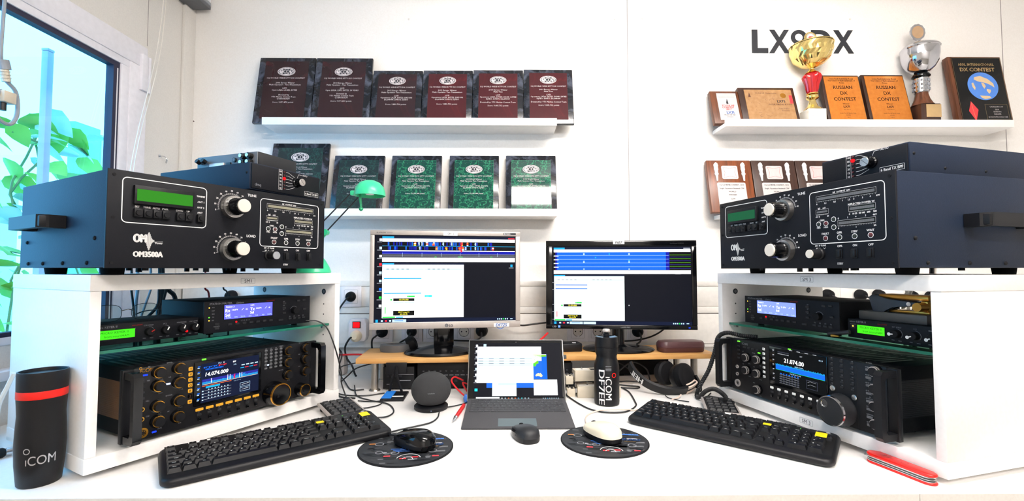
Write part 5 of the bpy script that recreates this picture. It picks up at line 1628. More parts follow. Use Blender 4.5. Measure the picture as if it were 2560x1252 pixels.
def sui():
    I = [('r', .055, .05, .975, .99, 'scr_dark', 1)]
    R = lambda x0, y0, x1, y1, c, l: I.append(('r', x0, y0, x1, y1, c, l))
    R(.085, .115, .77, .36, 'scr_white', 4); R(.77, .245, .825, .66, 'scr_blue2', 3); R(.68, .245, .825, .66, 'scr_blue2', 3); R(.77, .247, .822, .258, 'scr_pale', 4)
    R(.085, .30, .68, .72, 'scr_white', 5); R(.19, .72, .69, .80, 'scr_blue2', 2)
    I.append(('p', [(.68, .25), (.82, .25), (.822, .285), (.77, .29), (.755, .34), (.735, .36), (.738, .40), (.715, .415), (.705, .45), (.68, .45)][::-1], 'scr_lime', 4)); R(.68, .25, .82, .262, 'scr_sand', 5)
    I.append(('p', [(.68, .36), (.715, .335), (.728, .35), (.70, .385), (.68, .40)][::-1], 'scr_white', 6)); I.append(('p', [(.68, .41), (.70, .405), (.695, .44), (.68, .445)][::-1], 'scr_green', 5))
    I.append(('p', [(.700, .60), (.712, .575), (.733, .560), (.745, .572), (.752, .558), (.772, .592), (.776, .612), (.760, .630), (.742, .615), (.722, .612), (.706, .618)][::-1], 'scr_sand', 5))
    R(.25, .70, .50, .93, 'scr_mint', 6); R(.31, .725, .50, .755, 'scr_pale', 7); R(.68, .67, .925, .92, 'scr_white', 6)
    for k in range(6):
        R(.70 + k * .034, .70, .715 + k * .034, .84, 'scr_mint', 7)
    for k, y in enumerate((.31, .355, .395, .42)):
        R(.09, y, .67, y + .018, 'scr_pale', 6)
        for j in range(5):
            R(.10 + j * .11, y + .004, .15 + j * .11, y + .010, 'scr_slate' if k != 3 else 'scr_grey', 7)
    R(.14, .155, .32, .163, 'scr_grey', 6)
    for k in range(7):
        R(.068, .08 + k * .098, .090, .115 + k * .098, ['scr_white', 'scr_white', 'scr_grey', 'scr_white', 'scr_pale', 'scr_white', 'scr_white'][k], 2); R(.055, .125 + k * .098, .095, .132 + k * .098, 'scr_grey', 2)
    R(.068, .81, .098, .855, 'scr_cyan', 2); R(.15, .07, .18, .11, 'scr_pale', 2)
    R(.055, .945, .985, .99, 'scr_black', 2); R(.085, .948, .325, .987, 'scr_white', 3)
    for k in range(9):
        R(.345 + k * .034, .957, .357 + k * .034, .978, ['scr_white', 'scr_pale', 'scr_orange', 'scr_white', 'scr_orange', 'scr_blue', 'scr_cyan', 'scr_pale', 'scr_pale'][k], 3)
    for k in range(8):
        R(.77 + k * .022, .96, .780 + k * .022, .975, 'scr_pale' if k != 2 else 'scr_blue', 3)
    return I
b = ui(.2924, .1855, sui()); b.M = RS @ frontat(0, 0, 0)
m2 = MB()
o = b.build('screen', tb)
o.matrix_local = RS @ Matrix.Translation((-.1462, -.0006, .001))
m = MB(RS); m.cyl((.0, -.0003, .1800), (.0, -.0008, .1800), .002, 'dark_grey', n=12); m.build('camera', tb)
m = MB(RS @ Matrix.Translation((0, .0088, .085)) @ Matrix.Rotation(2 * sl + .12, 4, 'X')); m.box(-.13, .13, 0, .0022, -.098, 0, 'alu', .0008); m.build('kickstand', t)
m = MB(RS); m.box(.1494, .158, .002, .007, .128, .140, 'dark_grey', .001); m.build('usb_dongle', t)

# ------------------------------------------------------------------ keyboards
def key_list():
    u = .0190; K = []
    def row(y, spec, x=0.0, h=1):
        for s in spec:
            wv, lab = s
            if lab is not None:
                K.append((x + wv * u / 2, y, wv * u, h * u, lab))
            x += wv * u
    row(.1210, [(1, 'Esc'), (1, None)] + [(1, 'F%d' % i) for i in range(1, 5)] + [(.5, None)] + [(1, 'F%d' % i) for i in range(5, 9)] + [(.5, None)] + [(1, 'F%d' % i) for i in range(9, 13)] + [(.25, None)] + [(1, 'Prt'), (1, 'Scr'), (1, 'Brk')])
    ys = [.0955, .0765, .0575, .0385, .0195]
    row(ys[0], [(1, s) for s in '^1234567890ß´'] + [(2, 'Back'), (.25, None), (1, 'Ins'), (1, 'Home'), (1, 'PgU'), (.25, None), (1, 'Num'), (1, '/'), (1, '*'), (1, '-')])
    row(ys[1], [(1.5, 'Tab')] + [(1, s) for s in 'QWERTZUIOPÜ+'] + [(1.5, 'Enter'), (.25, None), (1, 'Del'), (1, 'End'), (1, 'PgD'), (.25, None), (1, '7'), (1, '8'), (1, '9')])
    row(ys[2], [(1.75, 'Caps')] + [(1, s) for s in 'ASDFGHJKLÖÄ#'] + [(1.25, '_'), (3.5, None), (1, '4'), (1, '5'), (1, '6')])
    row(ys[3], [(1.25, 'Shift')] + [(1, s) for s in '<YXCVBNM,.-'] + [(2.75, 'Shift'), (1.25, None), (1, '^'), (1.25, None), (1, '1'), (1, '2'), (1, '3')])
    row(ys[4], [(1.25, 'Strg'), (1.25, 'Win'), (1.25, 'Alt'), (6.25, '_'), (1.25, 'AltGr'), (1.25, 'Win'), (1.25, 'Menu'), (1.25, 'Strg'), (.25, None), (1, '<'), (1, 'v'), (1, '>'), (.25, None), (2, '0'), (1, ',')])
    K.append((22.5 * u - u * .5 + u * .0, (ys[1] + ys[2]) / 2, u, 2 * u, '+')); K.append((22.0 * u, (ys[3] + ys[4]) / 2, u, 2 * u, 'Ent'))
    return K
def keyboard(loc, A, label):
    t = thing('computer_keyboard', label, 'keyboard', loc, A, group='black computer keyboards')
    W, D = .452, .163
    tilt = math.atan2(.014, D)
    R = Matrix.Rotation(tilt, 4, 'X')
    pr = lambda x0, x1, y0, y1, r: [(cx + r * math.cos(math.radians(q)), cy + r * math.sin(math.radians(q))) for cx, cy, a0 in ((x1 - r, y1 - r, 0), (x0 + r, y1 - r, 90), (x0 + r, y0 + r, 180), (x1 - r, y0 + r, 270)) for q in range(a0, a0 + 91, 10)]
    m = MB(R); m.loft([[(x, y, z_) for x, y in pr(i_, W - i_, i_, D - i_, .022 - i_)] for i_, z_ in ((.004, .001), (.001, .0035), (0, .007), (.0008, .0115), (.003, .0148), (.0075, .0166))], 'black_plastic'); m.build('case', t)
    m = MB(R @ Matrix.Translation((0, 0, .0167))); m.rc(.011, .026, .300, .160, 'jack_dark', 1); m.rc(.302, .026, .365, .160, 'jack_dark', 1); m.rc(.367, .026, .444, .137, 'jack_dark', 1); m.build('key_bed', t)
    X0, Y0 = .0115, .0165
    K = key_list()
    far = [k for k in K if k[4] in ('F9', 'F10', 'F11', 'F12', 'Prt', 'Scr', 'Brk')] if len(K) > 100 else []
    bulk = MB(R)
    for k in K:
        x, y, wv, h, s = k
        if s == 'Ent': x = .0190 * 21.5
        if s == '+' and h > .03: x = .0190 * 21.5
        x += X0; y += Y0
        b = bulk if k in far else MB(R)
        hw, hh = wv / 2 - .0009, h / 2 - .0009
        tw, th = hw - .0027, hh - .0028
        zt = .0245
        b.loft([[(x - hw, y - hh, .0168), (x + hw, y - hh, .0168), (x + hw, y + hh, .0168), (x - hw, y + hh, .0168)],
                [(x - tw, y - th + .0012, zt), (x + tw, y - th + .0012, zt), (x + tw, y + th + .0012, zt - .0006), (x - tw, y + th + .0012, zt - .0006)]], 'black_plastic')
        if s != '_':
            M0 = b.M; b.M = R @ Matrix.Translation((0, 0, zt + .0001))
            b.text(s, x - (tw * .25 if len(s) == 1 else 0), y + th * .35 + .0008, .0042 if len(s) == 1 else .0026, 'print_white', 1, bold=.035, maxw=tw * 1.7)
            b.M = M0
        if b is not bulk:
            b.build('key', t, smooth=False)
    if far:
        o = bulk.build('key', t, smooth=False); o['kind'] = 'stuff'
    else:
        bulk.bm.free()
    m = MB(R @ Matrix.Translation((0, 0, .0249))); m.rc(.0095 * 2 * 15.25 + X0 + .0008, .0955 + Y0 - .004, .0190 * 16.25 + X0 - .001, .0955 + Y0 + .0085, 'yellow_tape', 1); m.build('yellow_sticker', t)
    m = MB(R @ Matrix.Translation((0, 0, .0250))); m.rc(.0190 * 20.95 + X0 - .002, .0955 + Y0 - .014, .0190 * 22.05 + X0 - .001, .0955 + Y0 + .012, 'yellow_tape', 1); m.build('yellow_sticker', t)
    m = MB(R @ Matrix.Translation((0, 0, .0171))); 
    m.disc(.428, .150, .0045, 'print_white', 1, 14, 1, .6); m.text('Logitech', .428, .1445, .0026, 'print_white', 1, bold=.02)
    for k in range(3):
        m.disc(.375 + k * .016, .150, .0014, 'print_grey', 1, 10)
    m.disc(.3745, .1445, .001, 'led_green', 2, 10)
    m.build('case_lettering', t)
    m = MB(R @ Matrix.Translation((0, 0, .0171))); m.rc(.052, .1515, .092, .1600, 'print_white', 1); m.rc(.19, .1515, .225, .1600, 'print_white', 1); m.build('label_strip', t)
    for x in (.04, W - .04):
        m = MB(); m.box(x - .02, x + .02, D - .030, D - .018, 0, .0165, 'black_plastic', .001); m.build('tilt_foot', t)
    m = MB(R); m.box(.004, .02, -.0012, .0005, .004, .008, 'led_blue') ; m.bm.free()
    return t
keyboard((-.628, .866, 0), math.radians(37.6), 'black keyboard with yellow key stickers before the left cabinet')
keyboard((.3105, 1.2300, 0), math.radians(-39.9), 'black keyboard with yellow key stickers before the right cabinet')

def keypad(loc, A, W, D, label):
    t = thing('numeric_keypad', label, 'keypad', loc, A, group='small silver edged keypads')
    R = Matrix.Translation((0, 0, .004)) @ Matrix.Rotation(math.atan2(.010, D), 4, 'X')
    m = MB(R); m.box(0, W, 0, D, 0, .009, 'bezel_silver', .003); m.box(.006, W - .006, .006, D - .006, .0088, .0096, 'black_plastic', .0003, 1); m.build('case', t)
    nx, ny = 4, 5
    for i in range(nx):
        for j in range(ny):
            x, y = .010 + (W - .020) * (i + .5) / nx, .010 + (D - .020) * (j + .5) / ny
            hw, hh = (W - .020) / nx / 2 - .001, (D - .020) / ny / 2 - .001
            b = MB(R); b.loft([[(x - hw, y - hh, .0096), (x + hw, y - hh, .0096), (x + hw, y + hh, .0096), (x - hw, y + hh, .0096)], [(x - hw + .002, y - hh + .003, .0145), (x + hw - .002, y - hh + .003, .0145), (x + hw - .002, y + hh - .001, .014), (x - hw + .002, y + hh - .001, .014)]], 'dark_grey')
            b.M = R @ Matrix.Translation((0, 0, .0147)); b.text('0.+E123-456*789/NF#='[i + 4 * j], x - .002, y + .001, .0038, 'print_grey', 1, bold=.02)
            b.build('key', t, smooth=False)
    for x in (.015, W - .015):
        b = MB(); b.box(x - .008, x + .008, D - .018, D - .006, 0, .014, 'black_plastic', .001); b.build('foot', t)
        b = MB(); b.box(x - .008, x + .008, .006, .016, 0, .005, 'rubber', .001); b.build('foot', t)
    return t
keypad((-.462, 1.248, 0), math.radians(38), .097, .128, 'silver edged keypad at the far end of the left keyboard')
keypad((.548, 1.288, 0), math.radians(-16), .090, .122, 'silver edged keypad beside the right cabinet behind the right keyboard')

# ------------------------------------------------------------------ mouse pads
def pad(loc, r, rz, label):
    m = MB(); m.lathe([(r, 0), (r, .0024), (r * .985, .0030)], 'black_matte', n=72)
    m.M = Matrix.Translation((0, 0, .0031))
    g = random.Random(4)
    def clip(x, y): return math.hypot(x, y) < r * .95
    m.disc(0, 0, r * .975, 'dark_grey', 1, 72)
    for k in range(230):
        x, y = g.uniform(-r, r), g.uniform(-r, r)
        w_, h_ = g.uniform(.006, .030), g.uniform(.003, .010)
        if all(clip(x + sx * w_ / 2, y + sy * h_ / 2) for sx in (-1, 1) for sy in (-1, 1)):
            m.rect(x, y, w_, h_, g.choice(['black_plastic', 'mid_grey', 'dark_grey', 'ink', 'black_gloss', 'ink', 'mid_grey', 'print_grey'] if k < 60 else ['black_plastic', 'dark_grey', 'ink', 'mid_grey', 'black_plastic']), 2 + k % 6)
    for x, y, s in ((-.062, .020, .010), (-.02, -.035, .009), (.02, .062, .008), (-.055, -.03, .008), (.06, -.03, .010), (-.03, .05, .007), (.045, .045, .006)):
        m.ring(x, y, s * .8, s, 'print_grey', 9)
    for x, y, c in ((-.078, .022, 'orange_plate'), (-.035, -.052, 'red_print'), (.0, -.068, 'red_print'), (.025, -.062, 'red_print'), (-.028, .062, 'red_print'), (.068, -.06, 'red_print')):
        m.rect(x, y, .014, .006, c, 10)
    for k in range(6):
        m.rect(-.022 + k * .006, -.014 - (k % 3) * .007, .020, .0032, 'blue_print', 11)
    for k in range(18):
        h_ = .004 + .003 * g.random(); m.rect(.040 + k * .0024, .038 + h_ / 2, .002, h_, 'globe_blue', 11)
    m.rect(.060, .0375, .046, .002, 'blue_tape', 11)
    m.text('85.000', .058, .006, .0125, 'globe_blue', 12, bold=.04, shear=.25); m.rect(.058, -.006, .026, .003, 'scr_lime' if False else 'brass', 12)
    m.ring(.012, -.070, .024, .0258, 'print_white', 12, a0=math.radians(10), a1=math.radians(170)); m.ring(.010, -.072, .010, .0115, 'print_white', 12, a0=0, a1=PI)
    o = m.build('mouse_pad')
    tag(o, label, 'mouse pad', 'round mouse pads', (loc[0], loc[1], 0), rz)
    return o
pad((-.2255, 1.068), .105, .10, 'round dark printed mouse pad under the black wired mouse')
pad((.2295, 1.106), .102, -.15, 'round dark printed mouse pad under the cream mouse')

# ------------------------------------------------------------------ mice
def mouse(loc, heading, L, W, H, top, base, label, side=None, cord=None, name='computer_mouse'):
    t = thing(name, label, 'mouse', loc, heading)
    def shell(zb, s0, p, m, mt, hk=1.0, cut=None):
        nr, na = 10, 40
        rings = []
        for i in range(nr + 1):
            f = 1 - (i / nr) ** 1.4
            zz = (1 - f ** p) ** (1 / p)
            ring = []
            for k in range(na):
                a = 2 * PI * k / na
                ca, sa = math.cos(a), math.sin(a)
                ex = math.copysign(abs(ca) ** .8, ca); ey = math.copysign(abs(sa) ** .8, sa)
                x = ex * W / 2 * f * s0; y = ey * L / 2 * f * s0
                x *= 1 - .10 * math.sin(PI * (y / L + .5)) * (1 - abs(y) * 2 / L) * 0 - .06 * (y / L)
                zh = H * hk * (1 - .42 * max(0, (y / L + .22)) ** 1.2 * 1.2)
                ring.append((x, y - .06 * L * zz * (1 - f), zb + (zh - zb) * zz))
            rings.append(ring)
        m.loft(rings, mt)
    m = MB(); shell(.012, 1.0, 2.6, m, top); m.build('shell', t)
    m = MB()
    ring = lambda s, z_: [(math.copysign(abs(math.cos(a)) ** .8, math.cos(a)) * W / 2 * s * (1 - .06 * math.sin(a) * .5), math.copysign(abs(math.sin(a)) ** .8, math.sin(a)) * L / 2 * s, z_) for a in [2 * PI * k / 40 for k in range(40)]]
    m.loft([ring(.94, 0), ring(.985, .003), ring(.99, .0119)], base); m.build('base', t)
    m = MB(Matrix.Translation((0, L * .27, H * .56)) @ Matrix.Rotation(PI / 2, 4, 'Y')); m.lathe([(.001, -.0035), (.0085, -.003), (.009, 0), (.0085, .003), (.001, .0035)], 'black_matte', n=24); m.build('scroll_wheel', t)
    if side:
        for s in (-1, 1):
            m = MB(); rr = []
            for k in range(9):
                a = math.radians(-50 + k * 12.5) if s > 0 else math.radians(230 - k * 12.5)
                rr.append([(math.copysign(abs(math.cos(a)) ** .8, math.cos(a)) * W / 2 * f, math.copysign(abs(math.sin(a)) ** .8, math.sin(a)) * L / 2 * f, z_) for f, z_ in ((1.005, .004), (1.012, .010), (.985, .018), (.93, .0235 - abs(k - 4) * .001), (.90, .018), (.95, .006))])
            m.loft(rr, side); m.build('side_grip', t)
    return t
PADZ = .0046
mouse((-.208, 1.074, PADZ), math.radians(53), .112, .064, .039, 'black_gloss', 'black_gloss', 'glossy black wired mouse on the left round pad', 'black_plastic')
mouse((.045, 1.128, 0), math.radians(20), .092, .058, .035, 'dark_grey', 'black_plastic', 'small grey black cordless mouse in front of the tablet', 'black_gloss')
mouse((.2265, 1.118, PADZ), math.radians(28), .110, .064, .040, 'cream', 'black_plastic', 'cream coloured wired mouse on the right round pad')

# ------------------------------------------------------------------ travel mug, bottle, knife, pen, speaker
t = thing('travel_mug', 'black travel mug with red band at the left front edge of the desk', 'mug', (-.884, .908, 0))
prof = [(.029, 0), (.0315, .003), (.0350, .040), (.0362, .075), (.0352, .105), (.0340, .130), (.0350, .150), (.0358, .1615)]
m = MB(); m.lathe(prof, 'bottle_black', n=56); m.build('body', t)
m = MB(); m.lathe([(.0360, .1617), (.0364, .163), (.0364, .1745), (.0361, .176)], 'red_handle', n=56); m.build('red_band', t)
m = MB(); m.lathe([(.0361, .1762), (.0366, .205), (.0360, .2105), (.0335, .2105), (.0325, .205), (.001, .205)], 'bottle_black', n=56); m.build('lid', t)
m = MB()
ph0 = math.atan2(-.900, .888) + .02
def wrap(x, y, z_):
    zz = .052 + y
    r_ = .0360
    for i in range(len(prof) - 1):
        if prof[i][1] <= zz <= prof[i + 1][1]:
            r_ = prof[i][0] + (prof[i + 1][0] - prof[i][0]) * (zz - prof[i][1]) / (prof[i + 1][1] - prof[i][1])
    a = ph0 + x / .0356
    return Vector(((r_ + .0004) * math.cos(a), (r_ + .0004) * math.sin(a), zz))
m.text('ıCOM', .0, 0, .0165, 'silver_print', 1, bold=0, fn=wrap, maxw=.042)
rg = [(-.0195 + .0050 * math.cos(2 * PI * k / 24), .0175 + .0055 * math.sin(2 * PI * k / 24)) for k in range(24)] + [(-.0195 + .0037 * math.cos(2 * PI * k / 24), .0175 + .0040 * math.sin(2 * PI * k / 24)) for k in range(24)]
m.raw([(x, y, 0) for x, y in rg], [(k, (k + 1) % 24, 24 + (k + 1) % 24, 24 + k) for k in range(24)], 'silver_print', fn=wrap)
m.build('lettering', t)

t = thing('drinking_bottle', 'black sports bottle with white lettering standing right of the tablet', 'bottle', (.3015, 1.412, 0))
bp = [(.033, 0), (.0365, .003), (.0372, .010), (.0372, .112), (.0360, .120), (.0305, .137), (.0300, .144), (.0335, .153), (.0345, .160), (.0345, .170)]
m = MB(); m.lathe(bp, 'bottle_black', n=56); m.build('body', t)
m = MB(); m.lathe([(.0345, .1705), (.0350, .173), (.0335, .190), (.0330, .200), (.029, .201), (.027, .197), (.001, .197)], 'bottle_black', n=56); cp = m.build('cap', t)
m = MB(); m.lathe([(.009, .197), (.009, .209), (.0065, .211), (.0065, .213)], 'bottle_black', n=24); m.build('spout', cp)
m = MB(); m.lathe([(.0065, .2132), (.0115, .2150), (.0118, .2190), (.0095, .2225), (.003, .2235)], 'bezel_silver', n=28); m.build('valve', cp)
for s in (-1, 1):
    m = MB(); m.raw([(s * .010, -.012, .1978), (s * .029, -.010, .2015), (s * .029, .012, .2015), (s * .010, .012, .1978)], [(0, 1, 2, 3)], 'bottle_blue'); m.raw([(s * .010, -.012, .1972), (s * .029, -.010, .2009), (s * .029, .012, .2009), (s * .010, .012, .1972)], [(3, 2, 1, 0)], 'bottle_blue'); m.build('cap_recess', cp)
def bwrap(ph):
    def f(x, y, z_):
        # text runs downward: x along height, y around
        a = ph + y / .0374
        return Vector((.0376 * math.cos(a), .0376 * math.sin(a), .060 - x))
    return f
pc = -PI / 2 - .21
m = MB(); m.text('DF7EE', .004, 0, .0185, 'print_white', 1, bold=.03, fn=bwrap(pc - .40), maxw=.112, sx=1.45); m.build('lettering', t)
m = MB(); m.text('ıCOM', .006, 0, .0180, 'print_white', 1, bold=.02, fn=bwrap(pc + .16), sx=1.08)
rg = [(r_ * math.cos(2 * PI * k / 24) - .0315, .0165 + r_ * math.sin(2 * PI * k / 24), 0) for r_ in (.0072, .0050) for k in range(24)]
m.raw(rg, [(k, (k + 1) % 24, 24 + (k + 1) % 24, 24 + k) for k in range(24)], 'red_handle', fn=bwrap(pc + .16))
for k in range(4):
    m.raw([(-.058 + k * .004 + dx, -.009 + .017 * q / 8, 0) for dx in (0, .0012) for q in range(9)], [(q, q + 1, q + 10, q + 9) for q in range(8)], 'print_grey', fn=bwrap(pc + .16))
m.build('lettering', t)

kx0, ky0, kx1, ky1 = .7745, 1.0071, .8086, .8698
t = thing('pocket_knife', 'closed red pocket knife lying beside the right cabinet corner', 'knife', ((kx0 + kx1) / 2 - .009, (ky0 + ky1) / 2 - .006, 0), math.atan2(ky1 - ky0, kx1 - kx0))
def stad(L, W, n=14, tp=.86):
    out = []
    for k in range(n + 1):
        a = -PI / 2 + PI * k / n
        out.append((L / 2 - W / 2 * tp + W / 2 * tp * math.cos(a), W / 2 * tp * math.sin(a)))
    for k in range(n + 1):
        a = PI / 2 + PI * k / n
        out.append((-L / 2 + W / 2 + W / 2 * math.cos(a), W / 2 * math.sin(a)))
    return out
m = MB(); m.prism(stad(.128, .029), .0145, .0205, 'red_handle', .0028, 3); sc1 = m.build('handle_scale', t)
m = MB(); m.prism(stad(.128, .029), .0002, .0048, 'red_handle', .002, 3); m.build('handle_scale', t)
m = MB(Matrix.Translation((0, 0, .0207))); m.text('DF7EE', -.012, .001, .012, 'red_handle_ink', 1, bold=0, rot=PI, sx=1.1)
m.line(.03, -.008, .05, .010, .0007, 'red_handle_ink'); m.line(.035, .008, .02, -.010, .0007, 'red_handle_ink'); m.line(-.055, .004, -.04, .010, .0007, 'red_handle_ink'); m.build('engraving', sc1)
for i, (z0, z1, sc_, mt) in enumerate(((.0050, .0062, .97, 'steel'), (.0066, .0082, .93, 'iron'), (.0086, .0098, .96, 'steel'), (.0102, .0122, .93, 'iron'), (.0126, .0143, .97, 'steel'))):
    m = MB(); m.prism([(x * sc_ - .001, y * sc_) for x, y in stad(.128, .029)], z0, z1, mt); m.build('tool_blade', t)
m = MB(); m.cyl((-.052, 0, .0048), (-.052, 0, .0146), .004, 'steel', n=12); m.tube([(-.062, .004, .011), (-.069, .002, .011), (-.070, -.004, .010), (-.063, -.006, .010)], .0007, 'steel', n=6); m.build('key_ring', t)

ang = math.atan2(1.237 - 1.379, -.1394 + .124)
t = thing('ballpoint_pen', 'red ballpoint pen with silver tip lying left of the tablet', 'pen', (-.124, 1.379, .0058), ang)
m = MB(); m.M = Matrix.Rotation(PI / 2, 4, 'Y'); m.lathe([(.0042, .004), (.0052, .010), (.0056, .060), (.0050, .100), (.0056, .112)], 'red_plastic', n=20); m.build('barrel', t)
m = MB(Matrix.Rotation(PI / 2, 4, 'Y')); m.lathe([(.0055, .1122), (.0050, .118), (.0022, .136), (.0008, .143)], 'chrome', n=20); m.build('tip', t)
m = MB(Matrix.Rotation(PI / 2, 4, 'Y')); m.lathe([(.0032, -.006), (.0034, .0038)], 'red_plastic', n=14); m.build('button', t)
m = MB(); m.box(.006, .048, -.002, .002, .0060, .0075, 'red_plastic', .0005, 1); m.build('clip', t)

t = thing('smart_speaker', 'round dark grey fabric speaker on a charging base left of the tablet', 'speaker', (-.2186, 1.370, 0))
m = MB()
pr_ = [(.030, .016)] + [(.0572 * math.cos(a), .0555 + .0495 * math.sin(a)) for a in [math.radians(q) for q in range(-48, 89, 8)]] + [(.003, .1049)]
m.lathe(pr_, 'fabric_grey', n=64); m.build('fabric_body', t)
d_ = Vector((.2186, -1.370, 0)).normalized()
m = MB(Matrix.Translation((0, 0, .0570)) @ Matrix.Rotation(math.atan2(d_.y, d_.x) + PI / 2, 4, 'Z') @ frontat(0, -.0575, 0)); m.text('harman/kardon', 0, 0, .0026, 'print_grey', 1, bold=.03, maxw=.019); m.build('lettering', t)
m = MB(); m.lathe([(.046, 0), (.0485, .003), (.0485, .010), (.044, .014), (.034, .0158)], 'black_plastic', n=56); m.build('charging_base', t)
m = MB(Matrix.Rotation(math.atan2(d_.y, d_.x) + PI / 2, 4, 'Z') @ frontat(0, -.0488, .0065)); m.disc(0, 0, .0009, 'led_ice', 1, 8); m.build('indicator_lamp', t)

# ------------------------------------------------------------------ phone holder, small black units, serial adapters
t = thing('phone_holder', 'black folding stand with blue tape left of the round speaker', 'stand', (-.352, 1.488, 0), math.radians(2))
m = MB(); m.box(-.036, .036, -.048, .048, 0, .007, 'black_plastic', .002); m.box(-.005, .030, -.022, -.012, .0071, .0082, 'print_white', .0002, 1); m.build('base_plate', t)
m = MB(); m.box(-.034, -.004, -.040, .044, .0072, .0092, 'blue_tape', .0004, 1); m.build('blue_tape', t)
for s, x in ((-1, .004), (1, .016)):
    m = MB()
    m.tube([(x, .036, .006), (x - .016 * (s > 0), .040, .050), (x - .022, .046, .088)] if s > 0 else [(x - .030, .042, .006), (x - .022, .044, .046), (x - .010, .048, .088)], .0048, 'black_plastic', n=6, sm=0); m.build('strut', t)
m = MB(); m.box(-.04, .028, .050, .056, .060, .098, 'black_plastic', .002); m.build('cradle', t)
def unit(x0, x1, y0, y1, z1, label, kind):
    t = thing('radio_unit', label, 'radio accessory', ((x0 + x1) / 2, y0, 0), .02)
    W = x1 - x0
    m = MB(); m.box(-W / 2, W / 2, .003, y1 - y0, .004, z1, 'black_matte', .002); m.build('case', t)
    m = MB(); m.box(-W / 2, W / 2, 0, .0028, .004, z1, 'black_plastic', .0006); m.build('front_panel', t)
    if kind == 'keys':
        for i in range(4):
            for j in range(2):
                b = MB(); b.box(-W / 2 + .012 + i * .0135, -W / 2 + .021 + i * .0135, -.0016, -.0001, z1 - .022 - j * .012, z1 - .015 - j * .012, 'dark_grey', .0006, 1); b.build('button', t)
        b = MB(frontat(0, -.0002, 0)); b.rc(-W / 2 + .012, .018, -W / 2 + .032, .0195, 'print_grey'); b.rc(.0, .03, .04, .032, 'print_grey'); b.rc(.0, .05, .05, .0515, 'print_grey'); b.build('panel_lettering', t)
    else:
        b = MB(frontat(0, -.0002, 0))
        for i in range(10):
            b.text('AB TX RX'.split()[i % 3], -W / 2 + .02 + i * .019, .060, .0035, 'print_grey', bold=.02); b.rc(-W / 2 + .012 + i * .019, .046, -W / 2 + .026 + i * .019, .0475, 'print_grey')
        b.build('panel_lettering', t)
        for i in range(8):
            b = MB(); b.box(-W / 2 + .014 + i * .022, -W / 2 + .024 + i * .022, -.002, -.0001, .024, .031, 'dark_grey', .0006, 1); b.build('button', t)
    for x in (-W / 2 + .015, W / 2 - .015):
        for y in (.015, y1 - y0 - .02):
            b = MB(); b.cyl((x, y, 0), (x, y, .0045), .007, 'rubber', n=12); b.build('foot', t)
    return t
unit(-.413, -.310, 1.580, 1.70, .076, 'small black control unit under the left end of the riser', 'keys')
unit(-.300, -.030, 1.590, 1.74, .086, 'wide black receiver under the riser behind the round speaker', 'wide')
unit(.035, .225, 1.600, 1.74, .084, 'black box under the riser behind the tablet right edge', 'wide')
def adapter(x0, x1, y0, y1, z0, z1, rz, label):
    t = thing('serial_adapter', label, 'adapter', (x0, y0, z0), rz, group='beige serial adapter boxes')
    W, D, H = x1 - x0, y1 - y0, z1 - z0
    m = MB(); m.box(0, W, 0, D, 0, H, 'beige', .0015); m.build('housing', t)
    m = MB(); m.box(.006, W * .45, .006, D - .006, H + .0001, H + .0006, 'beige_label'); m.box(W * .5, W - .006, .008, D * .6, H + .0001, H + .0012, 'dark_grey'); m.build('top_label', t)
    m = MB(); m.cyl((W * .25, D * .5, H), (W * .25, D * .5, H + .010), .0008, 'steel', n=8); m.cyl((W * .25, D * .5, H), (W * .25, D * .5, H + .0015), .0035, 'steel', n=10); m.build('thumb_screw', t)
    m = MB(); m.box(-.0045, 0, D * .3, D * .7, H * .35, H * .75, 'steel', .0005, 1); m.build('plug_shell', t)
    return t
adapter(.2235, .3590, 1.474, 1.525, 0, .0345, 0, 'long beige adapter box on the desk behind the sports bottle')
adapter(.1920, .2180, 1.486, 1.520, 0, .0240, 0, 'short beige plug on the desk between the tablet and the bottle')
adapter(.2185, .3250, 1.492, 1.536, .0462, .0800, .10, 'beige adapter box stacked on the longer one behind the bottle')
adapter(.1900, .2140, 1.500, 1.530, .0355, .0605, .06, 'short beige plug, upper of the two right of the tablet')
t = thing('adapter_support', 'dark flat box under the upper beige adapter plugs', 'radio accessory', (.186, 1.488, 0))
m = MB(); m.box(0, .036, .036, .080, 0, .0352, 'dark_grey', .002); m.box(.040, .160, .040, .085, .0352, .0460, 'dark_grey', .002); m.box(.10, .160, .045, .085, .0, .0352, 'black_plastic', .002); m.build('body', t)

# ------------------------------------------------------------------ on the riser: spectacle case, headset ring, power brick
rx = lambda x: 1.5417 + (x + .4936) * .079 / 1.225
t = thing('spectacle_case', 'dark brown spectacle case at the right end of the riser', 'case', (.622, 1.672, RZ), ra)
def rrect(w_, d_, r_, z_, n=8):
    return [(cx + r_ * math.cos(math.radians(q)), cy + r_ * math.sin(math.radians(q)), z_) for cx, cy, a0 in ((w_ / 2 - r_, d_ / 2 - r_, 0), (-w_ / 2 + r_, d_ / 2 - r_, 90), (-w_ / 2 + r_, -d_ / 2 + r_, 180), (w_ / 2 - r_, -d_ / 2 + r_, 270)) for q in [a0 + 90 * k / n for k in range(n + 1)]]
m = MB(); m.loft([rrect(.158, .056, .022, 0), rrect(.164, .062, .025, .004), rrect(.167, .065, .026, .018)], 'case_brown'); m.build('lower_half', t)
m = MB(); m.loft([rrect(.168, .066, .026, .0185), rrect(.167, .065, .026, .030), rrect(.158, .056, .024, .0375), rrect(.13, .035, .016, .040)], 'case_brown'); m.build('lid', t)
t = thing('small_headset', 'dark grey oval headset lying on the left end of the riser', 'headphones', (-.400, 1.690, RZ), .1)
m = MB()
pts = [(.052 * math.cos(a), .036 * math.sin(a)) for a in [2 * PI * k / 40 for k in range(40)]]
ring = lambda s, z_: [(x * s, y * s, z_) for x, y in pts]
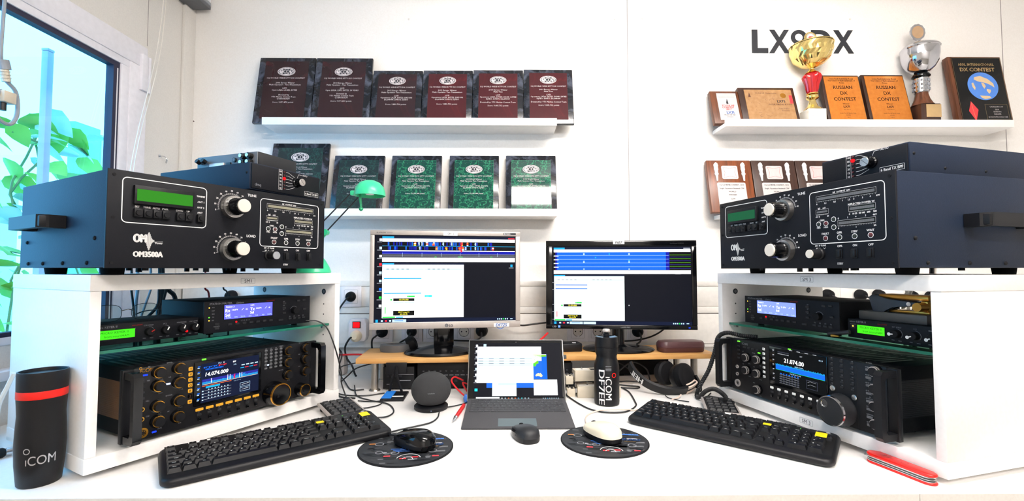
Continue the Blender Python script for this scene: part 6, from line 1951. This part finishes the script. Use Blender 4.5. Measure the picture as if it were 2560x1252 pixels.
m.loft([ring(.62, .002), ring(1, .0), ring(1.04, .012), ring(1.0, .024), ring(.62, .026), ring(.58, .014), ring(.62, .002)], 'mid_grey', caps=False); m.build('headband', t)
m = MB(Matrix.Translation((.058, .012, .026)) @ Matrix.Rotation(PI / 2 - .5, 4, 'Y')); m.lathe([(.006, -.018), (.024, -.016), (.026, 0), (.024, .012), (.012, .016), (.010, .010), (.001, .010)], 'black_matte', n=36); m.build('ear_cushion', t)
t = thing('power_brick', 'black power brick on the riser right of the tablet top', 'adapter', (.196, 1.655, RZ), .15)
m = MB(); m.box(0, .075, 0, .06, 0, .030, 'black_plastic', .004); m.build('housing', t)
m = MB(); m.box(.042, .054, .010, .018, .0301, .0305, 'print_white'); m.build('label', t)

# ------------------------------------------------------------------ headphones under the right end of the riser
t = thing('headphones', 'large black headphones with white lettering under the right end of the riser', 'headphones', (.535, 1.52, 0))
C0 = Vector((.0, .072, .0785))
def bandpt(a, r_, w_=0.0):
    # arc in a plane tipped forward
    ex = Vector((1, 0, -.10)).normalized(); ey = Vector((-.10, -.75, -.52)).normalized(); nz_ = ex.cross(ey).normalized()
    return C0 + ex * (r_ * math.cos(a)) + ey * (r_ * .96 * math.sin(a)) + nz_ * w_
rings = []
for k in range(29):
    a = math.radians(172 - k * 4.6)
    q = [bandpt(a, .118, -.018), bandpt(a, .124, -.014), bandpt(a, .124, .014), bandpt(a, .118, .018), bandpt(a, .112, .014), bandpt(a, .112, -.014)]
    rings.append([tuple(p) for p in q])
m = MB(); m.loft(rings, 'black_plastic')
zmin = min(v.co.z for v in m.bm.verts); 
m.build('headband', t)
m = MB()
def htx(x, y, z_):
    a = math.radians(146) + x / .124
    return bandpt(a, .1246, y)
m.text('HEIL', 0, 0, .022, 'print_white', 1, bold=.05, fn=lambda x, y, z_: htx(x, -y, z_), sx=.95); m.build('lettering', t)
m = MB(); 
for w0 in (-.016, .005):
    rr_ = []
    for k in range(5):
        a = math.radians(62 - k * 5.5)
        rr_.append([tuple(bandpt(a, r_, ww)) for r_, ww in ((.110, w0), (.126, w0), (.126, w0 + .010), (.110, w0 + .010))])
    m.loft(rr_, 'cable_pink')
m.build('cable_tie', t)
E1 = Vector((.058, .030, .078))
Mx = Matrix.Translation(E1) @ Matrix.Rotation(math.radians(-62), 4, 'Z') @ Matrix.Rotation(math.radians(62), 4, 'Y')
Mx = Matrix.Translation((.046, .030, .0465)) @ Matrix.Rotation(math.radians(35), 4, 'Z') @ Matrix.Rotation(math.radians(72), 4, 'X')
m = MB(Mx); m.lathe([(.020, .022), (.034, .024), (.042, .020), (.044, .010), (.042, .0)], 'black_matte', n=44, lobes=44, amp=.008); m.build('ear_cushion', t)
m = MB(Mx); m.lathe([(.043, -.0005), (.043, -.010), (.038, -.022), (.026, -.028), (.004, -.029)], 'black_plastic', n=44); m.build('ear_cup', t)
m = MB(); m.tube([tuple(bandpt(math.radians(40), .118)), (.084, -.022, .016), (.090, .0, .035), (.088, .022, .052)], .006, 'black_gloss', n=8); m.build('yoke', t)
Mx2 = Matrix.Translation((.012, .105, .0445)) @ Matrix.Rotation(math.radians(25), 4, 'Z') @ Matrix.Rotation(math.radians(80), 4, 'X')
m = MB(Mx2); m.lathe([(.020, .020), (.034, .022), (.040, .016), (.040, -.004), (.030, -.018), (.004, -.020)], 'black_matte', n=40); m.build('ear_cup', t)

# ------------------------------------------------------------------ green desk lamp behind the left amplifier
LX, LY = -.587, 1.420
t = thing('desk_lamp', 'small green desk lamp behind the left amplifier, its dome shade reaching right', 'lamp', (LX, LY, CH))
m = MB(); m.lathe([(.050, 0), (.052, .004), (.047, .018), (.034, .040), (.022, .054), (.012, .060)], 'lamp_green', n=44); m.build('base', t)
zz = lambda v: v - CH
m = MB(); m.tube([(.0, 0, .058), (.012, -.004, .09), (.038, -.006, zz(.512))], .006, 'lamp_green', n=10); m.cyl((.038, -.014, zz(.515)), (.038, .004, zz(.515)), .009, 'lamp_green', n=20); m.build('arm_joint', t)
for p0, p1 in (((-.5504 - .012, zz(.5412)), (-.4718, zz(.6369))), ((-.5480, zz(.5150)), (-.4510, zz(.6218)))):
    m = MB(); m.cyl((p0[0] - LX, -.006, p0[1]), (p1[0] - LX, -.006, p1[1]), .0021, 'dark_grey', n=10); m.build('arm_rod', t)
sxm, szm = -.4165 - LX, zz(.6258)
m = MB(); 
m.lathe([(.0465, 0), (.0460, .010), (.0415, .026), (.030, .040), (.015, .0465), (.001, .048), (.001, .0465), (.028, .0385), (.040, .025), (.0445, .010), (.045, 0), (.0465, 0)], 'lamp_green', c=(sxm, -.006, szm), n=48, caps=False); m.build('shade', t)
m = MB(); m.box(sxm - .058, sxm - .040, -.014, .002, szm + .001, szm + .016, 'lamp_green', .003); m.build('shade_bracket', t)
m = MB(); m.lathe([(.012, .0), (.016, .012), (.012, .028), (.004, .032)], 'print_white', c=(sxm, -.006, szm + .004), n=20); m.build('bulb', t)
m = MB(); m.cyl((sxm - .026, -.020, szm + .004), (sxm - .021, -.022, szm - .036), .0045, 'lamp_green_dark', r1=.0032, n=12); m.lathe([(.001, -.0066), (.005, -.004), (.0066, 0), (.005, .004), (.001, .0066)], 'lamp_green_dark', c=(sxm - .021, -.022, szm - .042), n=18); m.build('handle', t)
# ------------------------------------------------------------------ wall trunking with sockets
YT = 1.872
t = thing('cable_trunking', 'white cable trunking with sockets running along the back wall', 'trunking', (0, YT, 0))
x0, x1 = -1.29, 2.6
d = YB - YT - .0008
m = MB(); m.box(x0, x1, .004, d, .092, .3567, 'trunk_white', .002); m.build('trunk_body', t)
for z0, z1, y in ((.336, .3562, -.001), (.2543, .3335, .0), (.228, .2525, -.001), (.107, .2240, .0)):
    xs = [x0, -.70, .165, .72, 1.35, x1] if z0 > .25 else [x0, x1]
    for a, b_ in zip(xs[:-1], xs[1:]):
        m = MB(); m.box(a + .0008, b_ - .0008, y, .0041, z0, z1, 'trunk_white', .0012); m.build('cover_strip', t)
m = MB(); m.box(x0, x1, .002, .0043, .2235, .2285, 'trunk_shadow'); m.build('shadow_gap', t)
def socket(px, pz, label, plate=True, sz=.041):
    t = thing('wall_socket', label, 'socket', (px, YT - .0016, pz), group='wall sockets on the trunking')
    m = MB(); m.box(-sz, sz, -.008, .0, -sz, sz, 'pvc_white', .003)
    m.build('frame', t)
    m = MB(frontat(0, -.0082, 0)); m.frame(-sz * .66, -sz * .66, sz * .66, sz * .66, .003, .0008, 'print_grey', 1)
    m.disc(0, 0, .0205, 'wall_panel', 1, 32); m.ring(0, 0, .0185, .0205, 'mid_grey', 2); m.disc(-.0095, 0, .0026, 'jack_dark', 3, 12); m.disc(.0095, 0, .0026, 'jack_dark', 3, 12)
    m.rc(-.003, .017, .003, .0195, 'steel', 3); m.rc(-.003, -.0195, .003, -.017, 'steel', 3); m.build('insert', t)
    return t
for px, pz, lab in ((-.618, .2947, 'upper wall socket with a black plug right of the left cabinet'), (-.492, .156, 'lower wall socket behind the lower left corner of the silver monitor'), (-.376, .156, 'second lower wall socket below the silver monitor'), (-.290, .156, 'lower wall socket left of the silver monitor neck'), (-.169, .156, 'lower wall socket right of the silver monitor neck'), (.2844, .156, 'lower wall socket above the tablet right corner'), (.3640, .156, 'lower wall socket behind the sports bottle cap'), (.5219, .156, 'lower wall socket right of the black monitor neck')):
    socket(px, pz, lab)
def plug(px, pz, cordpts, label, mt='black_matte', y=YT - .010, r=.0185, L=.030, crd='cable_black', cr=.0034):
    t = thing('power_plug', label, 'plug', (px, y, pz))
    m = MB(Matrix.Rotation(PI / 2, 4, 'X')); m.lathe([(r, 0), (r, .010), (r * .8, L * .8), (r * .45, L)], mt, n=28); m.build('plug_body', t)
    m = MB(); m.tube([(0, -L + .004, 0)] + [(a - px, b_ - y, c - pz) for a, b_, c in cordpts], cr, crd); m.build('cord', t)
    return t
plug(-.618, .2947, [(-.628, 1.835, .285), (-.650, 1.828, .25), (-.668, 1.83, .20), (-.705, 1.83, .16)], 'black power plug in the upper socket right of the left cabinet', r=.0195, L=.020)
plug(-.492, .156, [(-.505, 1.815, .145), (-.515, 1.80, .13), (-.518, 1.82, .08), (-.510, 1.83, .02)], 'black power plug at the lower left corner of the silver monitor', r=.022)
plug(-.376, .156, [(-.380, 1.81, .14), (-.405, 1.79, .125), (-.41, 1.79, .114)], 'black power plug behind the grey headset on the riser')
plug(-.098, .160, [(-.100, 1.82, .14), (-.130, 1.80, .13), (-.24, 1.78, .135)], 'large black power plug right of the silver monitor neck', r=.024, L=.034)
plug(.5219, .156, [(.522, 1.81, .14), (.515, 1.80, .125), (.500, 1.80, .114)], 'black power plug behind the black monitor stand', r=.022)
for i, (px, pz, lab) in enumerate(((1.2868, .3010, 'behind the right station controller top edge'), (1.4187, .3005, 'left of the morse paddle brass frame'), (1.4921, .3005, 'right above the morse paddle brass frame'), (1.6243, .2960, 'behind the pale cables in the right cabinet'), (1.7042, .2930, 'at the far right inside the right cabinet'))):
    plug(px, pz, [(px + .012, 1.83, pz - .008), (px + .035, 1.825, pz - .030), (px + .04, 1.83, pz - .10)], 'black power plug on the back wall seen ' + lab, r=.022)
plug(-1.0858, .2985, [(-1.084, 1.835, .285), (-1.080, 1.83, .20)], 'black power plug on the back wall seen through the left cabinet', r=.022)
# switched adapter with red rocker
t = thing('switched_adapter', 'white plug adapter with a glowing red switch beside the left cabinet', 'adapter', (-.5810, YT - .0015, .1620))
m = MB()
n_ = 10
pl = []
for cx, cy, a0 in ((.022, .030, 0), (-.022, .030, 90), (-.022, -.022, 180), (.022, -.022, 270)):
    pl += [(cx + .012 * math.cos(math.radians(a0 + q * 18)), cy + .018 * math.sin(math.radians(a0 + q * 18))) for q in range(6)]
m.M = FRONT; m.prism(pl, 0, .040, 'pvc_white', .005, 3); m.build('housing', t)
m = MB(); m.box(-.019, .013, -.0425, -.0401, .012, .038, 'black_plastic', .001); m.build('switch_frame', t)
m = MB(); m.box(-.016, .010, -.046, -.0426, .0145, .0355, 'led_red', .0015); m.build('red_switch', t)
t = thing('power_plug', 'cream power plug with black cord in the red switched adapter', 'plug', (-.584, YT - .0420, .1440))
m = MB(Matrix.Rotation(PI / 2, 4, 'X')); m.lathe([(.022, 0), (.022, .012), (.019, .020), (.010, .030)], 'cream', n=30); m.build('plug_body', t)
m = MB(); m.tube([(-.006, -.026, 0), (-.018, -.030, -.008), (-.034, -.028, -.040), (-.030, -.02, -.080), (-.006, -.03, -.108), (.012, -.05, -.135), (.020, -.06, -.1405)], .0036, 'cable_black'); m.build('cord', t)

# ------------------------------------------------------------------ loose cables
def cable(label, pts, r=.0022, mt='cable_black', cat='cable', name='cable', group=None):
    c = pts[0]
    m = MB(); m.tube([(p[0] - c[0], p[1] - c[1], p[2] - c[2]) for p in pts], r, mt, n=8)
    return tag(m.build(name), label, cat, group, c)
cable('black cable crossing the gap between the two monitors', [(.02, 1.80, .196), (.06, 1.78, .190), (.12, 1.78, .197), (.22, 1.79, .206)], .0034)
cable('red cable dropping from the black monitor down behind the tablet', [(.150, 1.70, .172), (.115, 1.66, .150), (.080, 1.65, .138), (.055, 1.655, .115), (.052, 1.66, .113)], .0036, 'red_cable')
cable('pair of red wires on the desk right of the round speaker', [(-.14, 1.52, .045), (-.165, 1.50, .060), (-.172, 1.48, .050), (-.145, 1.46, .025), (-.118, 1.44, .010), (-.110, 1.46, .004)], .0026, 'red_cable')
cable('red wire lying against the tablet left edge', [(-.100, 1.535, .040), (-.120, 1.515, .034), (-.140, 1.505, .040), (-.122, 1.49, .014), (-.108, 1.480, .004)], .0026, 'red_cable')
m = MB(); m.lathe([(.004, 0), (.011, .004), (.013, .014), (.009, .024), (.002, .027)], 'scr_deep' if False else 'blue_print', n=24)
tag(m.build('cable_clip'), 'small blue clip on the red wires beside the tablet', 'clip', loc=(-.118, 1.425, 0))
Zc = .003
cable('black usb cable looping on the desk behind the left keyboard', [(-.515, 1.60, .01), (-.475, 1.50, Zc), (-.4175, 1.446, Zc), (-.352, 1.405, Zc), (-.318, 1.335, Zc), (-.3228, 1.289, Zc), (-.345, 1.268, .006), (-.365, 1.262, .008)], .0020)
cable('black cable lying from the keypad towards the phone holder', [(-.452, 1.440, Zc), (-.42, 1.432, Zc), (-.385, 1.436, Zc), (-.365, 1.438, .008)], .0018)
cable('thin black cable from the phone holder back to the left keypad', [(-.372, 1.434, .008), (-.375, 1.40, Zc), (-.40, 1.37, Zc), (-.425, 1.36, Zc)], .0018)
cable('black mouse cable running from the left mouse pad to the round speaker', [(-.262, 1.116, .012), (-.288, 1.145, .006), (-.268, 1.180, Zc), (-.2307, 1.207, Zc), (-.198, 1.235, Zc), (-.186, 1.275, Zc), (-.188, 1.32, Zc)], .0019)
cable('black speaker lead running right to the tablet', [(-.172, 1.368, .004), (-.150, 1.385, Zc), (-.128, 1.405, Zc), (-.105, 1.44, Zc)], .0017)
cable('black cable curving on the desk around the sports bottle', [(.190, 1.495, .004), (.2005, 1.455, Zc), (.2182, 1.396, Zc), (.2423, 1.343, Zc), (.2813, 1.315, Zc), (.3348, 1.321, Zc), (.378, 1.375, Zc), (.390, 1.43, Zc), (.400, 1.53, Zc), (.392, 1.58, Zc)], .0022)
cable('beige mouse cable curving from the cream mouse to the right keyboard', [(.206, 1.166, .020), (.205, 1.196, .006), (.212, 1.262, Zc), (.2287, 1.302, Zc), (.2642, 1.327, .0056), (.325, 1.329, .0068), (.362, 1.336, Zc), (.372, 1.33, .006)], .0020, 'cable_pink')
cable('pale tie hanging from the headphones band to the right keyboard', [(.548, 1.472, .010), (.536, 1.462, .004), (.520, 1.449, .004), (.508, 1.440, .004)], .0022, 'cable_pink')
cable('thin black cable from the headphones to the right keyboard', [(.500, 1.478, .006), (.505, 1.462, Zc), (.528, 1.434, Zc), (.552, 1.418, Zc)], .0016)
for i, (lab, pts, r) in enumerate((
    ('black cable bundle strand hanging down beside the left cabinet', [(-.690, 1.815, .20), (-.648, 1.69, .10), (-.608, 1.655, .05), (-.572, 1.58, .006), (-.525, 1.49, Zc), (-.47, 1.468, Zc)], .0026),
    ('black cable bending up from the desk beside the left cabinet edge', [(-.72, 1.80, .16), (-.65, 1.77, .115), (-.615, 1.76, .09), (-.622, 1.75, .03), (-.57, 1.67, .004), (-.515, 1.57, Zc), (-.475, 1.575, Zc)], .0022),
    ('black cable looping towards the riser left leg', [(-.66, 1.76, .085), (-.615, 1.70, .118), (-.600, 1.70, .105), (-.612, 1.70, .045), (-.58, 1.68, .06), (-.52, 1.66, .075), (-.455, 1.66, .082)], .0022),
    ('black cable running low to the riser left leg', [(-.575, 1.64, .012), (-.55, 1.64, .035), (-.52, 1.64, .06), (-.455, 1.65, .078)], .0024),
    ('black cable lying along the desk to the riser left foot', [(-.585, 1.56, .004), (-.53, 1.515, Zc), (-.486, 1.498, Zc), (-.44, 1.50, Zc), (-.395, 1.53, Zc)], .0020),
)):
    cable(lab, pts, r)
cable('red power cable lying low behind the riser left leg', [(-.70, 1.782, .078), (-.62, 1.783, .080), (-.53, 1.782, .079), (-.45, 1.775, .060)], .0036, 'red_cable')
m = MB(); m.box(-.10, .10, 0, .05, 0, .075, 'bezel_silver', .01)
tag(m.build('power_supply_box'), 'pale grey box on the desk behind the riser left leg', 'box', loc=(-.715, 1.79, 0))
cable('black lead curving from the black monitor down to the riser', [(.610, 1.735, .215), (.595, 1.77, .175), (.560, 1.80, .145), (.510, 1.82, .128), (.455, 1.83, .122)], .0032)
cable('white cable curving at the far left edge behind the travel mug', [(-1.066, 1.030, .178), (-1.081, 1.033, .150), (-1.100, 1.035, .110), (-1.115, 1.045, .06), (-1.130, 1.06, .02), (-1.155, 1.085, .0045), (-1.240, 1.16, .0045)], .0042, 'cable_white')
cable('black cable at the far left edge behind the travel mug', [(-1.080, .995, .120), (-1.105, 1.005, .095), (-1.130, 1.02, .055), (-1.155, 1.04, .012), (-1.190, 1.07, .0045), (-1.26, 1.12, .0045)], .0045)
t = thing('coax_connector', 'black coaxial connector with steel collar on the desk left of the travel mug', 'connector', (-1.085, 1.015, .0105), .9)
m = MB(Matrix.Rotation(PI / 2, 4, 'Y')); m.lathe([(.009, -.022), (.0105, -.018), (.0105, .012), (.008, .016)], 'black_plastic', n=22); m.build('body', t)
m = MB(Matrix.Rotation(PI / 2, 4, 'Y')); m.lathe([(.0075, .0162), (.0090, .018), (.0090, .026), (.006, .027)], 'steel', n=22); m.build('collar', t)
for lab, pts, r in (
    ('black cable arching behind the headphones band', [(.385, 1.70, .004), (.405, 1.68, .040), (.450, 1.67, .072), (.500, 1.68, .048), (.520, 1.70, .004)], .0026),
    ('black cable lying behind the sports bottle under the riser', [(.380, 1.66, .004), (.420, 1.64, .012), (.470, 1.655, .006), (.560, 1.66, .004), (.640, 1.70, .004)], .0024),
    ('thin black cable sloping from the riser to the headphones', [(.372, 1.72, .088), (.400, 1.715, .066), (.430, 1.735, .050), (.47, 1.75, .020), (.50, 1.76, .003)], .0018),
    ('black cable looped on the desk left of the headphones band', [(.372, 1.60, .003), (.400, 1.585, .003), (.440, 1.580, .003), (.452, 1.60, .003), (.42, 1.615, .003), (.385, 1.63, .003)], .0022),
):
    cable(lab, pts, r)
t = thing('radio_unit', 'dark flat box under the riser behind the headphones', 'radio accessory', (.42, 1.775, 0), .06)
m = MB(); m.box(0, .20, 0, .055, .003, .070, 'black_matte', .003); m.build('case', t)
for x in (.02, .18):
    m = MB(); m.box(x - .008, x + .008, .01, .045, 0, .0035, 'rubber'); m.build('foot', t)
# cables hanging from the amplifiers' back panels behind the cabinets
def lcw(x, y, z_):
    q = incab(LCP, LCA, x, y); return (q[0], q[1], z_)
def rcw(x, y, z_):
    q = incab(RCP, RCA, x, y); return (q[0], q[1], z_)
def drop(fn, top, pts, dd, r, mt, label):
    L_ = [fn(pts[0][0], .351, top), fn(pts[0][0], .385, top), fn(pts[0][0], dd, top - .03), fn(pts[0][0], dd, .37)] + [fn(x, dd, z_) for x, z_ in pts]
    L_ += [fn(pts[-1][0] + .004, dd, pts[-1][1] * .5), fn(pts[-1][0] + .004, dd + .004, r)]
    cable(label, L_, r, mt)
for pts, dd, r, mt, lab in (
    ([(.248, .344), (.256, .273)], .44, .0030, 'cable_black', 'thin black cable hanging behind the eyeglasses'),
    ([(.267, .344), (.264, .286)], .45, .0042, 'cable_grey', 'left grey cable hanging behind the eyeglasses'),
    ([(.2906, .343), (.276, .291), (.268, .25)], .43, .0030, 'cable_grey', 'slanted grey cable hanging behind the eyeglasses'),
    ([(.306, .3425), (.3025, .2975), (.275, .263), (.262, .25)], .415, .0042, 'cable_black', 'black cable kinked above the keyer in the left cabinet'),
    ([(.3248, .3437), (.316, .259)], .44, .0064, 'cable_black', 'thick black cable left of the station controller'),
    ([(.4465, .341), (.459, .314)], .44, .0030, 'red_handle_ink', 'thin dark red cable behind the left station controller'),
    ([(.504, .339), (.519, .311)], .44, .0026, 'cable_black', 'thin black cable behind the left station controller')):
    drop(lcw, .47, pts, dd, r, mt, lab)
cable('thick black cable bent over left of the station controller', [lcw(x_, .462, z_) for x_, z_ in ((.322, .0064), (.323, .20), (.328, .262), (.342, .335), (.348, .342), (.355, .336), (.372, .308), (.376, .2), (.376, .0064))], .0064)
for pts, dd, r, mt, lab in (
    ([(.2485, .3465), (.251, .302)], .44, .0046, 'cable_white', 'left pale cable at the right side of the right cabinet'),
    ([(.2742, .3465), (.2555, .2986), (.250, .28)], .42, .0040, 'cable_white', 'slanted pale cable at the right side of the right cabinet'),
    ([(.3057, .347), (.294, .30)], .458, .0046, 'cable_white', 'right pale cable at the right side of the right cabinet'),
    ([(.318, .349), (.319, .334), (.31, .285)], .425, .0026, 'red_handle_ink', 'thin dark red cable right of the pale cables'),
    ([(.33, .335), (.3156, .3146), (.281, .282)], .412, .0050, 'cable_black', 'black cable slanting behind the morse paddle')):
    drop(rcw, .47, pts, dd, r, mt, lab)
a_ = LCA
# thin cord from the left station controller down beside the cabinet
cable('thin black cable curving from the left glass shelf down to the radio', [lcw(.520, .05, .252), lcw(.548, .03, .248), lcw(.566, .012, .225), lcw(.574, -.012, .17), lcw(.590, -.020, .10), lcw(.60, -.012, .06), lcw(.605, -.03, .015)], .0020)
# coiled microphone cable by the right radio
core = [rcw(.105, .050, .2050), rcw(.076, .020, .2065), rcw(.046, -.008, .2120), rcw(.0225, -.020, .195), rcw(.014, -.026, .150), rcw(-.006, -.034, .090), rcw(-.028, -.048, .040), rcw(-.032, -.058, .010), rcw(-.008, -.066, .012), rcw(.020, -.066, .036), rcw(.050, -.064, .050), rcw(.080, -.066, .050), rcw(.104, -.066, .040), rcw(.100, -.068, .028)]
P = smooth_pts(core, 26)
c0 = P[0]
def rad(u): return .0072
m = MB()
rings = []
for i, p in enumerate(P):
    d_ = (P[min(i + 1, len(P) - 1)] - P[max(i - 1, 0)]).normalized()
    u_ = d_.cross(Vector((0, 0, 1))); u_ = u_.normalized() if u_.length > 1e-5 else Vector((1, 0, 0))
    v_ = d_.cross(u_)
    r_ = .0066 if i % 3 else .0052
    rings.append([tuple(p - c0 + u_ * r_ * math.cos(2 * PI * k / 12) + v_ * r_ * math.sin(2 * PI * k / 12)) for k in range(12)])
m.loft(rings, 'cable_black')
tag(m.build('coiled_cable'), 'thick coiled black microphone cable hanging left of the right radio', 'cable', loc=tuple(c0))
cable('thin black cable lying over the right keypad to the coiled cable', [(.650, 1.490, .010), (.628, 1.468, .004), (.606, 1.438, .010), (.610, 1.410, .0215), (.640, 1.380, .0215), (.655, 1.352, .0215), (.648, 1.335, .0215)], .0019)
# little jack plug on the right glass shelf
jx, jy = incab(RCP, RCA, .372, .034)
t = thing('audio_jack_plug', 'small black lead with brass jack tips lying before the right keyer', 'plug', (jx, jy, .2403), RCA + .2)
m = MB(); m.tube([(-.03, .006, .006), (.005, .0, .013), (.020, .0, .017)], .005, 'dark_grey', n=10); m.build('lead', t)
m = MB(); m.cyl((-.018, -.004, .004), (.0, -.006, .004), .0035, 'brass', r1=.002, n=12); m.build('jack_tip', t)

# printed lettering belongs to the panel it is printed on
for o in [o for o in bpy.data.objects if o.name.split('.')[0] in ('panel_lettering', 'bezel_lettering', 'case_lettering')]:
    want = {'panel_lettering': 'front_panel', 'bezel_lettering': 'bezel', 'case_lettering': 'case'}[o.name.split('.')[0]]
    d = [c for c in o.parent.children if c.name.split('.')[0] == want]
    if d:
        join(d[0], o)
